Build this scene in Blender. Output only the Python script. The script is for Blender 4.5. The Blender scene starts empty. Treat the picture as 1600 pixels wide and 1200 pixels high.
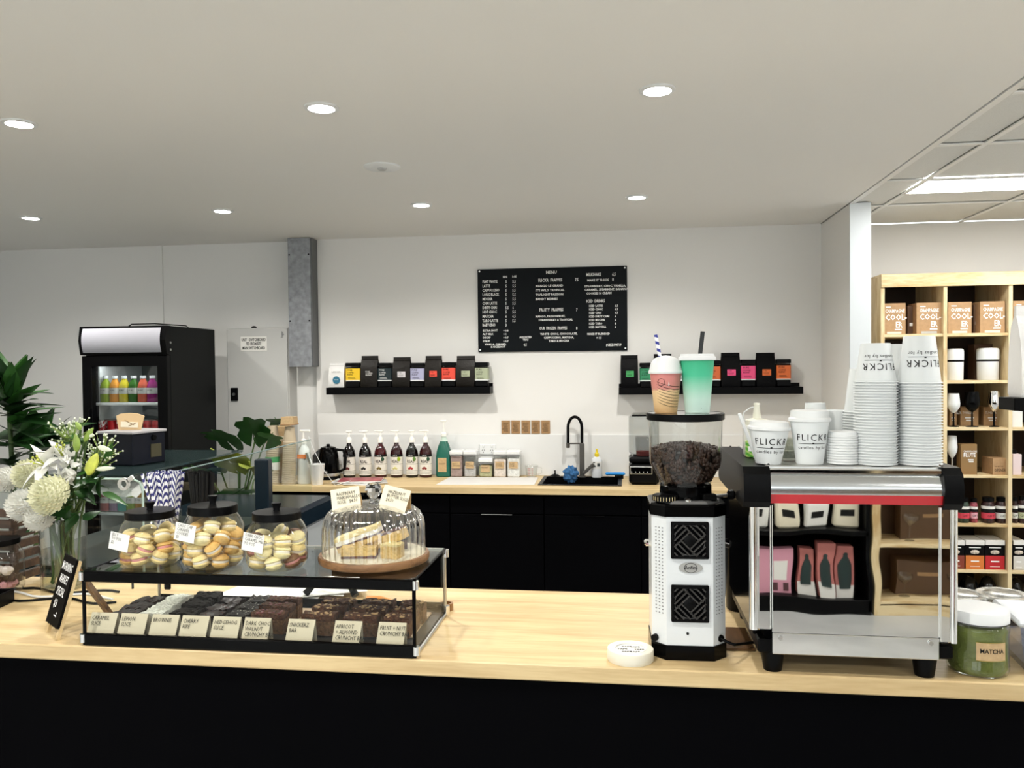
import bpy, bmesh, math, random
from mathutils import Vector, Matrix, Euler
PI = math.pi
R_ = math.radians
C = bpy.context.scene.collection
SC = bpy.context.scene
# ------------------------------------------------------------------ camera
F = 1276.27; CAM = Vector((0, 0, 1.6))
RIGHT = Vector((0.99067118, 0.13595076, -0.00938118))
UP = Vector((0.00639783, 0.02236472, 0.99972941))
FWD = Vector((-0.13612378, 0.99046313, -0.0212863))
cam_data = bpy.data.cameras.new('camera'); cam = bpy.data.objects.new('camera', cam_data); C.objects.link(cam)
cam_data.sensor_width = 36.0; cam_data.lens = F / 1600 * 36.0; cam_data.clip_start = 0.05
cam.matrix_world = Matrix(((RIGHT.x, UP.x, -FWD.x, CAM.x), (RIGHT.y, UP.y, -FWD.y, CAM.y), (RIGHT.z, UP.z, -FWD.z, CAM.z), (0, 0, 0, 1)))
SC.camera = cam
# ------------------------------------------------------------------ world, exposure
W = bpy.data.worlds.new('world'); SC.world = W; W.use_nodes = True
W.node_tree.nodes['Background'].inputs[0].default_value = (0.93, 0.97, 1.0, 1)
W.node_tree.nodes['Background'].inputs[1].default_value = 2.9
vs = SC.view_settings
vs.view_transform = 'Standard'; vs.look = 'None'; vs.gamma = 1.0; vs.exposure = 0.0; vs.use_curve_mapping = False
SC.cycles.transparent_max_bounces = 32
DOWNLIGHT_W = 63.0        # each recessed downlight
PANEL_E = 22.0             # emission of the ceiling panels
LAMP_COL = (1.0, 0.965, 0.90)
# ------------------------------------------------------------------ measured planes (metres)
D = 5.739; ZC = 2.54; Y1 = 1.8125; Y2 = 2.4158; ZT = 0.93; ZK = 0.828; YK = 5.115; X1 = 1.317; X2 = 1.546; ZS = 1.120

def ray(x, y): return FWD + RIGHT * ((x - 800) / F) - UP * ((y - 600) / F)
def P(x, y, Y):                      # where the line of sight meets the vertical plane Y
    d = ray(x, y); return CAM + d * (Y / d.y)
def G(x, y, Z):                      # where it meets the horizontal plane Z
    d = ray(x, y); return CAM + d * ((Z - CAM.z) / d.z)
def mpp(Y): return Y / F * 1.0       # metres per pixel, about

# ------------------------------------------------------------------ materials
MATS = {}
def nt(m): return m.node_tree.nodes, m.node_tree.links
def mat(name, col, rough=0.5, metal=0.0, spec=0.5, emit=0, bump=0, bscale=40, trans=0, ior=1.45, var=0, vscale=6, alpha=1, coat=0, aniso=None, sss=0):
    if name in MATS: return MATS[name]
    m = bpy.data.materials.new(name); m.use_nodes = True; n, l = nt(m); b = n['Principled BSDF']
    c = tuple(col) + (1,)
    b.inputs['Base Color'].default_value = c; b.inputs['Roughness'].default_value = rough; b.inputs['Metallic'].default_value = metal
    b.inputs['Specular IOR Level'].default_value = spec; b.inputs['IOR'].default_value = ior
    b.inputs['Transmission Weight'].default_value = trans; b.inputs['Coat Weight'].default_value = coat
    b.inputs['Alpha'].default_value = alpha
    if sss: b.inputs['Subsurface Weight'].default_value = sss; b.inputs['Subsurface Radius'].default_value = (.01, .008, .005)
    if emit: b.inputs['Emission Color'].default_value = c; b.inputs['Emission Strength'].default_value = emit
    if bump or var:
        tc = n.new('ShaderNodeTexCoord')
        if var:
            nz = n.new('ShaderNodeTexNoise'); nz.inputs['Scale'].default_value = vscale; nz.inputs['Detail'].default_value = 4; l.new(tc.outputs['Object'], nz.inputs['Vector'])
            mr = n.new('ShaderNodeMapRange'); mr.inputs[1].default_value = .3; mr.inputs[2].default_value = .7; mr.inputs[3].default_value = 1 - var; mr.inputs[4].default_value = 1 + var
            l.new(nz.outputs[0], mr.inputs[0])
            mx = n.new('ShaderNodeMix'); mx.data_type = 'RGBA'; mx.blend_type = 'MULTIPLY'; mx.inputs[0].default_value = 1
            mx.inputs[6].default_value = c; l.new(mr.outputs[0], mx.inputs[7]); l.new(mx.outputs[2], b.inputs['Base Color'])
        if bump:
            nb = n.new('ShaderNodeTexNoise'); nb.inputs['Scale'].default_value = bscale; nb.inputs['Detail'].default_value = 3; l.new(tc.outputs['Object'], nb.inputs['Vector'])
            bp = n.new('ShaderNodeBump'); bp.inputs['Strength'].default_value = bump; bp.inputs['Distance'].default_value = .01
            l.new(nb.outputs[0], bp.inputs['Height']); l.new(bp.outputs[0], b.inputs['Normal'])
    MATS[name] = m; return m
def wood(name, light, dark, scale=(1.2, 14, 14), rough=.45, ring=2.2, contrast=(.35, .7), bump=.05):
    if name in MATS: return MATS[name]
    m = bpy.data.materials.new(name); m.use_nodes = True; n, l = nt(m); b = n['Principled BSDF']; b.inputs['Roughness'].default_value = rough
    tc = n.new('ShaderNodeTexCoord'); mp = n.new('ShaderNodeMapping'); mp.inputs['Scale'].default_value = scale; l.new(tc.outputs['Object'], mp.inputs[0])
    n1 = n.new('ShaderNodeTexNoise'); n1.inputs['Scale'].default_value = ring; n1.inputs['Detail'].default_value = 5; n1.inputs['Distortion'].default_value = .6; l.new(mp.outputs[0], n1.inputs['Vector'])
    n2 = n.new('ShaderNodeTexNoise'); n2.inputs['Scale'].default_value = ring * 7; n2.inputs['Detail'].default_value = 3; l.new(mp.outputs[0], n2.inputs['Vector'])
    ad = n.new('ShaderNodeMath'); ad.operation = 'MULTIPLY_ADD'; ad.inputs[1].default_value = .35; l.new(n2.outputs[0], ad.inputs[0]); l.new(n1.outputs[0], ad.inputs[2])
    cr = n.new('ShaderNodeValToRGB'); cr.color_ramp.elements[0].position = contrast[0] + .17; cr.color_ramp.elements[1].position = contrast[1] + .17
    cr.color_ramp.elements[0].color = tuple(dark) + (1,); cr.color_ramp.elements[1].color = tuple(light) + (1,)
    l.new(ad.outputs[0], cr.inputs[0]); l.new(cr.outputs[0], b.inputs['Base Color'])
    bp = n.new('ShaderNodeBump'); bp.inputs['Strength'].default_value = bump; bp.inputs['Distance'].default_value = .004; l.new(n2.outputs[0], bp.inputs['Height']); l.new(bp.outputs[0], b.inputs['Normal'])
    MATS[name] = m; return m
def thin_glass(name, tint=(1, 1, 1), ior=1.5, rough=0.0, boost=1.0):
    if name in MATS: return MATS[name]
    m = bpy.data.materials.new(name); m.use_nodes = True; n, l = nt(m); n.remove(n['Principled BSDF']); o = n['Material Output']
    t = n.new('ShaderNodeBsdfTransparent'); t.inputs[0].default_value = tuple(tint) + (1,)
    g = n.new('ShaderNodeBsdfGlossy'); g.inputs['Roughness'].default_value = rough
    f = n.new('ShaderNodeFresnel'); ge = n.new('ShaderNodeNewGeometry'); im = n.new('ShaderNodeMix'); im.inputs[2].default_value = ior; im.inputs[3].default_value = 1 / ior
    l.new(ge.outputs['Backfacing'], im.inputs[0]); l.new(im.outputs[0], f.inputs[0])      # same reflectance from both sides of a thin pane
    k = n.new('ShaderNodeMath'); k.operation = 'MULTIPLY'; k.inputs[1].default_value = boost; k.use_clamp = True; l.new(f.outputs[0], k.inputs[0])
    x = n.new('ShaderNodeMixShader'); l.new(k.outputs[0], x.inputs[0]); l.new(t.outputs[0], x.inputs[1]); l.new(g.outputs[0], x.inputs[2]); l.new(x.outputs[0], o.inputs[0])
    MATS[name] = m; return m
def stripes(name, c1, c2, sx, sy, sz, width=.5, rough=.5):      # two-tone printed stripes along a direction of object space
    if name in MATS: return MATS[name]
    m = bpy.data.materials.new(name); m.use_nodes = True; n, l = nt(m); b = n['Principled BSDF']; b.inputs['Roughness'].default_value = rough
    tc = n.new('ShaderNodeTexCoord'); dp = n.new('ShaderNodeVectorMath'); dp.operation = 'DOT_PRODUCT'; dp.inputs[1].default_value = (sx, sy, sz)
    l.new(tc.outputs['Object'], dp.inputs[0]); fr = n.new('ShaderNodeMath'); fr.operation = 'FRACT'; l.new(dp.outputs['Value'], fr.inputs[0])
    gt = n.new('ShaderNodeMath'); gt.operation = 'GREATER_THAN'; gt.inputs[1].default_value = width; l.new(fr.outputs[0], gt.inputs[0])
    mx = n.new('ShaderNodeMix'); mx.data_type = 'RGBA'; mx.inputs[6].default_value = tuple(c1) + (1,); mx.inputs[7].default_value = tuple(c2) + (1,)
    l.new(gt.outputs[0], mx.inputs[0]); l.new(mx.outputs[2], b.inputs['Base Color']); MATS[name] = m; return m
def zramp(name, stops, z0, z1, rough=.4, noise=0, nscale=20):           # printed colour that changes with height
    if name in MATS: return MATS[name]
    m = bpy.data.materials.new(name); m.use_nodes = True; n, l = nt(m); b = n['Principled BSDF']; b.inputs['Roughness'].default_value = rough
    tc = n.new('ShaderNodeTexCoord'); sp = n.new('ShaderNodeSeparateXYZ'); l.new(tc.outputs['Object'], sp.inputs[0])
    mr = n.new('ShaderNodeMapRange'); mr.inputs[1].default_value = z0; mr.inputs[2].default_value = z1
    src = sp.outputs[2]
    if noise:
        nz = n.new('ShaderNodeTexNoise'); nz.inputs['Scale'].default_value = nscale; l.new(tc.outputs['Object'], nz.inputs['Vector'])
        ma = n.new('ShaderNodeMath'); ma.operation = 'MULTIPLY_ADD'; ma.inputs[1].default_value = noise; l.new(nz.outputs[0], ma.inputs[0]); l.new(sp.outputs[2], ma.inputs[2]); src = ma.outputs[0]
    l.new(src, mr.inputs[0]); cr = n.new('ShaderNodeValToRGB'); e = cr.color_ramp.elements
    e[0].position = stops[0][0]; e[0].color = tuple(stops[0][1]) + (1,); e[1].position = stops[-1][0]; e[1].color = tuple(stops[-1][1]) + (1,)
    for p_, c_ in stops[1:-1]:
        q = e.new(p_); q.color = tuple(c_) + (1,)
    l.new(mr.outputs[0], cr.inputs[0]); l.new(cr.outputs[0], b.inputs['Base Color']); MATS[name] = m; return m

m_wall = mat('wall_paint', (.80, .79, .765), .6, bump=.03, bscale=180)
m_wall2 = mat('wall_paint_grey', (.79, .785, .765), .6, bump=.03, bscale=180)
m_splash = mat('splash_board', (.78, .785, .775), .35)
m_ceil = mat('ceiling_paint', (.80, .79, .76), .7, bump=.03, bscale=200)
m_tile = mat('ceiling_tile', (.72, .72, .69), .8, bump=.35, bscale=260, var=.05, vscale=220)
m_tbar = mat('tbar_white', (.82, .82, .80), .4)
m_floor = mat('concrete', (.42, .43, .425), .35, var=.16, vscale=2.2, bump=.04, bscale=30)
m_col = mat('column_white', (.70, .74, .76), .45)
m_black = mat('black_laminate', (.0006, .0006, .0011), .7, spec=.04)
m_blackm = mat('black_metal', (.001, .001, .0014), .4, spec=.1)
m_blackp = mat('black_plastic', (.0012, .0012, .0015), .38, spec=.13)
m_blackg = mat('black_gloss', (.0008, .0008, .001), .14, spec=.12)
m_white = mat('white_plastic', (.76, .775, .775), .35)
m_whitep = mat('white_paper', (.76, .75, .71), .7)
m_cream = mat('cream_card', (.78, .72, .56), .7)
m_kraft = mat('kraft_card', (.36, .21, .095), .75, var=.12, vscale=90)
m_kraftl = mat('kraft_label', (.52, .36, .19), .75, var=.1, vscale=90)
m_ink = mat('black_ink', (.012, .012, .012), .7, spec=.1)
m_inkw = mat('white_ink', (.88, .88, .86), .6)
m_chrome = mat('chrome', (.86, .86, .85), .06, 1.0)
m_steel = mat('brushed_steel', (.62, .62, .60), .28, 1.0)
m_gal = mat('galvanised', (.30, .31, .33), .5, .75, var=.22, vscale=26)
m_oak = wood('pale_oak', (.66, .505, .270), (.50, .345, .165), (1.0, 13, 13), .42, 2.0, (.28, .62))
m_pine = wood('pine', (.74, .60, .36), (.52, .35, .15), (1.6, 8, 8), .5, 1.6, (.3, .55))
m_pinev = wood('pine_upright', (.72, .585, .35), (.50, .34, .15), (8, 8, 1.6), .5, 1.6, (.3, .55))
m_board = wood('acacia', (.25, .125, .05), (.09, .04, .016), (3, 16, 16), .45, 2.0, (.3, .6))
m_brownback = mat('brown_backing', (.030, .017, .010), .7, var=.15, vscale=8)
m_glass = thin_glass('clear_glass', (.98, .99, .985), 1.5, 0, .28)
m_glassg = thin_glass('green_tint_glass', (.93, .96, .945), 1.5, 0, .35)
m_jar = thin_glass('jar_glass', (.965, .97, .965), 1.5, 0.0, 1.4)

# ------------------------------------------------------------------ mesh helpers
class MB:
    def __init__(s): s.v = []; s.f = []
    def add(s, vs, fs):
        o = len(s.v); s.v += [tuple(q) for q in vs]; s.f += [tuple(i + o for i in f) for f in fs]; return s
    def box(s, c, d, b=0.0, rz=0, rot=None):
        hx, hy, hz = d[0] / 2, d[1] / 2, d[2] / 2; vs = []; fs = []
        if b <= 0:
            vs = [Vector((sx * hx, sy * hy, sz * hz)) for sx in (-1, 1) for sy in (-1, 1) for sz in (-1, 1)]
            fs = [(0, 1, 3, 2), (4, 6, 7, 5), (0, 4, 5, 1), (2, 3, 7, 6), (0, 2, 6, 4), (1, 5, 7, 3)]
        else:
            b = min(b, hx * .98, hy * .98, hz * .98); idx = {}
            for sx in (-1, 1):
                for sy in (-1, 1):
                    for sz in (-1, 1):
                        for a in range(3):
                            q = [sx * (hx - b), sy * (hy - b), sz * (hz - b)]; q[a] = (sx * hx, sy * hy, sz * hz)[a]
                            idx[(sx, sy, sz, a)] = len(vs); vs.append(Vector(q))
            for a in range(3):
                u, w = [(1, 2), (2, 0), (0, 1)][a]
                for sg in (-1, 1):
                    k = []
                    for (p, q) in ((-1, -1), (1, -1), (1, 1), (-1, 1)):
                        t = [0, 0, 0]; t[a] = sg; t[u] = p; t[w] = q; k.append(idx[(t[0], t[1], t[2], a)])
                    fs.append(tuple(k if sg > 0 else k[::-1]))
            for a in range(3):
                u, w = [(1, 2), (2, 0), (0, 1)][a]
                for p in (-1, 1):
                    for q in (-1, 1):
                        def key(sg, ax):
                            t = [0, 0, 0]; t[a] = sg; t[u] = p; t[w] = q; return idx[(t[0], t[1], t[2], ax)]
                        k = [key(-1, u), key(1, u), key(1, w), key(-1, w)]
                        fs.append(tuple(k if p * q > 0 else k[::-1]))
            for sx in (-1, 1):
                for sy in (-1, 1):
                    for sz in (-1, 1):
                        k = [idx[(sx, sy, sz, a)] for a in range(3)]; fs.append(tuple(k if sx * sy * sz > 0 else k[::-1]))
        if rot is not None: Mx = Euler(rot).to_matrix(); vs = [Mx @ q for q in vs]
        elif rz: Mx = Matrix.Rotation(rz, 3, 'Z'); vs = [Mx @ q for q in vs]
        c = Vector(c); return s.add([q + c for q in vs], fs)
    def lathe(s, prof, n=24, c=(0, 0, 0), capb=True, capt=True, rib=None, M=None):
        vs = []; fs = []
        for i, (r, z) in enumerate(prof):
            for k in range(n):
                a = 2 * PI * k / n; rr = r
                if rib: rr = r * (1 + rib(i, a))
                vs.append(Vector((rr * math.cos(a), rr * math.sin(a), z)))
        for i in range(len(prof) - 1):
            for k in range(n):
                k2 = (k + 1) % n; fs.append((i * n + k, i * n + k2, (i + 1) * n + k2, (i + 1) * n + k))
        if capb: fs.append(tuple(range(n))[::-1])
        if capt: fs.append(tuple((len(prof) - 1) * n + k for k in range(n)))
        if M is not None: vs = [M @ q for q in vs]
        c = Vector(c); return s.add([q + c for q in vs], fs)
    def cyl(s, a, b, r0, r1=None, n=16, cap=True):
        a = Vector(a); b = Vector(b); r1 = r0 if r1 is None else r1; d = b - a
        q = d.to_track_quat('Z', 'Y').to_matrix()
        return s.lathe([(r0, 0), (r1, d.length)], n, a, cap, cap, M=q)
    def tube(s, pts, r, n=8, cap=True):
        pts = [Vector(q) for q in pts]; vs = []; fs = []; up = None; rr = r if isinstance(r, (list, tuple)) else [r] * len(pts)
        for i, q in enumerate(pts):
            t = (pts[min(i + 1, len(pts) - 1)] - pts[max(i - 1, 0)]).normalized()
            if up is None: up = Vector((0, 0, 1)) if abs(t.z) < .9 else Vector((1, 0, 0))
            x = t.cross(up)
            if x.length < 1e-5: x = t.orthogonal()
            x.normalize(); y = x.cross(t).normalized(); up = y
            for k in range(n): a = 2 * PI * k / n; vs.append(q + x * math.cos(a) * rr[i] + y * math.sin(a) * rr[i])
        for i in range(len(pts) - 1):
            for k in range(n): k2 = (k + 1) % n; fs.append((i * n + k, (i + 1) * n + k, (i + 1) * n + k2, i * n + k2))
        if cap: fs.append(tuple(range(n))); fs.append(tuple((len(pts) - 1) * n + k for k in range(n))[::-1])
        return s.add(vs, fs)
    def prism(s, poly, a, b, axis='Z'):
        n = len(poly); f = {'Z': lambda p, h: (p[0], p[1], h), 'Y': lambda p, h: (p[0], h, p[1]), 'X': lambda p, h: (h, p[0], p[1])}[axis]
        vs = [f(p, a) for p in poly] + [f(p, b) for p in poly]
        fs = [tuple(range(n))[::-1], tuple(range(n, 2 * n))] + [(i, (i + 1) % n, n + (i + 1) % n, n + i) for i in range(n)]
        return s.add(vs, fs)
    def loft(s, rings, cap=True):
        n = len(rings[0]); vs = [q for r in rings for q in r]; fs = []
        for i in range(len(rings) - 1):
            for k in range(n): k2 = (k + 1) % n; fs.append((i * n + k, i * n + k2, (i + 1) * n + k2, (i + 1) * n + k))
        if cap: fs.append(tuple(range(n))[::-1]); fs.append(tuple((len(rings) - 1) * n + k for k in range(n)))
        return s.add(vs, fs)
    def sheet(s, g):                       # rows of points
        h = len(g); w = len(g[0]); return s.add([q for r in g for q in r], [(i * w + j, i * w + j + 1, (i + 1) * w + j + 1, (i + 1) * w + j) for i in range(h - 1) for j in range(w - 1)])
    def ball(s, c, r, n=12, m=8, sc=(1, 1, 1), M=None, noise=0, rnd=None):
        vs = []; fs = []
        for i in range(1, m):
            t = PI * i / m
            for k in range(n):
                a = 2 * PI * k / n; q = 1 + (rnd.uniform(-noise, noise) if noise else 0)
                vs.append(Vector((r * sc[0] * math.sin(t) * math.cos(a) * q, r * sc[1] * math.sin(t) * math.sin(a) * q, -r * sc[2] * math.cos(t) * q)))
        vs += [Vector((0, 0, -r * sc[2])), Vector((0, 0, r * sc[2]))]; b = len(vs) - 2
        for i in range(m - 2):
            for k in range(n): k2 = (k + 1) % n; fs.append((i * n + k, i * n + k2, (i + 1) * n + k2, (i + 1) * n + k))
        for k in range(n): k2 = (k + 1) % n; fs.append((b, k2, k)); fs.append((b + 1, (m - 2) * n + k, (m - 2) * n + k2))
        if M is not None: vs = [M @ q for q in vs]
        c = Vector(c); return s.add([q + c for q in vs], fs)
    def xf(s, M):
        s.v = [tuple(M @ Vector(q)) for q in s.v]; return s
    def mesh(s, name, m, smooth=.6):
        me = bpy.data.meshes.new(name); me.from_pydata(s.v, [], s.f); me.materials.append(m)
        if smooth:
            me.polygons.foreach_set('use_smooth', [True] * len(me.polygons)); me.set_sharp_from_angle(angle=smooth)
        me.validate(); return me
    def build(s, name, m, parent=None, loc=(0, 0, 0), rz=0, smooth=.6, rot=None):
        return link(name, s.mesh(name, m, smooth), parent, loc, rz, rot)
def link(name, me, parent=None, loc=(0, 0, 0), rz=0, rot=None):
    o = bpy.data.objects.new(name, me); C.objects.link(o); o.location = loc; o.rotation_euler = rot if rot is not None else (0, 0, rz)
    if parent: o.parent = parent
    return o
def tag(o, label, cat, group=None):
    o['label'] = label; o['category'] = cat
    if group: o['group'] = group
    return o
def thing(name, label, cat, loc=(0, 0, 0), rz=0, group=None, rot=None):
    return tag(link(name, None, None, loc, rz, rot), label, cat, group)
def struct(o): o['kind'] = 'structure'; return o
def stuff(o): o['kind'] = 'stuff'; return o
def kids(o): return CH.get(o.name, [])
CH = {}
def dup(root, loc, rz=None, label=None, rot=None, swap=None):
    def cp(o, par):
        c = o.copy(); C.objects.link(c); c.parent = par
        if swap and o.name.split('.')[0] in swap: c.data = swap[o.name.split('.')[0]]
        for ch in list(o.children): cp(ch, c)
        return c
    r = cp(root, None); r.location = loc
    if rz is not None: r.rotation_euler = (0, 0, rz)
    if rot is not None: r.rotation_euler = rot
    if label: r['label'] = label
    return r
TEXTS = []
def txt(s, size, m, parent, loc, rot=(PI / 2, 0, 0), align='LEFT', name='lettering', sx=1.0, bend=None, sp=1.0, bold=0, res=2, lsp=1.0, shear=0):
    cu = bpy.data.curves.new(name, 'FONT'); cu.body = s; cu.size = size; cu.align_x = align; cu.resolution_u = res; cu.space_character = sp; cu.space_line = lsp
    cu.offset = bold; cu.shear = shear; cu.materials.append(m)
    o = bpy.data.objects.new(name, cu); C.objects.link(o); o.location = loc; o.rotation_euler = rot; o.scale = (sx, 1, 1)
    if parent: o.parent = parent
    TEXTS.append((o, bend)); return o
def finish_texts():
    bpy.context.view_layer.update(); dg = bpy.context.evaluated_depsgraph_get()
    jobs = []
    for o, bend in TEXTS:
        me = bpy.data.meshes.new_from_object(o.evaluated_get(dg)); jobs.append((o, bend, me))
    for o, bend, me in jobs:
        nm = o.name.split('.')[0]; par = o.parent; loc = o.location.copy(); rot = o.rotation_euler.copy(); sc = o.scale.copy()
        cu = o.data; bpy.data.objects.remove(o); bpy.data.curves.remove(cu)
        if bend:
            b = bmesh.new(); b.from_mesh(me)
            for q in b.verts: q.co = bend(q.co.x * sc.x, q.co.y)
            b.to_mesh(me); b.free(); loc = (0, 0, 0); rot = (0, 0, 0); sc = (1, 1, 1)
        n = link(nm, me, par, loc, 0, rot); n.scale = sc
rnd = random.Random(7)
LR = ['leftmost', 'second from the left', 'third from the left', 'fourth from the left', 'fifth from the left', 'sixth from the left', 'seventh from the left']
ORD = ['lowest', 'second from the bottom', 'third from the bottom', 'fourth from the bottom', 'fifth from the bottom', 'sixth from the bottom', 'seventh from the bottom', 'eighth from the bottom', 'ninth from the bottom', 'tenth from the bottom', 'eleventh from the bottom', 'twelfth from the bottom', 'thirteenth from the bottom', 'fourteenth from the bottom', 'fifteenth from the bottom', 'sixteenth from the bottom', 'seventeenth from the bottom', 'eighteenth from the bottom', 'nineteenth from the bottom', 'twentieth from the bottom']
TEN = ['', 'second from the top', 'third from the top', 'fourth from the top', 'fifth from the top', 'sixth from the top', 'seventh from the top', 'eighth from the top', 'ninth from the top', 'tenth from the top', 'eleventh from the top', 'twelfth from the top', 'thirteenth from the top', 'fourteenth from the top', 'fifteenth from the top', 'sixteenth from the top']
def nth(k, n): return 'topmost' if k == n - 1 else TEN[n - 1 - k] if k >= n / 2 and n - 1 - k < len(TEN) else ORD[k]
# ------------------------------------------------------------------ the room
XL, XR, YF = -4.9, 5.2, -4.2
def sbox(name, m, x0, x1, y0, y1, z0, z1, parent=None, b=0):
    o = MB().box(((x0 + x1) / 2, (y0 + y1) / 2, (z0 + z1) / 2), (x1 - x0, y1 - y0, z1 - z0), b).build(name, m, parent, smooth=0)
    return o if parent else struct(o)
XSPLIT = P(494, 520, D).x
sbox('floor', m_floor, XL, XR, YF, 6.0, -.05, 0)
sbox('ceiling', m_ceil, XL, X1 - .006, YF, 6.0, ZC, ZC + .05)
wb = sbox('wall_back', m_wall, XSPLIT, X1, D, 6.0, 0, ZC)
sbox('wall_back_recess', m_wall2, XL, XSPLIT, D + .05, 6.0, 0, ZC)
sbox('wall_back_shop', m_wall2, X1 + .118, XR, 5.85, 6.0, 0, ZC)
sbox('wall_left', m_wall, XL - .1, XL, YF, 6.0, 0, ZC)
sbox('wall_right', m_wall, XR, XR + .1, YF, 6.0, 0, ZC)
pw = sbox('wall_partition', m_wall, X1, X1 + .118, 5.045, 6.0, 0, ZC)
sbox('end_cap', m_col, X1, X1 + .118, 5.033, 5.045, 0, ZC, pw)
bp = sbox('trim_1', m_splash, XSPLIT + .01, X1, D - .012, D, ZK, ZS, None, .002)
bt = P(251, 450, D + .04); sbox('trim_2', m_wall2, bt.x - .018, bt.x + .018, D + .035, D + .05, 0, ZC)
# added shopfront behind the camera: low wall, head, piers and glazing admit fill light
wf = sbox('wall_front', m_wall, XL, XR, YF - .1, YF, 0, .35)
sbox('head', m_wall, XL, XR, YF - .1, YF, 2.3, ZC, wf)
for x in (XL + .15, -1.6, 1.6, XR - .15): sbox('pier', m_wall, x - .12, x + .12, YF - .1, YF, .35, 2.3, wf)
for x0, x1 in ((XL + .27, -1.72), (-1.48, 1.48), (1.72, XR - .27)):
    w1 = sbox('window_%d' % (1 if x0 < -2 else 2 if x0 < 0 else 3), m_glass, x0, x1, YF - .06, YF - .05, .35, 2.3)
    for xx in (x0, x1): sbox('window_frame', m_blackm, xx - .025, xx + .025, YF - .09, YF - .01, .35, 2.3, w1)
    for zz in (.37, 2.28): sbox('window_frame', m_blackm, x0, x1, YF - .09, YF - .01, zz - .02, zz + .02, w1)
# suspended grid ceiling right of the partition line
gc = sbox('ceiling_grid_backing', m_ceil, X1, XR, YF, 6.0, ZC + .03, ZC + .06)
ys = [5.85, 5.154, 4.462, 3.77, 3.08, 2.39, 1.70, 1.01, .32, -.37, -1.06, -1.75, -2.44, -3.13, -3.82, YF]
xs = [X1, X2, X2 + .69, X2 + 1.38, X2 + 2.07, X2 + 2.76, X2 + 3.45, XR]
PANELS = {(1, 1), (2, 1), (1, 5), (2, 5), (4, 1), (5, 1), (4, 5), (5, 5), (1, 9), (2, 9), (4, 9), (5, 9)}
m_panel = mat('panel_light', (1, .99, .97), .5, emit=PANEL_E)
tile_meshes = {}
for i in range(len(xs) - 1):
    for j in range(len(ys) - 1):
        x0, x1, y1, y0 = xs[i], xs[i + 1], ys[j], ys[j + 1]
        parts = [(x0, x1, y0, y1)]
        if (i, j) in PANELS:               # the lit half and a plain half tile
            parts = [(x0, x1, y0 + .33, y1)]
        for (a, b, c, d) in parts:
            w, h = round(b - a - .022, 3), round(d - c - .022, 3); k = (w, h)
            if w <= 0.02 or h <= .02: continue
            if k not in tile_meshes: tile_meshes[k] = MB().box((0, 0, 0), (w, h, .016), .003).mesh('ceiling_tile', m_tile, 0)
            link('ceiling_tile', tile_meshes[k], gc, ((a + b) / 2, (c + d) / 2, ZC + .014))
for i, x in enumerate(xs[:-1]): sbox('tee_bar', m_tbar, x + (.0 if i == 0 else -.012), x + (.03 if i == 0 else .012), YF, 5.85, ZC - .004, ZC + .002, gc)
for y in ys[1:-1]: sbox('tee_bar', m_tbar, X1 + .03, XR, y - .012, y + .012, ZC - .005, ZC + .001, gc)
done = set()
for (i, j) in sorted(PANELS):
    if i in (1, 4):
        x0, x1, y0 = xs[i], xs[i + 2], ys[j + 1]
        where = {(1, 1): 'above the pine cube shelves'}.get((i, j), 'further out over the shop floor')
        o = MB().box(((x0 + x1) / 2, y0 + .17, ZC + .002), (x1 - x0 - .03, .31, .012), 0).build('ceiling_light_panel', m_panel, None, smooth=0)
        tag(o, 'long flat white light panel set in the grid ceiling ' + where, 'light', 'light panels in the grid ceiling')
        fr = MB().box(((x0 + x1) / 2, y0 + .008, ZC), (x1 - x0, .012, .014)).box(((x0 + x1) / 2, y0 + .332, ZC), (x1 - x0, .012, .014)); fr.build('frame', m_tbar, o, smooth=0)
# recessed downlights
m_lamp = mat('lamp_face', (1, .98, .94), .5, emit=60)
def downlight(x, y, label, seen=True):
    o = thing('downlight', label, 'light', (x, y, ZC), 0, 'recessed ceiling downlights')
    MB().lathe([(.062, 0), (.062, -.006), (.048, -.008), (.044, -.001), (.062, 0)], 28, capb=False, capt=False).build('trim_ring', m_white, o)
    MB().lathe([(.044, -.002), (.0, -.0021)], 28, capb=False, capt=False).build('lens', m_lamp, o)
    ld = bpy.data.lights.new('downlight_beam', 'SPOT'); ld.energy = DOWNLIGHT_W; ld.color = LAMP_COL; ld.spot_size = R_(150); ld.spot_blend = .75; ld.shadow_soft_size = .04
    l = link('beam', ld, o, (0, 0, -.02))
    return o
names = [('far left of the near row', -2.262, 2.83), ('middle of the near row', -1.073, 2.84), ('right end of the near row', .118, 2.848),
         ('leftmost of the far row above the plant', -3.593, 4.575), ('above the drinks fridge side of the far row', -2.35, 4.58), ('far row left of the menu board', -1.153, 4.62), ('far row right of the menu board', .076, 4.63)]
for n_, x, y in names: downlight(x, y, 'bright round recessed ceiling downlight, ' + n_)
for y in (1.0, -.75, -2.6):  # near pair added out of view to part-light the counter
    for x in ((-1.67, -.47) if y > 0 else (-3.5, -2.3, -1.1, .1)): downlight(x, y, 'unseen round recessed ceiling downlight over the customers side of the shop')
det = thing('ceiling_vent_disc', 'flat white round ceiling fitting with a small centre mark, between the downlight rows', 'ceiling fitting', (-1.113, 3.715, ZC))
MB().lathe([(.085, 0), (.085, -.006), (.08, -.009), (.0, -.010)], 32, capb=False, capt=False).build('disc', m_white, det)
MB().lathe([(.022, -.009), (.018, -.018), (0, -.019)], 12, capb=False, capt=False).build('centre_button', mat('grey_plastic', (.45, .45, .44), .5), det)

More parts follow.
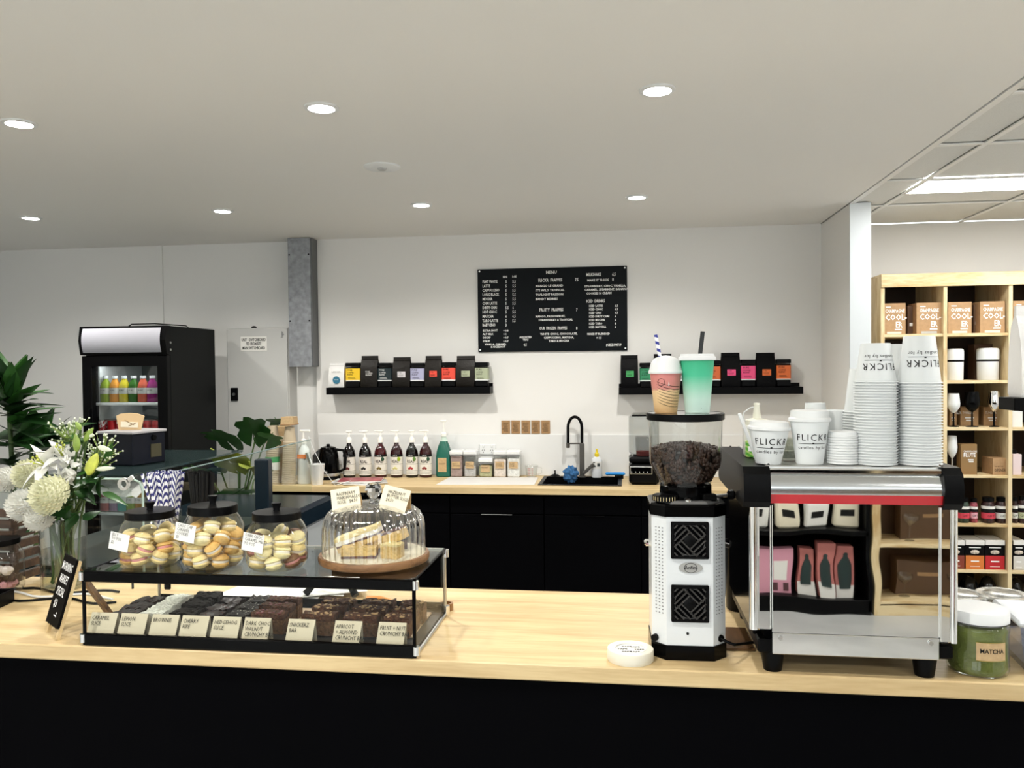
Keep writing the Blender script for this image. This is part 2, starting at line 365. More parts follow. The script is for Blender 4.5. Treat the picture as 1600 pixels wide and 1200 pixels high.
# ------------------------------------------------------------------ front counter
fc = tag(MB().box(((-4.2 + 3.2) / 2, (Y1 + Y2) / 2, ZT - .019), (7.4, Y2 - Y1, .038), .003).build('counter_worktop', m_oak, smooth=.5), 'long pale oak worktop of the front counter', 'worktop')
fb = thing('counter_cabinet', 'black front panel and base under the pale oak front counter', 'counter', (0, 0, 0))
MB().box((-.5, Y1 + .035, (ZT - .038) / 2), (7.38, .03, ZT - .038), .002).build('front_panel', m_black, fb, smooth=0)
MB().box((-.5, (Y1 + .05 + Y2 - .02) / 2, (ZT - .038) / 2), (7.38, Y2 - .02 - Y1 - .05, ZT - .038)).build('carcass', m_black, fb, smooth=0)

# ------------------------------------------------------------------ back bench
bx0 = P(417, 770, YK).x; bx1 = X1
SX0, SX1, SY0, SY1 = -.545, -.035, 5.27, 5.66       # sink cut-out
bw = thing('bench_worktop', 'pale oak worktop of the back bench holding the sink', 'worktop', (0, 0, 0))
def wt(x0, x1, y0, y1, b=0): return MB().box(((x0 + x1) / 2, (y0 + y1) / 2, ZK - .019), (x1 - x0, y1 - y0, .038), b)
for nm, a in (('front_rail', (SX0, SX1, YK, SY0)), ('back_rail', (SX0, SX1, SY1, D - .012)), ('left_slab', (bx0, SX0, YK, D - .012)), ('right_slab', (SX1, bx1, YK, D - .012))):
    wt(*a).build(nm, m_oak, bw, smooth=0)
sk = thing('sink', 'black inset sink bowl in the back bench', 'sink', ((SX0 + SX1) / 2, (SY0 + SY1) / 2, ZK))
w, h = SX1 - SX0, SY1 - SY0
s_ = MB()
for sx in (-1, 1): s_.box((sx * (w / 2 - .004), 0, -.075), (.008, h - .01, .16)); 
for sy in (-1, 1): s_.box((0, sy * (h / 2 - .004), -.075), (w - .01, .008, .16))
s_.box((0, 0, -.158), (w - .01, h - .01, .008)); s_.build('bowl', m_blackp, sk, smooth=0)
r_ = MB()
for sx in (-1, 1): r_.box((sx * (w / 2 + .003), 0, .003), (.026, h + .03, .006), .002)
for sy in (-1, 1): r_.box((0, sy * (h / 2 + .003), .003), (w - .02, .026, .006), .002)
r_.build('rim', m_blackp, sk)
xs_ = [bx0 + .01 + k * (bx1 - bx0 - .01) / 6 for k in range(7)]
for k in range(6):
    x0, x1 = xs_[k], xs_[k + 1]
    where = ['at its left end', 'second from its left end', 'left of the sink', 'under the sink', 'behind the coffee grinder', 'at its right end by the partition'][k]
    c = thing('base_cabinet', 'black base cabinet of the back bench ' + where, 'cabinet', ((x0 + x1) / 2, 0, 0), group='black base cabinets')
    cd = MB(); wdt = x1 - x0
    for sx in (-1, 1): cd.box((sx * (wdt / 2 - .009), (YK + .05 + D - .02) / 2, .435), (.018, D - .02 - YK - .05, .71))
    cd.box((0, D - .03, .435), (wdt - .036, .012, .71)).box((0, (YK + .05 + D - .02) / 2, .09), (wdt - .036, D - .08 - YK, .018)); cd.build('body', m_black, c, smooth=0)
    MB().box((0, YK + .035, .355), (wdt - .006, .02, .60), .002).build('door', m_black, c, smooth=0)
    d_ = MB().box((0, YK + .035, .718), (wdt - .006, .02, .112), .002).build('drawer', m_black, c, smooth=0)
    MB().box((0, YK + .022, .655), (.20 if k in (2,) else .16, .008, .006), .002).build('handle', m_blackg if k != 2 else mat('dull_handle', (.12, .12, .12), .4, .6), d_)
    MB().box((0, YK + .08, .04), (wdt, .02, .08)).build('kickboard', m_black, c, smooth=0)

# ------------------------------------------------------------------ wall fittings
dc = P(448, 375, D - .12); d2 = P(491, 573, D - .12)
du = thing('cable_duct', 'galvanised grey metal cable duct fixed upright on the wall beside the switchboard', 'duct', (0, 0, 0))
x0, x1, z0, z1 = P(451, 500, D - .12).x, P(486, 500, D - .12).x, d2.z, ZC - .002
MB().box(((x0 + x1) / 2, D - .114, (z0 + z1) / 2), (x1 - x0, .012, z1 - z0), .002).build('cover_plate', m_gal, du, smooth=0)
MB().box(((x0 + x1) / 2 + .004, D - .03, (z0 + z1) / 2), (x1 - x0 + .008, .156, z1 - z0 - .004), .002).build('channel', mat('duct_side', (.16, .165, .17), .5, .6), du, smooth=0)
for zz in (z0 + .33, z1 - .12):
    for xx in (x0 + .012, x1 - .012): MB().cyl((xx, D - .119, zz), (xx, D - .123, zz), .006, n=8).build('screw', m_blackm, du)
sw = thing('switchboard', 'grey metal switchboard cabinet on the wall with a printed white label', 'switchboard', (0, 0, 0))
a = P(353, 513, D - .1); b = P(450, 513, D - .1); m_sb = mat('switchboard_grey', (.50, .50, .485), .45); zb = .55
MB().box(((a.x + b.x) / 2, D - .02, (a.z + zb) / 2), (b.x - a.x, .14, a.z - zb), .004).build('body', m_sb, sw, smooth=0)
MB().box(((a.x + b.x) / 2, D - .096, (a.z + zb) / 2), (b.x - a.x - .012, .014, a.z - zb - .012), .004).build('door', m_sb, sw, smooth=0)
q0, q1 = P(376, 526, D - .104), P(417, 548, D - .104)
MB().box(((q0.x + q1.x) / 2, D - .1045, (q0.z + q1.z) / 2), (q1.x - q0.x, .003, q0.z - q1.z)).build('label_plate', m_whitep, sw, smooth=0)
for k, s in enumerate(('UNIT 1 SWITCHBOARD', 'FED FROM SITE', 'MAIN SWITCHBOARD')): txt(s, .030, m_ink, sw, ((q0.x + q1.x) / 2, D - .1068, q0.z - .034 - k * .030), align='CENTER', sx=.58, bold=.0008)
q = P(367, 616, D - .1)
lk = MB().box((q.x, D - .108, q.z), (.055, .014, .095), .003).build('lock_plate', m_blackp, sw); MB().cyl((q.x, D - .113, q.z), (q.x, D - .122, q.z), .011, n=12).build('lock_barrel', m_steel, lk)
txt('hager', .03, m_ink, sw, (b.x - .035, D - .104, a.z - .075), rot=(PI / 2, -PI / 2, 0), sx=.7)
q = P(395, 511, D - .05); MB().ball((q.x, D - .03, a.z + .004), .02, sc=(1, 1, .7)).build('cable_gland', m_blackp, sw)

mb_ = thing('menu_board', 'black letter menu board with white prices on the wall above the bench', 'menu board', (0, 0, 0))
a = P(746, 421, D - .015); b = P(980.5, 547.5, D - .015); YB = D - .018
MB().box(((a.x + b.x) / 2, D - .009, (a.z + b.z) / 2), (b.x - a.x, .016, a.z - b.z), .003).build('panel', mat('board_black', (.003, .0045, .006), .4, spec=.12), mb_, smooth=0)
for sx in (a.x + .015, b.x - .015):
    for sz in (a.z - .015, b.z + .015): MB().cyl((sx, YB, sz), (sx, YB - .004, sz), .006, n=10).build('screw', m_steel, mb_)
def mt(s, zx, zy, h, sx=.82, al='LEFT'):
    q = P(740 + zx / 6.154, 400 + (zy + h * .5) / 6.154, YB - .001); txt(s, h / 6.154 * mpp(D) / .70, m_inkw, mb_, (q.x, YB - .001, q.z), sx=sx, align=al, name='menu_line', bold=.0006, res=1)
for k, (s, p1, p2) in enumerate((('FLAT WHITE', '5', '5.5'), ('LATTE', '5', '5.5'), ('CAPPUCCINO', '5', '5.5'), ('LONG BLACK', '5', '5.5'), ('MOCHA', '5', '5.5'), ('CHAI LATTE', '5', '5.5'), ('DIRTY CHAI', '5.5', '6'), ('HOT CHOC', '5', '5.5'), ('MATCHA', '6', '6.5'), ('TARO LATTE', '5', '5.5'), ('BABYCINO', '3', ''))):
    y = 247 + k * 41.7; mt(s, 85, y, 27, .68); mt(p1, 306, y, 27, .7)
    if p2: mt(p2, 373, y - 1, 27, .7)
mt('REG', 282, 200, 18, .9); mt('LGE', 372, 197, 18, .9); mt('MENU', 695, 157, 28, .95)
for k, (s, p1) in enumerate((('EXTRA SHOT', '+ 0.8'), ('ALT MILK', '+ 1'), ('DECAF', '+ 0.7'), ('SYRUP', '+ 0.7'))): mt(s, 88, 717 + k * 34, 18, .95); mt(p1, 285, 717 + k * 34, 18, .95)
mt('VANILLA, CARAMEL', 108, 850, 18, .92); mt('& HAZELNUT', 165, 874, 18, .92); mt('ASSORTED', 500, 780, 18, .95, 'CENTER'); mt('TEAS', 500, 804, 18, .95, 'CENTER'); mt('4.5', 497, 853, 26, .7, 'CENTER')
mt('FLICKR  FRAPPES', 622, 234, 30, .72); mt('7.5', 975, 227, 30, .65)
for k, s in enumerate(('MANGO LE GRAND', "IT'S WILD TROPICAL", 'TWILIGHT PASSION', 'BANDY BERRIES')): mt(s, 596, 289 + k * 42, 21, 1.0)
mt('FRUITY  FRAPPES', 632, 518, 30, .72); mt('7', 985, 516, 28, .7); mt('MANGO, PASSIONFRUIT,', 596, 582, 19, .95); mt('STRAWBERRY & TROPICAL', 625, 616, 19, 1.0)
mt('OUR  FROZEN  FRAPPES', 632, 695, 28, .62); mt('8', 985, 693, 28, .7); mt('WHITE CHOC, CHOCOLATE,', 820, 748, 19, 1.0, 'CENTER'); mt('CAPPUCCINO, MATCHA,', 820, 784, 19, .95, 'CENTER'); mt('TARO & MOCHA', 820, 815, 19, .95, 'CENTER')
mt('MILKSHAKE', 1083, 179, 28, .68); mt('6.5', 1332, 176, 30, .65); mt('MAKE IT THICK', 1092, 234, 21, .98); mt('8', 1332, 225, 30, .7)
mt('STRAWBERRY, CHOC, VANILLA,', 1066, 292, 19, 1.0); mt('CARAMEL, SPEARMINT, BANANA', 1066, 325, 20, .98); mt('COOKIES N CREAM', 1084, 360, 20, .95)
mt('ICED  DRINKS', 1084, 434, 28, .7)
for k, (s, p1) in enumerate((('LATTE', '6.5'), ('CHOC', '6.5'), ('CHAI', '6.5'), ('DIRTY CHAI', '6'), ('MOCHA', '6'), ('TARO', '6'), ('MATCHA', '6'))): mt('ICED ' + s, 1110, 480 + k * 34, 20, .85); mt(p1, 1358, 478 + k * 34, 20, .9)
mt('MAKE IT BLENDED', 1092, 750, 19, .95); mt('+ 1.5', 1180, 787, 19, .9); mt('#GEEZUPMTUP', 1275, 855, 24, .62)

# five kraft notes
for k in range(5):
    a = P(783.5 + k * 15.6, 657, D - .004); b = P(797 + k * 15.6, 677.5, D - .004); q = ['leftmost', 'second from the left', 'middle', 'second from the right', 'rightmost'][k]
    n_ = tag(MB().box(((a.x + b.x) / 2, D - .004, (a.z + b.z) / 2), (b.x - a.x, .004, a.z - b.z), 0).build('recipe_card', m_kraft, smooth=0), 'small brown kraft recipe card stuck above the splashback, %s of the five' % q, 'card', 'kraft recipe cards')
    for j in range(5): MB().box(((a.x + b.x) / 2 - .004 * (j % 2), D - .0065, a.z - .018 - j * .014), (.04 - .006 * (j % 3), .001, .003)).build('ink_line', m_ink, n_, smooth=0)
# power points
def outlet(px, py, label):
    q = P(px, py, D - .015); o = thing('power_point', label, 'power point', (q.x, D - .012, q.z))
    MB().box((0, -.006, 0), (.118, .012, .075), .004).build('plate', m_white, o)
    for sx in (-1, 1):
        MB().box((sx * .03, -.014, .022), (.012, .006, .016), .002).build('switch', m_white, o)
        for (ax, az, an) in ((-.008, -.006, .5), (.008, -.006, -.5), (0, -.022, 0)): MB().box((sx * .03 + ax, -.0125, az), (.003, .001, .010), rot=(0, an, 0)).build('socket_slot', m_ink, o, smooth=0)
outlet(762, 702, 'white double power point above the canisters on the splashback'); outlet(652, 703, 'white double power point half hidden behind the syrup bottles')
# ------------------------------------------------------------------ wall shelves and coffee packs
def ledge(pa, pb, label):
    a = P(pa, 616, D - .125); b = P(pb, 616, D - .125); t = P((pa + pb) / 2, 605, D - .125).z; zb = (a.z + b.z) / 2
    o = thing('picture_ledge', label, 'shelf', (0, 0, 0)); x0, x1 = a.x, b.x
    MB().box(((x0 + x1) / 2, D - .0605, (zb + t) / 2), (x1 - x0, .119, t - zb - .001), .001).build('shelf_board', m_blackm, o, smooth=0)
    MB().box(((x0 + x1) / 2, D - .1265, (zb + t) / 2), (x1 - x0, .012, t - zb), .002).build('front_lip', m_blackm, o, smooth=0)
    MB().box(((x0 + x1) / 2, D - .0075, zb + .036), (x1 - x0, .013, .072), .001).build('back_rail', m_blackm, o, smooth=0)
    return t + .0005
def bag_mesh(w, h, d, seed, n=6):
    r = random.Random(seed); rings = []
    for t, fw, fd in ((0, .96, .92), (.04, 1, 1), (.35, 1.0, .96), (.6, 1, .78), (.78, 1.0, .5), (.88, .99, .22), (.9, .985, .16), (1, .985, .12)):
        hw, hd = w / 2 * fw, d / 2 * fd; ring = []; j = .0022 if 0 < t < .9 else .0006
        for (sx, sy) in ((-1, -1), (-.4, -1.06), (.4, -1.06), (1, -1), (.9, 0), (1, 1), (.4, 1.04), (-.4, 1.04), (-1, 1), (-.9, 0)):
            ring.append((sx * hw + r.uniform(-j, j) * (abs(sx) < .95), sy * hd + r.uniform(-j, j), t * h))
        rings.append(ring)
    return MB().loft(rings)
m_bag = mat('dark_foil_bag', (.010, .008, .006), .42, spec=.25, bump=.25, bscale=55)
m_bagb = mat('black_foil_bag', (.0015, .0015, .002), .55, spec=.12, bump=.2, bscale=55)
m_bagw = mat('white_foil_bag', (.78, .77, .75), .4, bump=.25, bscale=50)
def colmat(n, c): return mat('print_' + n, c, .5)
PC = {'yellow': (.85, .55, .02), 'teal': (.006, .018, .022), 'lilac': (.42, .42, .60), 'red': (.78, .075, .045), 'sage': (.40, .44, .30), 'green': (.05, .33, .10), 'dark green': (.03, .24, .11),
      'pale grey': (.62, .60, .62), 'rust': (.62, .13, .035), 'pink': (.80, .075, .22), 'orange': (.72, .15, .03)}
def tin(px0, px1, pytop, z, colr, label, Y=D - .068):
    a = P(px0, 600, Y - .04); b = P(px1, 600, Y - .04); top = P((px0 + px1) / 2, pytop, Y - .04).z; w = b.x - a.x; h = top - z
    o = thing('coffee_tin', label, 'coffee tin', ((a.x + b.x) / 2, Y, z), group='coffee tins on the wall shelves')
    MB().box((0, 0, (h - .03) / 2), (w, .075, h - .03), .006).build('body', m_blackp, o)
    MB().box((0, 0, h - .014), (w + .002, .078, .028), .004).build('lid', m_blackp, o)
    z0, z1 = h * .26, h * .80
    MB().box((0, 0, (z0 + z1) / 2), (w + .0015, .0765, z1 - z0), .006).build('label_band', colmat(colr, PC[colr]), o)
    MB().box((0, 0, z0 - .006 + .008), (w + .0022, .0772, .018), .006).build('white_stripe', m_white, o)
    mi = m_inkw if colr == 'teal' else m_ink
    txt('PURE', .017, mi, o, (-w * .38, -.0395, z1 - .022), res=1); txt('COFFEE\nBLEND', .014, mi, o, (-w * .38, -.0395, z1 - .040), res=1)
    MB().box((-.008, -.0390, z1 - .072), (w * .5, .0008, .002)).box((-.006, -.0390, z1 - .079), (w * .55, .0008, .002)).build('small_print', mi, o, smooth=0)
def bag(px0, px1, pytop, z, colr, label, m=None, seed=1, Y=D - .068):
    a = P(px0, 600, Y - .04); b = P(px1, 600, Y - .04); top = P((px0 + px1) / 2, pytop, Y - .0).z; w = b.x - a.x; h = top - z
    o = thing('coffee_bag', label, 'coffee bag', ((a.x + b.x) / 2, Y, z), group='coffee bags on the wall shelves')
    bag_mesh(w, h, .075, seed).build('pouch', m or m_bag, o, smooth=.9)
    MB().box((0, -.0095, h * .9), (w * .96, .004, .006), .001).build('fold_seal', m or m_bag, o)
    lz = h * .42
    if colr == 'white':
        MB().lathe([(.027, 0), (.027, .003)], 24, M=Matrix.Rotation(PI / 2, 3, 'X'), c=(.004, -.041, h * .30)).build('round_label', colmat('blue', (.03, .17, .27)), o)
        txt('LANSAN', .017, m_ink, o, (0, -.0385, h * .60), align='CENTER', sp=1.35, res=1, sx=.8)
        txt('HOUSE', .009, m_inkw, o, (.004, -.0445, h * .30), align='CENTER', res=1)
    elif colr != 'none':
        MB().box((.004, -.0405, lz), (w * .46, .004, .042), .001).build('front_label', colmat(colr, PC[colr]), o)
        txt('PURE', .011, m_ink, o, (-w * .16, -.0428, lz + .008), res=1); MB().box((.0, -.0428, lz - .004), (w * .3, .0006, .002)).box((.0, -.0428, lz - .010), (w * .26, .0006, .002)).build('small_print', m_ink, o, smooth=0)
    else:
        txt('PURE\nCOFFEE\nBLEND', .015, m_inkw, o, (-w * .18, -.0415, lz + .012), res=1, lsp=.8)
zl = ledge(510, 766, 'long black picture ledge left of the menu board holding coffee packs')
bag(513, 537, 567, zl, 'white', 'white coffee bag with a round blue label at the left end of the shelf', m_bagw, 1)
tin(540, 562, 567, zl, 'yellow', 'black coffee tin with a yellow label')
bag(563, 589, 556, zl, 'none', 'tall dark coffee bag with plain white print, between the yellow tin and the black tin', seed=2)
tin(590, 611, 567, zl, 'teal', 'black coffee tin with a dark label and white stripe')
bag(613, 640, 558, zl, 'pale grey', 'tall dark coffee bag with a pale grey label beside the lilac tin', seed=3)
tin(641, 662, 567, zl, 'lilac', 'black coffee tin with a lilac label')
bag(663.5, 689, 556, zl, 'red', 'tall dark coffee bag with a small red label', seed=4)
tin(690, 711, 566, zl, 'red', 'black coffee tin with a red label')
bag(712.5, 741, 556, zl, 'sage', 'tall dark coffee bag with a small sage green label', seed=5)
tin(742, 762, 566, zl, 'sage', 'black coffee tin with a sage green label at the right end of the left shelf')
zr = ledge(967, 1255, 'long black picture ledge behind the grinder cups holding coffee packs')
bag(970, 997, 555, zr, 'green', 'tall black coffee bag with a small bright green label at the left of its shelf', m_bagb, 6)
tin(1000, 1021, 567, zr, 'dark green', 'black coffee tin with a green label behind the pink takeaway cup')
bag(1022, 1050, 553, zr, 'none', 'tall black coffee bag behind the dome-lidded pink cup', m_bagb, 7)
tin(1051, 1072, 565, zr, 'pale grey', 'black coffee tin with a pale label between the two takeaway cups')
bag(1073, 1101, 554, zr, 'none', 'tall black coffee bag behind the green takeaway cup', m_bagb, 8)
tin(1104, 1126, 563, zr, 'rust', 'black coffee tin with a rust label beside the green takeaway cup')
bag(1127.5, 1157, 551, zr, 'pink', 'tall black coffee bag with a small pink label', m_bagb, 9)
tin(1158.5, 1181, 562, zr, 'pink', 'black coffee tin with a bright pink label')
bag(1182.5, 1212, 551, zr, 'orange', 'tall black coffee bag with a small orange label', m_bagb, 10)
tin(1214, 1236, 561, zr, 'orange', 'black coffee tin with an orange label at the right end of its shelf')

# ------------------------------------------------------------------ things on the back bench
def base(px, py, z=None):
    q = G(px, py, ZK)
    return q if q.y > YK + .06 else P(px, py, YK + .065)
# six pump syrup bottles
m_pump = mat('pump_white', (.88, .87, .82), .4)
def syrup(px, py, liquid, fruit, label, tilt, first=None, acc=None):
    q = base(px, py); o = thing('syrup_bottle', label, 'bottle', (q.x, min(q.y, D - .065), ZK), 0, 'pump syrup bottles on the bench')
    lm = mat('syrup_' + label.split(',')[0][-12:], liquid, .06, spec=.6)
    MB().lathe([(.030, 0), (.040, .004), (.043, .012), (.043, .172), (.040, .190), (.028, .214), (.018, .228), (.015, .242), (.015, .262)], 24).build('glass_body', lm, o)
    MB().lathe([(.0436, .020), (.0436, .162)], 24, capb=False, capt=False).build('paper_label', mat('syrup_label', (.74, .72, .66), .6), o)
    bnd = lambda off: (lambda x, y: Vector((.0441 * math.sin(x / .0441), -.0441 * math.cos(x / .0441), off + y)))
    txt('REAL', .030, m_ink, o, (0, 0, 0), align='CENTER', bend=bnd(.106), sx=.8, res=1, bold=.0006); txt('SYRUP', .011, m_inkw, o, (0, 0, 0), align='CENTER', bend=bnd(.151), res=1)
    MB().lathe([(.0440, .147), (.0440, .164)], 24, capb=False, capt=False).build('label_header', m_ink, o)
    lines = MB()
    for z in (.096, .048, .038, .028): lines.lathe([(.0439, z), (.0439, z + .0016)], 24, capb=False, capt=False)
    lines.build('label_rule', m_ink, o)
    fm = mat('fruit_' + fruit[0], fruit[1], .5)
    f = MB()
    for k in range(3): f.ball((.009 * (k - 1), -.0432, .066 + .005 * (k % 2)), .0085, 8, 6, (1, .25, 1))
    f.build('fruit_picture', fm, o)
    if acc: MB().ball((.024, -.037, .132), .016, 10, 6, (.9, .3, 1)).build('leaf_picture', mat('leaf_' + acc[0], acc[1], .5), o)
    MB().lathe([(.0195, .246), (.0195, .268), (.015, .280), (.009, .286), (.009, .305), (.0055, .306), (.0055, .318)], 16).build('pump_collar', m_pump, o)
    h = MB().box((0, 0, .325), (.042, .018, .014), .004); h.box((-.022 if tilt else 0, 0, .325), (.045 if tilt else .02, .011, .010), .003).build('pump_head', m_pump, o)
red = (.045, .002, .004); blk = (.0025, .001, .0012)
syrup(546, 746, blk, ('berry', (.12, .02, .02)), 'dark syrup pump bottle nearest the kettle, berry on its label', 0)
syrup(571, 746, blk, ('coconut', (.02, .02, .02)), 'dark syrup pump bottle second from the kettle, round black picture on its label', 1)
syrup(595, 745.5, red, ('vanilla', (.16, .12, .03)), 'red-tinged syrup pump bottle with a brown spice picture, third from the kettle', 1, acc=('darkgreen', (.01, .06, .03)))
syrup(620, 745.5, (.022, .0015, .003), ('pale', (.60, .58, .25)), 'syrup pump bottle with a lime green leaf on its cream label', 1, acc=('lime', (.30, .42, .02)))
syrup(644, 745.5, blk, ('pome', (.35, .02, .03)), 'dark syrup pump bottle with a red fruit picture, fifth from the kettle', 0, acc=('green', (.10, .22, .04)))
syrup(665.5, 745.5, (.03, .0015, .003), ('plum', (.22, .03, .03)), 'syrup pump bottle beside the green jug bottle, plum picture on its label', 1, acc=('darkgreen', (.01, .06, .03)))
# green pump jug
q = base(691, 746); o = thing('green_pump_bottle', 'tall translucent green bottle with a white pump and a kraft label', 'bottle', (q.x, D - .085, ZK))
m_green = mat('green_liquid', (.012, .12, .085), .25, spec=.5)
def sq(r, z, p=.55, n=24):
    out = []
    for k in range(n):
        a = 2 * PI * k / n; c_, s_ = math.cos(a), math.sin(a); out.append((r * math.copysign(abs(c_) ** p, c_), r * .85 * math.copysign(abs(s_) ** p, s_), z))
    return out
MB().loft([sq(.048, 0), sq(.055, .006), sq(.055, .135), sq(.050, .175), sq(.040, .215, .8), sq(.026, .25, 1)]).build('jug_body', m_green, o)
MB().loft([sq(.026, .25, 1), sq(.018, .275, 1), sq(.017, .285, 1)]).build('jug_neck', mat('milky_plastic', (.55, .68, .60), .4), o)
MB().lathe([(.020, .283), (.020, .303), (.012, .312), (.006, .314), (.006, .385)], 16).build('pump_stem', m_pump, o)
MB().box((0, 0, .392), (.046, .018, .014), .004).build('pump_head', m_pump, o); MB().box((-.004, -.0475, .085), (.062, .003, .098), .001).build('kraft_label', m_kraftl, o); txt('DETERGENT', .011, m_ink, o, (-.004, -.0495, .09), align='CENTER', sx=.75, res=1)
# five square canisters with flip lids
m_can = thin_glass('canister_clear', (.93, .94, .93), 1.45, .05, 1.2)
def canister(px0, px1, pytop, pyb, fill, fillh, label, writ):
    q0, q1 = base(px0, pyb), base(px1, pyb); Yc = D - .085 if pytop < 720 else D - .15
    a = P(px0, pyb, Yc - .045); b = P(px1, pyb, Yc - .045); w = b.x - a.x; h = P((px0 + px1) / 2, pytop, Yc - .045).z - ZK
    o = thing('storage_canister', label, 'canister', ((a.x + b.x) / 2, Yc, ZK), 0, 'clear canisters along the splashback')
    MB().box((0, 0, (h - .03) / 2), (w, .09, h - .03), .006).build('clear_body', m_can, o)
    MB().box((0, 0, fillh * h / 2 + .002), (w - .008, .082, fillh * h), .006).build('contents', mat('fill_' + writ[0], fill, .9, bump=.5, bscale=120, var=.15, vscale=60), o)
    MB().box((0, 0, h - .016), (w + .006, .096, .030), .006).build('lid', m_white, o); MB().box((0, -.048, h - .036), (w - .004, .004, .008), .001).build('lid_gasket', mat('grey_gasket', (.18, .18, .18), .5), o)
    MB().box((.0, -.0465, h * .46), (w * .68, .002, .048), 0).build('kraft_label', m_kraftl, o, smooth=0); txt('\n'.join(writ), .013, m_ink, o, (-w * .28, -.0485, h * .48), res=1, sx=.8)
canister(703, 722.5, 704, 745, (.40, .29, .27), .78, 'clear canister of pinkish brown powder next to the green bottle', ('HOT', 'CHOC MIX'))
canister(724.5, 744, 704, 745, (.52, .50, .49), .42, 'clear canister part filled with pale flakes', ('MINI', 'MALLOWS'))
canister(748, 769, 716, 745.5, (.47, .46, .26), .60, 'short clear canister of pale green powder standing in front of the power point', ('MATCHA', ''))
canister(771, 791, 704, 745, (.80, .70, .63), .66, 'clear canister of cream powder, second from the right', ('VANILLA', 'POWDER'))
canister(792, 812.5, 704, 745, (.86, .85, .83), .70, 'clear canister of white sugar at the right end, beside the measuring jug', ('WHITE', 'SUGAR'))
# white mat
a, b, c_, d_ = G(681, 758, ZK), G(835, 758, ZK), G(842, 745.5, ZK), G(704, 745.5, ZK)
d_.y = min(d_.y, D - .14); c_.y = d_.y
v = [a, b, c_, d_]; MBm = MB().add([(p.x, p.y, ZK + .0005) for p in v] + [(p.x, p.y, ZK + .004) for p in v], [(3, 2, 1, 0), (4, 5, 6, 7), (0, 1, 5, 4), (1, 2, 6, 5), (2, 3, 7, 6), (3, 0, 4, 7)])
tag(MBm.build('drying_mat', mat('mat_white', (.66, .645, .62), .6, bump=.1, bscale=90), smooth=0), 'thin white drying mat lying flat on the bench left of the sink', 'mat')
# measuring jug
q = base(832, 744); o = thing('measuring_jug', 'small clear measuring jug with red markings between the canisters and sink', 'jug', (q.x, D - .10, ZK))
MB().lathe([(.0, .003), (.035, .003), (.046, .08), (.048, .083), (.044, .08), (.033, .006), (.0, .006)], 24, capb=False, capt=False).build('glass_body', m_jar, o)
MB().tube([(.044, 0, .072), (.07, 0, .068), (.072, 0, .03), (.040, 0, .02)], .004, 8).build('handle', m_jar, o)
mk = MB()
for k in range(5): mk.box((-.012, -.0405 - .0011 * k * 1.0, .02 + k * .011), (.018, .001, .0025)); mk.box((.010, -.0405 - .0011 * k, .02 + k * .011), (.010, .001, .0025))
mk.build('measure_marks', mat('red_mark', (.5, .06, .05), .5), o, smooth=0)
# mixer tap
q = base(910, 745); o = thing('mixer_tap', 'gunmetal kitchen tap with a tall black spring hose arch', 'tap', (q.x, D - .075, ZK)); m_gun = mat('gunmetal', (.16, .155, .145), .35, .85)
MB().lathe([(.03, 0), (.03, .006), (.024, .009), (.024, .012)], 20).build('base_flange', m_gun, o)
MB().box((0, 0, .12), (.034, .034, .23), .004).build('column', m_gun, o)
pts = [(0, 0, .225)] + [(-.043 + .043 * math.cos(t), -.0, .30 + .095 * math.sin(t) * 1.0 + .0) for t in [k * PI / 12 for k in range(13)]]
pts = [(0, 0, .225), (0, 0, .28), (0, 0, .33)] + [(-.0475 + .0475 * math.cos(k * PI / 12), -.012 * k / 12, .345 + .075 * math.sin(k * PI / 12)) for k in range(13)] + [(-.095, -.012, .30), (-.096, -.012, .24)]
MB().tube(pts, .0105, 10).build('hose_arch', m_blackp, o)
MB().lathe([(.012, .205), (.014, .21), (.014, .24)], 14, c=(-.096, -.012, 0)).build('spray_head', m_gun, o)
MB().box((-.05, -.006, .235), (.12, .012, .010), .003).build('support_arm', m_gun, o)
MB().box((.045, -.02, .062), (.10, .022, .022), .004, rot=(0, -.75, 0)).build('lever', m_gun, o)
# sink plug, cloth, detergent, brush
q = base(867, 745); o = thing('sink_plug', 'black sink strainer plug with a small upright knob', 'plug', (q.x, SY1 + .03, ZK)); MB().lathe([(.032, 0), (.034, .006), (.024, .014), (.008, .018), (.005, .022), (.005, .036), (.008, .04), (.004, .044)], 20).build('plug_body', m_blackp, o)
r = random.Random(3); q = P(890, 742, 5.45); cl = MB().ball((0, 0, 0), .050, 16, 12, (1, .75, 1.1), noise=.22, rnd=r)
tag(cl.build('dish_cloth', mat('blue_cloth', (.035, .13, .30), .9, var=.5, vscale=40, bump=.6, bscale=60), loc=(q.x, 5.56, ZK + .035), smooth=.5), 'crumpled blue cloth in the black sink under the tap', 'cloth')
q = base(933, 745); o = thing('detergent_bottle', 'white dishwashing liquid bottle with a yellow cap beside the tap', 'bottle', (q.x, D - .075, ZK))
def ov(a_, b_, z, n=20): return [(a_ * math.cos(2 * PI * k / n), b_ * math.sin(2 * PI * k / n), z) for k in range(n)]
MB().loft([ov(.036, .022, 0), ov(.039, .024, .006), ov(.035, .023, .05), ov(.038, .024, .10), ov(.036, .022, .125), ov(.016, .014, .145)]).build('bottle_body', mat('pale_grey_plastic', (.72, .74, .76), .35), o)
MB().lathe([(.015, .142), (.015, .165), (.009, .172), (.006, .188), (.008, .194), (.004, .198)], 14).build('cap', mat('yellow_plastic', (.78, .60, .02), .4), o)
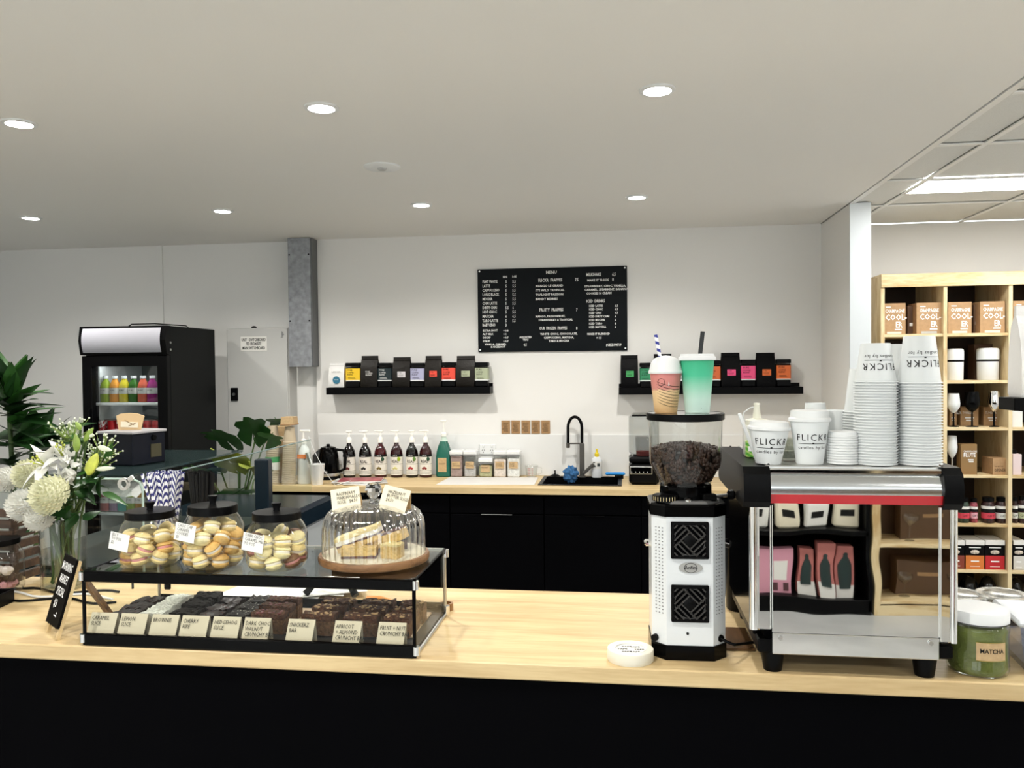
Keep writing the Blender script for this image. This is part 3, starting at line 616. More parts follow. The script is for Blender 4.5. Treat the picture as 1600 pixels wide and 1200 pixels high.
MB().loft([ov(.0365, .0238, .062), ov(.0388, .0248, .10), ov(.0385, .0245, .112)], False).build('label_wrap', m_whitep, o); MB().box((.012, -.0245, .090), (.018, .002, .022)).box((-.018, -.0225, .106), (.014, .002, .007)).box((-.014, -.0235, .080), (.012, .002, .010)).build('label_print', mat('label_dark', (.04, .05, .05), .6), o, smooth=0)
q = base(958, 748); o = thing('scrubbing_brush', 'bright blue scrubbing brush lying at the right end of the sink', 'brush', (q.x + .015, D - .13, ZK), .05)
MB().box((0, 0, .034), (.135, .035, .018), .007).build('handle', mat('blue_plastic', (.02, .28, .75), .4), o)
b_ = MB()
for i in range(9):
    for j in range(3): b_.cyl((.0 + i * .0065, -.010 + j * .010, .001), (.0 + i * .0065, -.010 + j * .010, .027), .003, n=5)
stuff(b_.build('bristles', m_blackp, o))
# blender with sound cover
q0, q1 = P(983, 738, 5.35), P(1030, 738, 5.35); o = thing('blender', 'bar blender in a clear rounded cover behind the bean hopper', 'blender', ((q0.x + q1.x) / 2, 5.42, ZK)); w = q1.x - q0.x; zt = P(1000, 646, 5.35).z - ZK
MB().box((0, 0, .07), (w, .2, .14), .02).build('base', m_blackp, o); MB().box((-.02, -.102, .095), (w - .05, .006, .05), .003).build('control_frame', m_steel, o); MB().box((-.02, -.105, .095), (w - .06, .006, .04), .003).build('control_panel', m_blackg, o)
for k in range(5): MB().cyl((-.08 + k * .025, -.108, .085), (-.08 + k * .025, -.111, .085), .003, n=8).build('button', m_white, o)
MB().box((0, 0, .16), (w, .2, .04), .012).build('seal_ring', m_blackp, o)
MB().box((0, 0, (zt + .18) / 2), (w, .2, zt - .18), .03).build('sound_cover', thin_glass('cover_clear', (.80, .82, .82), 1.5, .05, 1.8), o)
MB().lathe([(.05, .18), (.055, .3), (.05, .31)], 20).build('blend_jug', thin_glass('jug_smoke', (.7, .7, .7), 1.5, .1, 1.5), o); MB().lathe([(.048, .182), (.050, .21)], 20).build('smoothie_rest', mat('berry_red', (.3, .05, .05), .6), o)
MB().tube([(-w / 2 + .02, -.1, zt - .012), (w / 2 - .02, -.1, zt - .012)], .006, 8).build('cover_edge', m_blackp, o)
# black-lidded cup jar behind the machine
q = P(1146, 745, 5.2); o = thing('lid_holder', 'black topped holder of lids behind the espresso machine', 'holder', (P(1146, 740, 5.3).x, 5.3, ZK))
MB().lathe([(.055, 0), (.065, .10), (.066, .12)], 24).build('cup_body', m_cream, o); MB().lathe([(.07, .12), (.074, .21), (.066, .215)], 24).build('dark_sleeve', m_blackp, o)
for k in range(4): MB().cyl((.03 * math.cos(k * 2), .03 * math.sin(k * 2), .2), (.034 * math.cos(k * 2), .034 * math.sin(k * 2), .235 + .02 * (k % 2)), .006, n=8).build('black_straw', m_blackp, o)
# kettle
q = base(513, 750); o = thing('kettle', 'glossy black electric kettle at the left of the syrup bottles', 'kettle', (q.x - .02, q.y + .06, ZK))
MB().lathe([(.078, 0), (.082, .006), (.080, .02)], 28).build('power_base', m_blackp, o); MB().lathe([(.076, .022), (.078, .04), (.070, .16), (.062, .205), (.050, .222), (.02, .23)], 28).build('jug_body', m_blackg, o)
MB().lathe([(.0785, .024), (.0795, .034), (.0785, .044)], 28, capb=False, capt=False).build('base_band', m_steel, o)
MB().tube([(.06, 0, .205), (.11, 0, .20), (.125, 0, .15), (.118, 0, .07), (.075, 0, .05)], .010, 10).build('handle', m_blackp, o); MB().lathe([(.012, .228), (.014, .24), (.008, .244)], 12).build('lid_knob', m_blackp, o); txt('breville', .014, m_inkw, o, (-.02, -.081, .055), res=1)
q = base(495, 748); o = thing('toaster', 'dark grey rounded toaster behind the kettle', 'toaster', (q.x + .0, q.y + .17, ZK), .1)
MB().box((0, 0, .10), (.16, .16, .17), .035).build('body', mat('charcoal_plastic', (.03, .032, .033), .3), o); MB().box((0, 0, .186), (.10, .03, .003)).build('slot', m_ink, o, smooth=0)
for sx in (-1, 1): MB().box((sx * .05, 0, .008), (.02, .12, .016), .003).build('foot', m_blackp, o)
# kraft cup stacks in sleeves
m_kcup = mat('kraft_cup', (.50, .41, .29), .7); cupm = MB().lathe([(.030, 0), (.043, .098), (.0455, .100), (.0455, .104), (.042, .104), (.029, .003)], 20, capb=True, capt=False)
kc = cupm.mesh('kraft_cup', m_kcup)
def kstack(px, py, n, step, yy, label, lean):
    q = base(px, py)
    for k in range(n):
        c = link('kraft_cup', kc, None, (q.x + lean * k * .0006, yy, ZK + .105 + k * step), 0, (PI, 0, 0)); tag(c, 'kraft paper cup, %s of the %s tall stack on the bench' % (nth(k, n), label), 'paper cup', 'kraft cups in the two tall stacks on the bench')
    return q.x, ZK + .105 + n * step
YY = YK + .065
xa, za = kstack(427, 764, 24, .0125, YY, 'left', .2)
xb, zb_ = kstack(451, 764, 24, .0122, YY + .0, 'right', 1)
o = thing('cup_sleeve_label', 'green and white printed wrapper around the left stack of kraft cups', 'wrapper', (xa, YY, ZK)); MB().lathe([(.0475, .10), (.0475, .185)], 24, capb=False, capt=False).build('wrap', m_whitep, o)
MB().lathe([(.0478, .150), (.0478, .186)], 24, capb=False, capt=False).build('green_band', mat('wrapper_green', (.03, .30, .09), .5), o); txt('ECO', .02, m_inkw, o, (-.03, -.0485, .16), res=1); MB().lathe([(.007, 0), (.007, .002)], 14, M=Matrix.Rotation(PI / 2, 3, 'X'), c=(-.018, -.0475, .118)).build('round_mark', m_ink, o); txt('CUPS', .012, m_ink, o, (-.004, -.0485, .114), res=1)
o = thing('kraft_box', 'kraft cardboard box standing behind the stacked kraft cups', 'box', (xa - .01, YY + .14, ZK)); MB().box((0, 0, .19), (.13, .10, .38), .002).build('carton', m_kraftl, o, smooth=0); MB().box((0, -.051, .30), (.13, .002, .03)).build('packing_tape', m_cream, o, smooth=0)
o = thing('kraft_bowl', 'upturned kraft food box on top of the right cup stack', 'food box', (xb + .012, YY, zb_ + .0)); MB().loft([[(-.044, -.044, 0), (.044, -.044, 0), (.044, .044, 0), (-.044, .044, 0)], [(-.040, -.04, .055), (.040, -.04, .055), (.040, .04, .055), (-.040, .04, .055)]]).build('carton', m_kraftl, o, smooth=0); MB().box((0, 0, .004), (.094, .094, .008), .002).build('rim', m_kraft, o)
# white sanitiser bottle with pump
q = base(473, 762); o = thing('sanitiser_bottle', 'white pump bottle with an orange label next to the kraft cup stacks', 'bottle', (q.x - .01, YY + .05, ZK))
MB().loft([ov(.042, .036, 0), ov(.044, .038, .006), ov(.043, .037, .20), ov(.036, .031, .235), ov(.018, .018, .26), ov(.016, .016, .272)]).build('bottle_body', m_white, o); MB().lathe([(.021, .27), (.021, .294), (.007, .30), (.006, .35)], 16).build('pump_stem', m_pump, o)
MB().box((.012, 0, .355), (.075, .018, .014), .004).build('pump_head', m_pump, o); MB().box((.0, -.0375, .185), (.062, .004, .028), .002).build('orange_label', mat('label_orange', (.80, .20, .02), .5), o)
# milky plastic cup with steel scoop
q = base(496, 765); o = thing('plastic_tumbler', 'frosted plastic tumbler at the front of the bench holding a metal scoop', 'cup', (q.x, YK + .065, ZK)); YT = YK + .065
MB().lathe([(.034, 0), (.036, .003), (.050, .135), (.052, .138), (.048, .138), (.034, .005)], 24, capt=False).build('cup_wall', mat('frosted', (.80, .81, .80), .4, sss=0), o)
sc = thing('steel_scoop', 'steel scoop leaning out of the frosted tumbler', 'scoop', (q.x, YT, ZK)); MB().cyl((-.005, 0, .02), (-.066, 0, .215), .011, .016, 12).build('scoop_bowl', m_steel, sc); MB().tube([(-.066, 0, .213), (-.055, -.0, .16)], .004, 6).build('handle', m_steel, sc)
# magazine pile
a = base(552, 756); a.y = 5.28
for k in range(4):
    cols = ((.55, .54, .53), (.40, .39, .38), (.58, .56, .54), (.30, .03, .05)); lab = ['bottom of the pile', 'second from the bottom', 'third from the bottom', 'red covered, top of the pile'][k]
    o = thing('magazine', 'magazine lying by the kettle, ' + lab, 'magazine', (a.x + .03 + .04 * math.sin(k * 2.1), a.y + .01 * k, ZK + k * .005), (-.25, .35, .12, .2)[k], 'magazines on the bench')
    MB().box((0, 0, .0022), (.29, .205, .0044), .001).build('pages', m_whitep, o, smooth=0); MB().box((0, 0, .0046), (.288, .203, .0006)).build('cover', mat('mag_cover_%d' % k, cols[k], .3, var=.7 if k < 3 else .4, vscale=14), o, smooth=0)
tag(MB().tube([(P(480, 682, 5.1).x, 5.12, P(480, 682, 5.1).z), (P(487, 700, 5.1).x, 5.12, 1.08), (P(505, 735, 5.1).x, 5.12, .93), (P(520, 752, 5.1).x, 5.14, ZK + .004), (P(540, 757, 5.1).x, 5.2, ZK + .026)], .002, 6).build('loose_cable', m_white), 'thin white cord hanging from the pump bottle down to the magazines', 'cord')
# ------------------------------------------------------------------ drinks fridge
FX0, FX1, FY0, FY1, FZ = -3.50, -2.905, 4.93, 5.52, 1.885
fr = thing('drinks_fridge', 'tall black glass door drinks fridge with a white light box header', 'fridge', (0, 0, 0))
fw_ = FX1 - FX0; fcx = (FX0 + FX1) / 2; fcy = (FY0 + FY1) / 2
m_fin = mat('fridge_liner', (.72, .73, .72), .4)
MB().box((FX0 + .02, fcy, FZ / 2), (.04, FY1 - FY0, FZ), .006).build('side_panel', m_blackp, fr); MB().box((FX1 - .02, fcy, FZ / 2), (.04, FY1 - FY0, FZ), .006).build('side_panel', mat('fridge_side', (.0012, .0018, .0018), .4, spec=.15), fr)
MB().box((fcx, FY1 - .02, FZ / 2), (fw_ - .08, .04, FZ - .01)).build('back_panel', mat('fridge_back', (.10, .11, .11), .4), fr, smooth=0); MB().box((fcx, fcy, FZ - .1), (fw_ - .08, FY1 - FY0 - .01, .2)).build('top_box', m_blackp, fr, smooth=0); MB().box((fcx, fcy, .12), (fw_ - .08, FY1 - FY0 - .01, .24)).build('plinth', m_blackp, fr, smooth=0)
for sx in (FX0 + .045, FX1 - .045): MB().box((sx, fcy + .02, .95), (.01, FY1 - FY0 - .1, 1.4)).build('liner', m_fin, fr, smooth=0)
hz0, hz1 = 1.70, 1.885; prof = [(FY0 + .002, hz0), (FY0 - .045, hz0), (FY0 - .062, (hz0 + hz1) / 2), (FY0 - .045, hz1), (FY0 + .002, hz1)]
MB().prism(prof, FX0 - .005, FX1 + .005, 'X').build('header_case', m_blackp, fr, smooth=0)
g = [[(FX0 + .02 + (fw_ - .05) * u, FY0 - .050 - .017 * (1 - (2 * t - 1) ** 2), hz0 + .014 + (hz1 - hz0 - .028) * t) for u in (0, .5, 1)] for t in [k / 8 for k in range(9)]]
MB().sheet(g).build('light_box', mat('light_box', (.42, .42, .47), .3), fr, smooth=1)
for z in (1.775, 1.73): MB().cyl((FX1 + .006, FY0 - .01, z), (FX1 + .012, FY0 - .01, z), .008, n=10).build('switch_knob', m_steel, fr)
df = MB(); dz0, dz1 = .25, 1.695
for x in (FX0 + .035, FX1 - .035): df.box((x, FY0 - .02, (dz0 + dz1) / 2), (.07, .04, dz1 - dz0), .004)
df.box((fcx, FY0 - .02, dz1 - .035), (fw_ - .13, .04, .07)); df.box((fcx, FY0 - .02, dz0 + .04), (fw_ - .13, .04, .08))
dr = df.build('door', m_blackp, fr, smooth=0); MB().box((fcx, FY0 - .012, (dz0 + dz1) / 2), (fw_ - .13, .006, dz1 - dz0 - .14)).build('door_glass', thin_glass('fridge_glass', (.90, .92, .92)), dr, smooth=0)
MB().box((FX0 + .055, FY0 - .048, 1.1), (.012, .02, .5), .004).build('door_handle', m_blackm, dr)
tb = MB().tube([(fcx - .06, FY0 + .1, FZ), (fcx - .03, FY0 + .1, FZ + .02), (fcx + .12, FY0 + .12, FZ + .022), (fcx + .24, FY0 + .3, FZ + .015), (fcx + .26, FY0 + .3, FZ)], .004, 6); tb.build('top_cable', m_blackp, fr)
fl = bpy.data.lights.new('fridge_strip', 'AREA'); fl.shape = 'RECTANGLE'; fl.size = .4; fl.size_y = .05; fl.energy = 1.3; fl.color = (.95, 1, 1); link('light_strip', fl, fr, (fcx, FY0 + .05, 1.66))
SHZ = [P(200, 628, 5.05).z, P(200, 683, 5.05).z, P(200, 797, 5.05).z]
for z in SHZ:
    sh = MB().box((fcx, FY0 + .03, z - .010), (fw_ - .1, .012, .018), .002).build('shelf_front', m_white, fr)
    wr = MB()
    for k in range(16): wr.box((FX0 + .06 + k * (fw_ - .12) / 15, fcy + .0, z - .006), (.004, FY1 - FY0 - .12, .006))
    wr.build('shelf_wires', m_white, sh, smooth=0)
jb = None
JC = [('lime', (.30, .42, .02)), ('orange', (.75, .30, .03)), ('yellow', (.68, .55, .04)), ('green', (.05, .16, .03)), ('coral', (.68, .14, .08)), ('magenta', (.30, .01, .16))]
def juice(x, y, z, nm, c, label, grp):
    o = thing('juice_bottle', label, 'bottle', (x, y, z), 0, grp)
    MB().loft([sq(.031, 0, .6, 16), sq(.033, .005, .6, 16), sq(.033, .10, .6, 16), sq(.028, .125, .8, 16), sq(.017, .148, 1, 16), sq(.016, .158, 1, 16)]).build('juice_body', mat('juice_' + nm, c, .15), o)
    MB().loft([sq(.0335, .055, .6, 16), sq(.0335, .094, .6, 16)], False).build('paper_label', m_whitep, o); MB().lathe([(.018, .156), (.018, .174)], 14).build('cap', m_white, o); txt('PURE', .015, m_ink, o, (-.02, -.0295, .073), res=1)
for k, (nm, c) in enumerate(JC):
    q = P(168 + k * 14.6, 628, FY0 + .10); juice(q.x, FY0 + .085, SHZ[0] + .001, nm, c, '%s coloured juice bottle on the top fridge shelf' % nm, 'juice bottles on the top fridge shelf')
for k, (nm, c) in enumerate((('rose', (.55, .16, .16)), ('mauve', (.38, .25, .38)), ('aqua', (.10, .40, .38)), ('green2', (.25, .35, .06)), ('tan', (.45, .25, .08)))):
    q = P(168 + k * 13.5, 797, FY0 + .10); nn = ('rose pink', 'mauve', 'aqua', 'leaf green', 'tan orange')[k]
    juice(q.x, FY0 + .085, SHZ[2] + .001, nm, c, '%s juice bottle on the low fridge shelf behind the glass guard' % nn, 'juice bottles on the low fridge shelf')
def can(x, y, z, body, label):
    o = thing('drink_can', label, 'can', (x, y, z), 0, 'drink cans on the middle fridge shelf')
    MB().lathe([(.024, 0), (.031, .008), (.031, .105), (.026, .115)], 20, capt=False).build('can_body', body, o); MB().lathe([(.026, .114), (.027, .118), (.024, .116), (.0, .115)], 20, capb=False, capt=False).build('can_rim', m_steel, o)
m_redcan = mat('red_can', (.45, .01, .015), .25, .3); m_redpat = mat('red_pattern_can', (.5, .02, .02), .3)
n_, l_ = nt(m_redpat); nz = n_.new('ShaderNodeTexNoise'); nz.inputs['Scale'].default_value = 60; tc = n_.new('ShaderNodeTexCoord'); l_.new(tc.outputs['Object'], nz.inputs['Vector']); cr = n_.new('ShaderNodeValToRGB'); cr.color_ramp.interpolation = 'CONSTANT'; cr.color_ramp.elements[1].position = .52; cr.color_ramp.elements[0].color = (.35, .01, .02, 1); cr.color_ramp.elements[1].color = (.75, .72, .70, 1); l_.new(nz.outputs[0], cr.inputs[0]); l_.new(cr.outputs[0], n_['Principled BSDF'].inputs['Base Color'])
m_grcan = mat('grey_can', (.5, .5, .48), .3, .4)
for k in range(7):
    q = P(164 + k * 14, 684, FY0 + .1); body = (m_redpat, m_redcan, m_redpat, m_grcan, m_grcan, m_redcan, m_redcan)[k]
    lab = ('red and white patterned can at the left of the middle fridge shelf', 'plain red can second from the left on the middle fridge shelf', 'red and white patterned can beside the kraft envelope in the fridge', 'grey can behind the kraft envelope', 'grey can right of the kraft envelope', 'red can second from the right on the middle fridge shelf', 'red can at the right of the middle fridge shelf')[k]
    can(q.x, FY0 + .085, SHZ[1] + .001, body, lab)
    can(q.x + .01, FY0 + .16, SHZ[1] + .001, m_blackg if k % 2 else m_redcan, 'can in the second row of the middle fridge shelf, ' + LR[k])
o = thing('water_bottle', 'clear tall water bottle with a blue cap at the right of the top fridge shelf', 'bottle', (FX1 - .085, FY0 + .10, SHZ[0] + .001)); MB().lathe([(.026, 0), (.028, .006), (.028, .14), (.012, .19), (.012, .2)], 16).build('bottle_wall', mat('water_plastic', (.35, .42, .45), .15), o); MB().lathe([(.014, .198), (.014, .215)], 12).build('cap', mat('cap_blue', (.03, .08, .35), .4), o); MB().lathe([(.0285, .07), (.0285, .11)], 16, capb=False, capt=False).build('wrap_label', m_whitep, o)

# ------------------------------------------------------------------ glass display guard behind the counter
GX, GZ = -1.655, 1.222; GY0, GY1 = 2.62, 4.15; GXL = -2.35
m_navy = mat('navy_panel', (.006, .013, .021), .25, spec=.35); m_grey = mat('cabinet_grey', (.36, .38, .39), .4)
gd = thing('glass_display_cabinet', 'grey display cabinet with tinted glass top and sides standing behind the front counter', 'display cabinet', (0, 0, 0))
MB().box(((GXL + GX) / 2, (GY0 + 4.45) / 2, .38), (GX - GXL, 4.45 - GY0, .76), .01).build('base', m_grey, gd)
MB().box(((GXL + GX) / 2 + .006, (GY0 + 4.45) / 2, .82), (GX - GXL + .012, 4.45 - GY0, .12), .02).build('navy_rail', m_navy, gd)
MB().box((GX - .0, (GY0 + GY1) / 2, (GZ + .88) / 2), (.006, GY1 - GY0, GZ - .88), .001).build('side_glass', m_glassg, gd, smooth=0)
MB().box((GXL + .34, GY0 + .003, (GZ + .88) / 2), (.62, .006, GZ - .88), .001).build('end_glass', m_glassg, gd, smooth=0)
MB().box((-1.965, (2.72 + 3.6) / 2, GZ - .004), (.40, .88, .008), .001).build('top_glass', mat('dark_top_glass', (.02, .035, .035), .05, spec=.6), gd, smooth=0)
ed = MB().tube([(GX, GY0, .9), (GX, GY0, GZ - .04), (GX - .01, GY0, GZ - .01), (GX - .04, GY0, GZ), (GX - .35, GY0, GZ)], .004, 8); ed.build('glass_edge', mat('glass_edge_green', (.42, .55, .50), .15, spec=.6), gd)
MB().tube([(GX, GY0, GZ), (GX, GY1, GZ)], .003, 6).build('glass_edge', mat('glass_edge_dark', (.20, .27, .26), .15, spec=.6), gd)
hb = MB().lathe([(.012, 0), (.022, 0), (.022, .008), (.012, .008), (.012, 0)], 20, capb=False, capt=False, M=Matrix.Rotation(PI / 2, 3, 'X'), c=(P(195, 756, GY0).x, GY0 - .001, P(195, 756, GY0).z)); hb.box((P(205, 748, GY0).x, GY0 - .005, P(205, 748, GY0).z), (.028, .008, .016), .002, rot=(0, -.6, 0)).build('hinge_bracket', m_white, gd)
qa = P(395, 718, 3.45); qb = P(417, 718, 3.45); MB().box(((qa.x + qb.x) / 2 + .004, 3.475, (qa.z + .86) / 2), (qb.x - qa.x, .05, qa.z - .86), .006).build('end_post', m_navy, gd)
MB().box((-2.0, 3.2, .885), (.6, 1.0, .012)).build('display_deck', mat('dark_deck', (.03, .04, .04), .3), gd, smooth=0)
# crumpled clear wrapping inside
r = random.Random(5); q = P(176, 756, 2.75); gq = [[(q.x - .10 + .20 * i / 8, 2.75 + r.uniform(-.012, .012) + .02 * j, q.z - .045 + .055 * j / 4 * (1 - .04 * i) + r.uniform(-.006, .006)) for i in range(9)] for j in range(5)]
tag(MB().sheet(gq).build('plastic_wrapping', mat('crinkle_film', (.62, .64, .62), .25, bump=.4, bscale=60), smooth=.4), 'crumpled pale plastic film draped behind the glass end of the display cabinet', 'plastic film')
# suggestion box on the glass top
q = P(203, 737, 2.98); o = thing('suggestion_box', 'dark navy slotted box with a grey lid standing on the glass cabinet top', 'box', (q.x - .045, q.y + .09, GZ + .0005), 1.36); o.scale = (1.12, 1.12, 1.05)
m_nbox = mat('navy_box', (.0035, .005, .011), .35, spec=.25)
MB().box((0, 0, .06), (.155, .155, .118), .003).build('box_body', m_nbox, o, smooth=0); MB().box((0, 0, .124), (.165, .165, .010), .002).build('lid', mat('grey_lid', (.34, .33, .34), .4), o, smooth=0); MB().box((.03, -.079, .05), (.05, .003, .05)).build('front_window', mat('dull_gold', (.05, .045, .022), .4), o, smooth=0)
MB().lathe([(.012, 0), (.010, .006)], 14, M=Matrix.Rotation(PI / 2, 3, 'X'), c=(.02, -.078, .10)).build('lock', m_blackm, o)
a = P(203, 667, 3.06); e = thing('kraft_envelope', 'open kraft paper envelope standing on the slotted navy box', 'envelope', (a.x, 3.06, GZ + .1365), .3, None)
MB().prism([(-.042, 0), (.042, 0), (.056, .055), (.03, .066), (0, .069), (-.035, .066), (-.050, .058)], -.004, .004, 'Y').build('paper', mat('envelope_tan', (.66, .47, .26), .7), e, smooth=0); MB().box((0, -.0055, .022), (.066, .002, .022), 0, rot=(0, .06, 0)).build('paper_fold', m_cream, e, smooth=0)
MB().box((0, -.0065, .03), (.04, .001, .003), rot=(0, .5, 0)).box((.01, -.0065, .022), (.03, .001, .003), rot=(0, -.4, 0)).build('ink_scribble', mat('tan_ink', (.25, .15, .06), .7), e, smooth=0)

# ------------------------------------------------------------------ plants
m_leaf = mat('leaf_dark', (.012, .048, .010), .35, spec=.5, var=.35, vscale=7); m_leaf2 = mat('leaf_mid', (.03, .11, .018), .35, var=.35, vscale=8); m_leafy = mat('leaf_yellow', (.26, .29, .05), .4, var=.4, vscale=9); m_stem = mat('stem_green', (.06, .11, .03), .6)
def leaf_mesh(L, Wd, curl=.25, n=7, fold=.12, tip=.6):
    rows = []
    for i in range(n + 1):
        t = i / n; w = Wd / 2 * math.sin(PI * t ** tip) ** .9 if 0 < t < 1 else .0005
        z = -curl * L * t * t; rows.append([(L * t, -w, z + fold * w), (L * t, -w * .5, z + fold * w * .35), (L * t, 0, z), (L * t, w * .5, z + fold * w * .35), (L * t, w, z + fold * w)])
    b = MB().sheet(rows); n0 = len(b.v); top = list(b.v); faces = list(b.f)
    b.v += [(x, y, z - .0012) for x, y, z in top]; b.f += [tuple(i + n0 for i in f[::-1]) for f in faces]; return b
def dirrot(d, roll=0):
    d = Vector(d).normalized(); q = d.to_track_quat('X', 'Z'); return (q.to_matrix() @ Matrix.Rotation(roll, 3, 'X')).to_euler()
LM = [leaf_mesh(.28, .12, .18).mesh('leaf', m_leaf, 1.2), leaf_mesh(.27, .075, .25).mesh('leaf', m_leaf, 1.2), leaf_mesh(.27, .115, .12).mesh('leaf', m_leaf2, 1.2)]
def cane(px, pyt, Y, label, specs, pot=True):
    q = P(px, pyt, Y); o = thing('potted_plant', label, 'plant', (q.x, Y, 0)); top = q.z
    MB().lathe([(.10, 0), (.14, .02), (.16, .28), (.17, .30), (.15, .30), (.14, .26), (0, .26)], 24, capt=False).build('pot', mat('pot_grey', (.10, .10, .10), .6), o)
    MB().tube([(0, 0, .26), (.02, 0, .7), (-.01, .0, top - .25), (0, 0, top - .02)], [.018, .016, .012, .006], 8).build('stem', m_stem, o)
    for k, (dz, az, el, sc_, mi) in enumerate(specs):
        d = (math.cos(az) * math.cos(el), math.sin(az) * math.cos(el), math.sin(el)); l = link('leaf', LM[mi], o, (0, 0, top - dz), 0, dirrot(d, rnd.uniform(-.5, .5))); l.scale = (sc_,) * 3
    return o
r = random.Random(11); sp = []
for k in range(13): sp.append((.20 + .10 * r.random(), k * .7, 1.05 + .35 * r.random(), .85 + .25 * r.random(), 2 if k % 2 == 0 else 0))
for k in range(26): sp.append((.22 + .42 * r.random(), r.uniform(0, 2 * PI), r.uniform(.05, .7), .7 + .35 * r.random(), k % 3))
for az, el, dz in ((-.2, .35, .24), (-.35, .25, .28), (.15, .3, .30), (-.1, .1, .36), (-.5, .45, .3), (-.3, .0, .42), (-.6, .2, .5)): sp.append((dz, az, el, 1.2, 1))
for k in range(12): sp.append((.5 + .3 * r.random(), r.uniform(0, 2 * PI), r.uniform(-.1, .6), .9, k % 2))
cane(14, 560, 4.3, 'tall leafy green plant at the left edge beside the fridge', sp)
sp = [(.12 + .03 * k, -1.3 + k * .42, 1.15 - .12 * abs(k - 3), 1.2, 2 if k % 2 else 0) for k in range(8)] + [(.14, .2, .45, 1.4, 0), (.16, .0, .2, 1.3, 0), (.18, 2.6, .7, 1.1, 0), (.2, -2.4, .6, 1.0, 1), (.24, .5, .15, 1.1, 1), (.3, 2.0, .3, 1.0, 0)]
cane(50, 655, 4.64, 'shorter fan-leaved shoot growing between the tall plant and the fridge', sp)
# monstera with split leaves behind the cabinet glass
def monstera(L, m):
    out = []; n = 18
    for k in range(n + 1):
        t = -PI * .94 + 2 * PI * .94 * k / n; rr = L * .5 * (1.05 - .25 * math.cos(t) * 0); notch = .72 if k % 3 == 1 and 2 < k < n - 2 else 1.0
        out.append((L * .42 + rr * math.cos(t) * notch, rr * .86 * math.sin(t) * notch))
    c = (L * .35, 0); vs = [(c[0], c[1], 0)] + [(x, y, -.5 * ((x - c[0]) ** 2 + y * y) / L + .22 * abs(y)) for x, y in out]; nn = len(vs)
    b = MB(); b.v = vs + [(x, y, z - .0015) for x, y, z in vs]; b.f = [(0, i, i + 1) for i in range(1, nn - 1)] + [(nn, nn + i + 1, nn + i) for i in range(1, nn - 1)]
    b.box((L * .38, 0, .0005), (L * .8, .005, .003)); return b.mesh('leaf', m, 1.2)
MM = [monstera(.24, m_leaf), monstera(.22, m_leaf2), monstera(.2, m_leafy)]
q = P(385, 760, 4.85); o = thing('monstera_plant', 'split-leaf monstera plant between the fridge and the bench seen through the glass', 'plant', (q.x, 4.75, 0))
MB().lathe([(.12, 0), (.15, .02), (.18, .40), (.19, .42), (.16, .42), (0, .38)], 24, capt=False).build('pot', mat('pot_white', (.6, .6, .58), .5), o)
def mleaf(px, py, Y, mi, d, sc_=1.0, roll=0):
    t = P(px, py, Y); loc = Vector((t.x - q.x, Y - 4.75, t.z)); l = link('leaf', MM[mi], o, loc, 0, dirrot(d, roll)); l.scale = (sc_,) * 3
    MB().tube([(0, 0, .38), (loc.x * .3, loc.y * .3, .4 + (loc.z - .4) * .6), tuple(loc)], .005, 6).build('leaf_stalk', m_stem, o)
for a in ((372, 700, 4.75, 0, (-.5, -.55, .55), 1.1, .3), (398, 690, 4.8, 0, (.15, -.6, .9), 1.0, 0), (412, 695, 4.85, 1, (.6, -.5, .5), .9, -.4), (440, 668, 5.45, 1, (.0, -.7, .5), .8, 0), (345, 735, 4.6, 1, (-.4, -.8, .15), 1.0, .2), (375, 730, 4.6, 2, (-.3, -.75, .5), 1.6, .2), (392, 735, 4.6, 2, (.35, -.8, .3), 1.5, -.2), (385, 760, 4.60, 0, (.0, -.85, -.1), 1.2, 0), (365, 775, 4.62, 0, (-.5, -.7, -.1), 1.1, .3), (400, 785, 4.62, 0, (.3, -.8, -.2), 1.1, -.2), (325, 740, 4.62, 1, (-.2, -.8, .4), .9, 0), (385, 800, 4.64, 0, (-.1, -.8, -.2), 1.1, 0), (352, 800, 4.64, 0, (-.4, -.8, .1), 1.1, 0)): mleaf(*a)
o2 = None
# ------------------------------------------------------------------ glass cake case on the counter
CX0, CX1, CY0, CY1, CZ = -1.308, -.482, 1.823, 2.146, 1.112
cs = thing('cake_display_case', 'low glass cake case with black rails on the front counter', 'display case', (0, 0, 0)); cm = ((CX0 + CX1) / 2, (CY0 + CY1) / 2); cw = CX1 - CX0; cd_ = CY1 - CY0
MB().box((cm[0], CY0 - .004, ZT + .0155), (cw, .012, .030), .003).build('bottom_rail', m_blackg, cs); MB().box((cm[0], CY0 - .004, CZ - .0125), (cw, .012, .026), .003).build('top_rail', m_blackg, cs)
MB().box((cm[0], CY1, CZ - .004), (cw, .010, .008), .002).build('top_rail', m_steel, cs); MB().box((cm[0], CY1, ZT + .018), (cw, .010, .034), .003).build('bottom_rail', m_blackg, cs)
MB().box((cm[0], cm[1], ZT + .007), (cw - .01, cd_ - .012, .010)).build('floor_panel', mat('case_floor', (.05, .045, .04), .5), cs, smooth=0)
for x in (CX0, CX1):
    MB().box((x, cm[1], CZ - .006), (.008, cd_, .014), .002).build('side_rail', m_blackg, cs); MB().box((x, cm[1], ZT + .004), (.008, cd_, .008), .002).build('side_rail', m_steel, cs)
    for y in (CY0, CY1): 
        MB().tube([(x, y - .004, ZT + .002), (x, y - .004, CZ - .004)], .0045, 10).build('corner_post', m_blackg if y == CY0 else m_steel, cs)
        for z in (ZT + .018, CZ - .012): MB().cyl((x + (.004 if x > -1 else -.004), y - .004, z - .010), (x + (.004 if x > -1 else -.004), y - .004, z + .010), .0085, n=12).build('clamp', m_chrome, cs)
MB().box((cm[0], CY0 + .004, (ZT + CZ) / 2), (cw - .01, .004, CZ - ZT - .06)).build('front_glass', m_glass, cs, smooth=0)
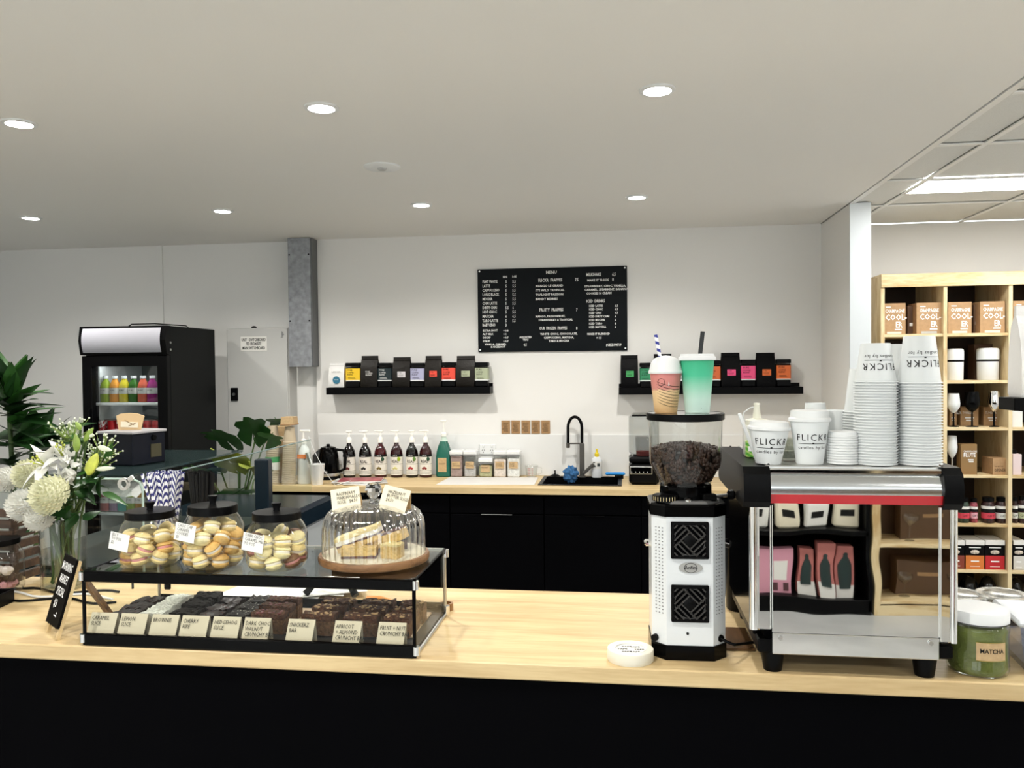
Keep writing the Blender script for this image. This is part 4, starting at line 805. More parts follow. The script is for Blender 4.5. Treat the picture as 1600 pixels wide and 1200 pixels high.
for x in (CX0 + .001, CX1 - .001): MB().box((x, cm[1], (ZT + CZ) / 2), (.004, cd_ - .02, CZ - ZT - .024)).build('side_glass', m_glass, cs, smooth=0)
MB().box((cm[0], cm[1], CZ - .003), (cw - .006, cd_ - .012, .005)).build('top_glass', thin_glass('case_top', (.90, .93, .92), 1.5, 0, 1.2), cs, smooth=0)
MB().box((P(205, 930, CY1).x, CY1 + .008, 1.04), (.004, .006, .13)).build('back_divider', m_blackm, cs, smooth=0)
MB().box((P(259, 930, CY1).x, CY1 + .010, 1.045), (.020, .008, .14), .003).build('sliding_handle', m_blackp, cs)
FLZ = ZT + .0125
pl = MB().box((cm[0] + .0, cm[1] + .03, FLZ + .003), (cw - .06, .20, .005), .002); tag(pl.build('baking_paper_tray', mat('tray_paper', (.42, .30, .19), .6), smooth=0), 'brown paper lined tray under the slices in the glass case', 'tray')
SZ0 = FLZ + .006
def slab(w, d, h, seed, jit=.0018, nx=6, ny=4):
    r = random.Random(seed); rings = []
    pts = []
    top = [[(-w / 2 + w * i / nx + r.uniform(-jit, jit) * (0 < i < nx), -d / 2 + d * j / ny + r.uniform(-jit, jit) * (0 < j < ny), h + r.uniform(-jit * 1.5, jit * 1.5)) for i in range(nx + 1)] for j in range(ny + 1)]
    b = MB().sheet(top); W_ = nx + 1; n0 = len(b.v); per = [(0, i) for i in range(nx)] + [(j, nx) for j in range(ny)] + [(ny, i) for i in range(nx, 0, -1)] + [(j, 0) for j in range(ny, 0, -1)]
    b.v += [(top[j][i][0], top[j][i][1], 0) for j, i in per]; n = len(per)
    b.f += [(n0 + k, n0 + (k + 1) % n, per[(k + 1) % n][0] * W_ + per[(k + 1) % n][1], per[k][0] * W_ + per[k][1]) for k in range(n)]; b.f.append(tuple(n0 + k for k in range(n))[::-1]); return b
m_choc = mat('dark_choc', (.014, .006, .0035), .45, spec=.22, bump=.3, bscale=160); m_brownie = mat('brownie', (.008, .0038, .0024), .6, spec=.15, bump=.7, bscale=120); m_cocon = mat('coconut_ice', (.80, .78, .70), .8, bump=.8, bscale=220, var=.25, vscale=160); m_cherry = mat('cherry_choc', (.016, .006, .005), .3, spec=.25); m_hedge = mat('hedgehog', (.012, .006, .0038), .5, spec=.2, bump=.7, bscale=150)
m_gran = mat('granola_bar', (.085, .032, .014), .65, spec=.25, bump=.9, bscale=160, var=.55, vscale=110); m_granb = mat('nut_base', (.15, .075, .034), .7, spec=.2, bump=.6, bscale=140, var=.5, vscale=120); m_nut = mat('nut_bits', (.42, .26, .12), .6); m_redbit = mat('berry_bits', (.12, .012, .012), .4); m_caram = mat('caramel', (.30, .13, .03), .4)
CARDS = [('CARAMEL\nSLICE', 158), ('LEMON\nSLICE', 205), ('BROWNIE', 254), ('CHERRY\nRIPE', 301), ('HEDGEHOG\nSLICE', 350), ('DARK CHOC\nWALNUT\nCRUNCHY BAR', 398), ('SNICKERZ\nBAR', 467), ('APRICOT\n+ ALMOND\nCRUNCHY BAR', 540), ('FRUIT + NUT\nCRUNCHY BAR', 609)]
KIND = ['caramel slice with a dark chocolate top', 'white coconut lemon slice', 'dark chocolate brownie', 'cherry slice coated in dark chocolate', 'hedgehog slice flecked with coconut', 'walnut bar with a red-brown nutty top', 'peanut bar with a chocolate top', 'almond bar with pale nuts on top', 'fruit and nut bar']
for k, (s, px) in enumerate(CARDS):
    q = P(px, 985, CY0 + .022); o = thing('price_card', 'folded cream name card at the case front reading %s' % s.replace('\n', ' ').lower(), 'card', (q.x, CY0 + .026, FLZ), 0, 'name cards in the cake case')
    w = .070 if k not in (5, 6, 7, 8) else .066
    pt = MB(); pt.add([(-w / 2, -.014, .0), (w / 2, -.014, 0), (w / 2 + .005, .006, .058), (-w / 2 + .005, .006, .058), (-w / 2, -.0125, .0), (w / 2, -.0125, 0), (w / 2 + .005, .0075, .057), (-w / 2 + .005, .0075, .057)], [(0, 1, 2, 3), (7, 6, 5, 4), (0, 4, 5, 1), (1, 5, 6, 2), (2, 6, 7, 3), (3, 7, 4, 0)]); pt.build('card_front', mat('card_tan', (.58, .51, .37), .7), o, smooth=0)
    MB().add([(-w / 2 + .005, .0078, .057), (w / 2 + .005, .0078, .057), (w / 2, .026, .001), (-w / 2, .026, .001), (-w / 2 + .005, .0063, .057), (w / 2 + .005, .0063, .057), (w / 2, .0245, .001), (-w / 2, .0245, .001)], [(3, 2, 1, 0), (4, 5, 6, 7), (0, 1, 5, 4), (1, 2, 6, 5), (2, 3, 7, 6), (3, 0, 4, 7)]).build('card_back', mat('card_tan', (.58, .51, .37), .7), o, smooth=0)
    txt(s, .0135, m_ink, o, (-w * .38, -.0018, .042), rot=(R_(71), 0, 0), res=1, sx=.78, lsp=.95, shear=.15)
def piece(kind, k, x, y, z, w, d, h, i, body, topm=None, bits=None, rz=0):
    pos = ['front', 'middle', 'back', 'rearmost'][i]
    o = thing('slice', '%s, %s piece of its row in the glass case' % (KIND[k], pos), 'slice', (x, y, z), rz, 'slices in row %d of the cake case' % (k + 1))
    slab(w, d, h * (.72 if topm else 1), k * 10 + i, .0022).build('cake_body', body, o, smooth=.5)
    if topm: slab(w * 1.005, d * 1.01, h * .30, 500 + k * 10 + i, .0028).build('topping', topm, o, (0, 0, h * .70), smooth=.5)
    if bits:
        r = random.Random(900 + k * 10 + i); b = MB()
        for _ in range(bits[1]): b.ball((r.uniform(-w * .45, w * .45), r.uniform(-d * .45, d * .45), h + r.uniform(-.001, .001)), r.uniform(*bits[2]), 6, 4, (1.3, 1, .6), M=Matrix.Rotation(r.uniform(0, 6), 3, 'Z'))
        b.build('crumb_topping', bits[0], o)
yb = CY0 + .075
ROWS = [(0, 190, m_choc, m_caram, 3), (1, 237, m_cocon, None, 4), (2, 287, m_brownie, None, 3), (3, 325, m_cherry, None, 3), (4, 372, m_hedge, None, 3)]
for (k, px, tm, bm, n) in ROWS:
    x = P(px, 975, yb).x
    for i in range(n):
        y = yb + .018 + i * .060; xx = x + (y - yb) * -.06
        if k == 0: piece('', k, xx, y, SZ0, .064, .052, .034, i, m_granb, m_choc, (m_redbit, 6, (.001, .002)))
        elif k == 1: piece('', k, xx, yb + .012 + i * .047, SZ0, .056, .046, .040, i, m_cocon, None, (mat('coco_flake', (.85, .83, .76), .8), 22, (.0018, .0035)))
        elif k == 2: piece('', k, xx, y, SZ0 + .0, .064, .056, .044 + .004 * i, i, m_brownie, None, (m_brownie, 14, (.003, .006)), .12 * i)
        elif k == 3: piece('', k, xx, y, SZ0, .056, .052, .038, i, m_choc, m_cherry, (m_redbit, 5, (.001, .002)))
        else: piece('', k, xx, y, SZ0, .058, .056, .044, i, m_hedge, None, (mat('coco_dust', (.45, .42, .36), .8), 26, (.0010, .0018)))
for (k, px, bt_, rr) in ((5, 418, m_redbit, 10), (6, 497, m_nut, 9), (7, 562, m_nut, 14), (8, 619, m_nut, 9)):
    x = P(px, 985, yb).x
    for i in range(3):
        y = yb + .015 + i * .058; piece('', k, x + (y - yb) * .06 - .010 * i * (k == 5), y, SZ0, .084 if k < 8 else .062, .036, .050, i, m_granb, m_gran, (bt_, rr + 8, (.0025, .005)), .06 * math.sin(k + i))

# ------------------------------------------------------------------ biscuit jars on top of the case
TOPZ = CZ + .0005
m_lid = mat('lid_black', (.002, .002, .0023), .3, spec=.12)
m_yy = [mat('biscuit_pale', (.78, .62, .28), .75, bump=.3, bscale=120, var=.12, vscale=40), mat('biscuit_gold', (.70, .44, .14), .75, bump=.3, bscale=120, var=.15, vscale=40), mat('biscuit_choc', (.20, .10, .05), .75, bump=.3, bscale=120, var=.15, vscale=40), mat('biscuit_lemon', (.82, .72, .38), .75, bump=.35, bscale=110, var=.1, vscale=40)]
m_cream1 = mat('icing_white', (.82, .76, .64), .6); m_cream2 = mat('icing_pink', (.62, .26, .24), .6)
half = [(0, .0), (.018, .0005), (.0205, .003), (.0195, .007), (.015, .011), (.008, .0135), (0, .014)]
def bis_meshes(i):
    up_ = MB().lathe([(max(r_, .0004), z + .0025) for r_, z in half], 16, capb=False, capt=False).mesh('biscuit_half', m_yy[i], 1.0); dn = MB().lathe([(max(r_, .0004), -z - .0025) for r_, z in half][::-1], 16, capb=False, capt=False).mesh('biscuit_half', m_yy[i], 1.0); return up_, dn
BM = [bis_meshes(i) for i in range(4)]; CR = [MB().lathe([(.001, -.0035), (.0175, -.0035), (.0190, 0), (.0175, .0035), (.001, .0035)], 16).mesh('icing', m, 1.0) for m in (m_cream1, m_cream2)]
def biscuit(loc, rot, i, c, label, grp, sc_=1.0):
    o = thing('sandwich_biscuit', label, 'biscuit', loc, 0, grp, rot); o.scale = (sc_,) * 3; link('biscuit_half', BM[i][0], o); link('biscuit_half', BM[i][1], o); link('icing', CR[c], o)
def BL(c, L, bl, e=''): return '%s biscuit with %s filling in the %s layer%s of the %s jar' % (('pale', 'golden', 'chocolate', 'lemon yellow')[c[0]], ('white', 'pink')[c[1]], ('bottom', 'second', 'third', 'fourth', 'fifth', 'top')[min(L, 5)], e, bl)
def cookie_jar(px, pyb, R, H, label, lid_label, writ, kinds, seed, bl, tagx, tagz):
    q = G(px, pyb, TOPZ); x, y = q.x, max(q.y + R * .55, CY0 + R + .006); Rb = R * .93
    o = thing('biscuit_jar', label, 'jar', (x, y, TOPZ), 0, 'three biscuit jars on the cake case')
    MB().lathe([(0, .002), (Rb * .9, .002), (Rb, .008), (R, H * .16), (R, H * .60), (R * .97, H * .68), (R * .88, H * .78), (R * .76, H * .87), (R * .74, H * .90)], 40, capb=False, capt=False).build('glass_body', m_jar, o)
    ld = MB().lathe([(R * .77, H * .88), (R * .79, H * .885), (R * .79, H * 1.01), (R * .77, H * 1.02), (R * .1, H * 1.03)], 36, capt=True).build('lid', m_lid, o)
    MB().lathe([(.009, H * 1.02), (.0075, H * 1.06), (.012, H * 1.16), (.012, H * 1.175), (.003, H * 1.18)], 16).build('knob', m_lid, ld)
    # the paper tag taped on the glass
    tw = .060; tg = MB().box((0, 0, 0), (tw, .0012, .042)).build('paper_tag', m_whitep, o, (-R * tagx, -R * .97, H * tagz), smooth=0, rot=(-.10, .12, -.22))
    txt(writ, .0105, m_ink, tg, (-tw * .40, -.001, tw * .20), res=1, sx=.8, lsp=.9)
    r = random.Random(seed); Ri = R - .0225; layers = max(3, int((H * .80) / .0275))
    for L in range(layers):
        z = .0195 + L * .0255
        if z > H * .80 - .012: break
        lim = Ri if z < H * .62 else Ri * .72
        n = max(5, int(2 * PI * lim / .043)); off = r.uniform(0, 2)
        for k in range(n):
            a = off + 2 * PI * k / n; c = kinds[r.randrange(len(kinds))]; fr_ = r.random() < .45
            rot = (PI / 2 * r.uniform(.25, .6) if fr_ and L > 0 else r.uniform(-.25, .25), r.uniform(-.35, .35), r.uniform(0, 6))
            biscuit((x + lim * math.cos(a), y + lim * math.sin(a), TOPZ + z + r.uniform(0, .002) + (.004 if fr_ else 0)), rot, c[0], c[1], BL(c, L, bl), 'biscuits in the ' + label.split(' with')[0], 1.0)
        if lim > .04: biscuit((x, y, TOPZ + z), (0, 0, 0), kinds[0][0], kinds[0][1], BL(kinds[0], L, bl, ' middle'), 'biscuits in the ' + label.split(' with')[0], 1.0)
cookie_jar(221, 886, .075, .132, 'left glass biscuit jar with a black knobbed lid and mostly pale biscuits', '', 'JELLY\nYO YOS\n$2', [(0, 0), (3, 0), (0, 1), (1, 1)], 1, 'left', .50, .52)
cookie_jar(321, 889, .075, .148, 'middle glass biscuit jar with a black knobbed lid, tallest of the three', '', 'CHOC CHIP\nCARAMEL\nCOOKIES\n$3', [(1, 0), (3, 0), (0, 0), (1, 0)], 2, 'middle', .45, .64)
cookie_jar(421, 893, .074, .135, 'right glass biscuit jar with a black knobbed lid and some chocolate biscuits', '', 'DARK CHOC\nCARAMEL MELTS\nYO YOS', [(3, 0), (2, 1), (0, 0), (3, 0)], 3, 'right', .38, .55)
# straws in a glass and a stack of fluted cups behind the jars
m_straw = stripes('striped_straw', (.85, .85, .86), (.020, .020, .16), 130, 0, 52, .52)
gx, gy = P(262, 830, 2.095).x, 2.095
o = thing('straw_glass', 'clear glass holding striped paper straws behind the biscuit jars', 'glass', (gx, gy, TOPZ)); MB().lathe([(0, .002), (.026, .002), (.038, .10), (.036, .10), (.024, .006), (0, .006)], 24, capb=False, capt=False).build('glass_wall', m_jar, o)
stm = MB().cyl((0, 0, 0), (0, 0, .197), .0044, n=8, cap=False).mesh('paper_straw', m_straw); r = random.Random(4)
def straws(gx, gy, n, me, wide, lx, label, grp):
    for k in range(n):
        a = r.uniform(0, 2 * PI); rr = .024 * math.sqrt(r.random()); lean = rr / .024 * wide
        s = link('paper_straw', me, None, (gx + rr * math.cos(a) * .7, gy + rr * math.sin(a) * .7, TOPZ + .007 + .006 * r.random()), 0, Vector((math.cos(a) * lean + lx, math.sin(a) * lean * .45, 1)).to_track_quat('Z', 'Y').to_euler())
        s.rotation_euler.rotate_axis('Z', r.uniform(0, 6)); tag(s, label, 'straw', grp)
straws(gx, gy, 64, stm, .24, -.05, 'blue and white striped paper straw in the glass behind the jars', 'striped straws in the glass')
gx2 = P(313, 800, 2.09).x; o = thing('straw_glass', 'clear glass of black straws behind the middle biscuit jar', 'glass', (gx2, gy, TOPZ)); MB().lathe([(0, .002), (.028, .002), (.038, .10), (.036, .10), (.026, .006), (0, .006)], 24, capb=False, capt=False).build('glass_wall', m_jar, o)
stb = MB().cyl((0, 0, 0), (0, 0, .197), .0044, n=8, cap=False).mesh('paper_straw', mat('straw_matt_black', (.004, .004, .004), .5, spec=.3))
straws(gx2, gy, 50, stb, .10, 0, 'black straw in the glass behind the middle biscuit jar', 'black straws in the glass')

# ------------------------------------------------------------------ cake dome
q = G(585, 893, TOPZ); dx, dy = P(585, 880, 1.99).x, 1.990; BR = .139
bd = thing('cake_board', 'round wooden cake board under the ribbed glass dome', 'board', (dx, dy, TOPZ)); MB().lathe([(BR * .93, 0), (BR * .99, .004), (BR, .008), (BR, .017), (BR * .985, .021)], 48).build('board_disc', m_board, bd, smooth=.5)
MB().lathe([(BR * .93, .0212), (.001, .0213)], 48, capb=False, capt=False).build('paper_doily', m_cream, bd)
dm = thing('cake_dome', 'ribbed clear glass cake dome with a faceted knob', 'cake dome', (dx, dy, TOPZ + .0215)); DR = .128
m_dome = mat('dome_glass', (1, 1, 1), .0, trans=1.0, ior=1.5)
prof = [(1.0, 0), (1.0, .03), (.995, .065), (.97, .085), (.90, .102), (.78, .114), (.62, .121), (.40, .127), (.2, .130), (.1, .131)]
rib = lambda i, a: (.045 if i < 7 else .025 if i < 8 else 0) * abs(math.cos(17 * a)) - .03
outer = [(DR * r_, z) for r_, z in prof]; inner = [(DR * (r_ - .035), z - (.004 if z > .09 else 0)) for r_, z in prof[:-1]][::-1]
MB().lathe(outer + [(.006, .131)], 180, capb=False, capt=False, rib=rib).build('dome_shell', m_jar if False else thin_glass('dome_thin', (.94, .95, .94), 1.6, 0, 4.0), dm, smooth=1.2)
MB().lathe([(.012, .130), (.010, .138), (.018, .150), (.022, .158), (.020, .168), (.012, .175), (.002, .177)], 10).build('dome_knob', mat('cut_glass', (.9, .9, .9), .02, trans=1.0, ior=1.5), dm, smooth=.2)
m_sponge = mat('sponge', (.72, .50, .18), .85, bump=.6, bscale=140, var=.2, vscale=60); m_custard = mat('custard', (.80, .66, .30), .6); m_cwhite = mat('cream_layer', (.84, .80, .70), .6); m_slice = mat('choc_layer', (.10, .03, .02), .6)
def cakeslice(x, y, z, rz, rot, L, w, layers, label):
    o = thing('cake_slice', label, 'cake', (dx + x, dy + y, TOPZ + .0218 + z), 0, None, rot); zz = 0
    for nm, h, m_ in layers: slab(L, w, h, len(label) + int(zz * 1e4), .0015, 8, 4).build(nm, m_, o, (0, 0, zz), smooth=.5); zz += h * .98
LA = [('sponge_layer', .012, m_sponge), ('jam_layer', .005, m_slice), ('cream_layer', .010, m_cwhite), ('top_layer', .010, m_custard)]
cakeslice(-.028, -.01, .022, 0, (0, -.34, .1), .115, .05, LA, 'tall layered custard slice leaning on the left under the dome')
cakeslice(.038, -.005, .022, 0, (0, -.36, -.08), .105, .045, [('sponge_layer', .026, m_sponge), ('top_layer', .005, m_slice)], 'yellow cake slice with a dark top leaning on the right under the dome')
cakeslice(-.02, -.055, .0, 0, (0, 0, .15), .085, .04, [('biscuit_layer', .006, m_slice), ('sponge_layer', .020, m_sponge)], 'low golden slice at the front left under the dome')
cakeslice(.062, -.05, .0, 0, (0, 0, -.2), .045, .04, [('sponge_layer', .030, m_sponge), ('top_layer', .005, m_custard)], 'small golden square at the front right under the dome')
cakeslice(.02, .05, .0, 0, (0, 0, .3), .10, .05, [('sponge_layer', .022, m_slice), ('top_layer', .006, m_brownie)], 'dark chocolate cake piece at the back under the dome')
def tent(px, py, rz, ry, s, label):
    q = P(px, py, dy - .03); o = thing('tent_card', label, 'card', (q.x, q.y, q.z - .033), 0, 'tent cards on the cake dome', (0, ry, rz)); w = .072
    MB().add([(-w / 2, -.012, 0), (w / 2, -.012, 0), (w / 2, .006, .056), (-w / 2, .006, .056), (-w / 2, -.011, 0), (w / 2, -.011, 0), (w / 2, .007, .056), (-w / 2, .007, .056)], [(0, 1, 2, 3), (7, 6, 5, 4), (0, 4, 5, 1), (1, 5, 6, 2), (2, 6, 7, 3), (3, 7, 4, 0)]).build('card_front', m_cream, o, smooth=0)
    MB().add([(-w / 2, .007, .056), (w / 2, .007, .056), (w / 2, .028, .004), (-w / 2, .028, .004), (-w / 2, .006, .056), (w / 2, .006, .056), (w / 2, .027, .004), (-w / 2, .027, .004)], [(3, 2, 1, 0), (4, 5, 6, 7), (0, 1, 5, 4), (1, 2, 6, 5), (2, 3, 7, 6), (3, 0, 4, 7)]).build('card_back', m_kraftl, o, smooth=0)
    txt(s, .0115, m_ink, o, (-w * .30, -.0015, .040), rot=(R_(72), 0, 0), res=1, sx=.8, lsp=.9)
tent(543, 777, .18, -.14, 'RASPBERRY\nMARSHMALLOW\nSLICE   $4.50', 'folded cream card propped left of the dome knob')
tent(614, 776, -.15, .20, 'HAZELNUT\nBUTTER SLICE\n$4.50', 'folded cream card propped right of the dome knob')

# ------------------------------------------------------------------ paper, tongs, knife, tape behind and beside the case
r = random.Random(8)
for k in range(4):
    p_ = tag(MB().sheet([[(-.13 + .26 * i / 6, -.09 + .18 * j / 4, .002 + .004 * k + .004 * math.sin(i * 1.3 + k) * math.sin(j + k) + .004) for i in range(7)] for j in range(5)]).build('greaseproof_sheet', m_whitep, None, (P(455, 930, 2.30).x - .07 + .05 * k, 2.295 + .008 * k, ZT), -.2 + .22 * k, smooth=1), 'white greaseproof paper sheet behind the cake case, %s of the fanned four' % ('lowest and leftmost', 'second lowest', 'second highest', 'topmost and rightmost')[k], 'paper', 'loose paper sheets behind the case')
q = P(520, 930, 2.25); o = thing('serving_tongs', 'black and steel serving tongs resting on the paper behind the case', 'tongs', (q.x, 2.27, ZT + .03))
for sx in (-1, 1):
    MB().tube([(0, 0, .03), (sx * .03, -.01, .030), (sx * .062, -.03, .010)], .006, 8).build('arm', m_steel, o); MB().tube([(sx * .058, -.028, .012), (sx * .075, -.04, -.008)], [.009, .011], 8).build('tip', m_blackp, o); MB().tube([(sx * .004, 0, .03), (sx * .035, .02, .02), (sx * .05, .03, -.004)], .005, 8).build('handle', m_blackp, o)
q = P(600, 938, 2.22); o = thing('cake_knife', 'cake knife with an orange handle lying behind the case', 'knife', (q.x, 2.215, ZT + .002), -.30)
MB().tube([(-.055, 0, .012), (-.01, 0, .014), (.035, 0, .010)], [.008, .011, .008], 10).build('handle', mat('orange_handle', (.72, .26, .03), .4), o); MB().box((.085, 0, .009), (.11, .0015, .018)).build('blade', m_steel, o, smooth=0)
def taperoll(px, py, z, R, H, r0, m, label, txts=None):
    q = G(px, py, z); o = thing('tape_roll', label, 'tape roll', (q.x, q.y, z)); MB().lathe([(r0, 0), (R * .98, 0), (R, .002), (R, H - .002), (R * .98, H), (r0, H), (r0, 0)], 36, capb=False, capt=False).build('tape', m, o); return o
o = taperoll(985, 1030, ZT, .0525, .026, .037, mat('masking_tape', (.78, .74, .62), .6), 'roll of white masking tape lying flat near the counter edge')
MB().lathe([(.036, .001), (.0369, .001), (.0369, .0265), (.034, .0265), (.034, .001)], 32, capb=False, capt=False).build('core', m_whitep, o)
MB().lathe([(.034, .0225), (.001, .0226)], 32, capb=False, capt=False).build('core_label', m_whitep, o)
for k in range(6): txt('TAPE', .010, m_ink, o, (.019 * math.cos(k * PI / 3) - .010, .019 * math.sin(k * PI / 3) - .004, .0232), rot=(0, 0, .1), res=1, bold=.0003)
taperoll(697, 953, ZT, .020, .020, .014, mat('brown_tape', (.28, .14, .05), .35), 'small roll of brown tape beside the right end of the cake case')

# ------------------------------------------------------------------ chalk sign
o = thing('chalk_sign', 'small black chalkboard A-frame sign with white handwriting at the left of the cake case', 'sign', (0, 0, 0))
f0, f1 = Vector((-1.475, 1.905, ZT)), Vector((-1.399, 1.845, ZT)); t0, t1 = P(108, 868, 1.965), P(125, 882, 1.905); wv = (f1 - f0).normalized(); uv = (t0 - f0).normalized(); nv = wv.cross(uv).normalized()
def sb(name, a, b, wid, th, m, off=0):    # bar from a to b in the board plane
    v = []; 
    for p_ in (a, b):
        for sx, sy in ((-1, -1), (1, -1), (1, 1), (-1, 1)): v.append(p_ + wv * wid / 2 * sx + nv * (th / 2 * sy + off))
    MB().add(v, [(3, 2, 1, 0), (4, 5, 6, 7), (0, 1, 5, 4), (1, 2, 6, 5), (2, 3, 7, 6), (3, 0, 4, 7)]).build(name, m, o, smooth=0)
Wb = (f1 - f0).length; Lb = (t0 - f0).length; mid = (f0 + f1) / 2
sb('leg', f0 + wv * .006, f0 + wv * .006 + uv * Lb, .012, .008, m_oak); sb('leg', f1 - wv * .006, f1 - wv * .006 + uv * Lb, .012, .008, m_oak)
bo = MB(); nb = 9; edge = [(-.5 + i / nb, .003 * (i % 2)) for i in range(nb + 1)]
b0, b1 = mid + uv * .028, mid + uv * (Lb + .004); v = []
for s_ in (.0045, .011):
    v += [b0 + wv * Wb * u + uv * (e_ - .004) + nv * s_ for u, e_ in edge]; v += [b1 + wv * Wb * u + uv * (-e_) + nv * s_ for u, e_ in edge[::-1]]
n = 2 * (nb + 1); MB().add(v, [tuple(range(n))[::-1], tuple(range(n, 2 * n))] + [(i, (i + 1) % n, n + (i + 1) % n, n + i) for i in range(n)]).build('chalkboard', mat('chalkboard', (.004, .0035, .003), .7, spec=.08), o, smooth=0)
sgn = Matrix((wv, uv, nv)).transposed(); eul = sgn.to_euler()
for s, u, sz in (('MORNING', .83, .023), ('MARKET', .67, .023), ('SPECIAL', .51, .023), ('$3', .355, .022)): txt(s, sz * 1.25, m_inkw, o, mid + uv * Lb * u + nv * .0118 - wv * (.012 if s == '$3' else 0), rot=eul, align='CENTER', res=1, sx=.60 if s != '$3' else .9, bold=.0004)
txt(':)', .03, m_inkw, o, mid + wv * .014 + uv * Lb * .27 + nv * .0118, rot=Matrix((-uv, wv, nv)).transposed().to_euler(), align='CENTER', res=1, bold=.0006)
rl = Vector((-1.392, 2.045, ZT)); tp = (t0 + t1) / 2 - uv * .02 - nv * .01
for s_ in (-.022, .022):
    pts = [rl + wv * s_ + Vector((0, 0, .001)), tp + wv * s_]; dd = (pts[1] - pts[0]).normalized(); MB().box((0, 0, (pts[1] - pts[0]).length / 2), (.010, .008, (pts[1] - pts[0]).length)).build('rear_leg', m_board, o, pts[0], smooth=0, rot=dd.to_track_quat('Z', 'X').to_euler())
# cables on the counter
for k in range(3): tag(MB().tube([(-1.86 + .03 * k + .35 * t, 2.25 - .045 * k + .022 * math.sin(t * 9 + 1.7 * k), ZT + .004) for t in [i / 12 for i in range(13)]], .0035, 8).build('cable', (m_blackp, m_white, m_blackp)[k]), ('black cable lying on the counter, rear one behind the chalk sign', 'white cable lying between two black ones behind the chalk sign', 'black cable lying on the counter, front one behind the chalk sign')[k], 'cable', 'cables on the counter')

# ------------------------------------------------------------------ vase of flowers
VX, VY = -1.72, 2.30; o = thing('glass_vase', 'clear cylinder glass vase of white flowers on the counter', 'vase', (VX, VY, ZT))
MB().lathe([(0, .003), (.060, .003), (.064, .008), (.068, .22), (.066, .22), (.060, .012), (0, .012)], 36, capb=False, capt=False).build('glass_wall', m_jar, o); MB().lathe([(.0595, .012), (.0625, .085), (.0, .085)], 32, capt=False).build('water', thin_glass('vase_water', (.86, .88, .80), 1.33, 0, 1.2), o)
m_chr = mat('chrysanth', (.80, .80, .60), .7, sss=0); m_chrw = mat('petal_white', (.85, .85, .80), .6); m_lily = mat('lily_bud', (.55, .60, .10), .45, var=.3, vscale=30); m_budg = mat('bud_green', (.25, .36, .07), .45, var=.3, vscale=30); m_gyp = mat('gyp_white', (.72, .76, .62), .7)
def stalk(o, top, m=m_stem, r0=.0035):
    r = random.Random(sum(ord(c_) for c_ in o.name)); b = Vector((VX + r.uniform(-.04, .04), VY + r.uniform(-.04, .04), ZT + .018)) - Vector(o.location); n = Vector((VX + r.uniform(-.04, .04), VY + r.uniform(-.035, .035), ZT + .20)) - Vector(o.location)
    MB().tube([tuple(b), tuple(n), tuple((n + Vector(top)) / 2 + Vector((0, 0, .01))), tuple(top)], r0, 6).build('stem', m, o)
def chrys(px, py, Y, R, label, m):
    q = P(px, py, Y); o = thing('chrysanthemum', label, 'flower', q, 0, 'white chrysanthemums in the vase'); b = MB(); r = random.Random(int(px)); n = 170; ga = PI * (3 - math.sqrt(5))
    fd = Vector((r.uniform(-.3, .3), -.75, .45)).normalized(); qd = fd.to_track_quat('Z', 'Y').to_matrix()
    for k in range(n):
        z = 1 - 1.35 * k / n; a = k * ga; rr = math.sqrt(max(0, 1 - z * z)); d = qd @ Vector((rr * math.cos(a), rr * math.sin(a), z)); L = R * (.40 + .1 * r.random()); w = R * .16
        c0 = d * R * .55; t = d.cross(fd); t = t.normalized() if t.length > .01 else qd @ Vector((1, 0, 0)); up_ = fd * .35
        p1 = c0; p2 = c0 + d * L * .6; p3 = c0 + (d * .75 + up_).normalized() * L; b.add([p1 - t * w * .4, p1 + t * w * .4, p2 + t * w * .6, p3, p2 - t * w * .6], [(0, 1, 2, 4), (4, 2, 3)])
    stuff(b.build('petals', m, o, smooth=0)); MB().ball((0, 0, 0), R * .52, 14, 10).build('flower_heart', m, o); stalk(o, tuple(-fd * R * .5)); return o
chrys(80, 775, 2.15, .064, 'largest pale green-white chrysanthemum at the front of the vase', m_chr); chrys(45, 742, 2.30, .052, 'pale chrysanthemum above and behind the largest one', m_chr); chrys(14, 750, 2.33, .046, 'white chrysanthemum at the far left edge of the bouquet', m_chrw); chrys(38, 790, 2.24, .055, 'drooping white chrysanthemum low at the left of the bouquet', m_chrw); chrys(62, 808, 2.22, .048, 'lowest white chrysanthemum over the vase rim', m_chrw)
PT = leaf_mesh(.085, .036, .30, 6, .3).mesh('petal', m_chrw, 1.2); PT2 = leaf_mesh(.055, .03, .2, 5, .3).mesh('petal', m_chrw, 1.2)
def lily(px, py, Y, label, d0, pm, n=6):
    q = P(px, py, Y); o = thing('lily_flower', label, 'flower', q, 0, 'open white lilies in the vase'); fd = Vector(d0).normalized(); qd = fd.to_track_quat('Z', 'Y').to_matrix()
    for k in range(n): a = 2 * PI * k / n; link('petal', pm, o, (0, 0, 0), 0, dirrot(qd @ Vector((math.cos(a), math.sin(a), .75 if k % 2 else .5))))
    for k in range(5): d = qd @ Vector((.25 * math.cos(k * 1.26), .25 * math.sin(k * 1.26), 1)); MB().tube([(0, 0, 0), tuple(d * .045)], .0012, 5).ball(tuple(d * .047), .004, 6, 4).build('stamen', m_lily, o)
    stalk(o, (0, 0, 0))
lily(72, 728, 2.26, 'open white lily with yellow-green stamens, upper left of the bouquet', (-.15, -.85, .5), PT); lily(98, 715, 2.28, 'white lily turned upward in the middle of the bouquet', (.2, -.5, .9), PT)
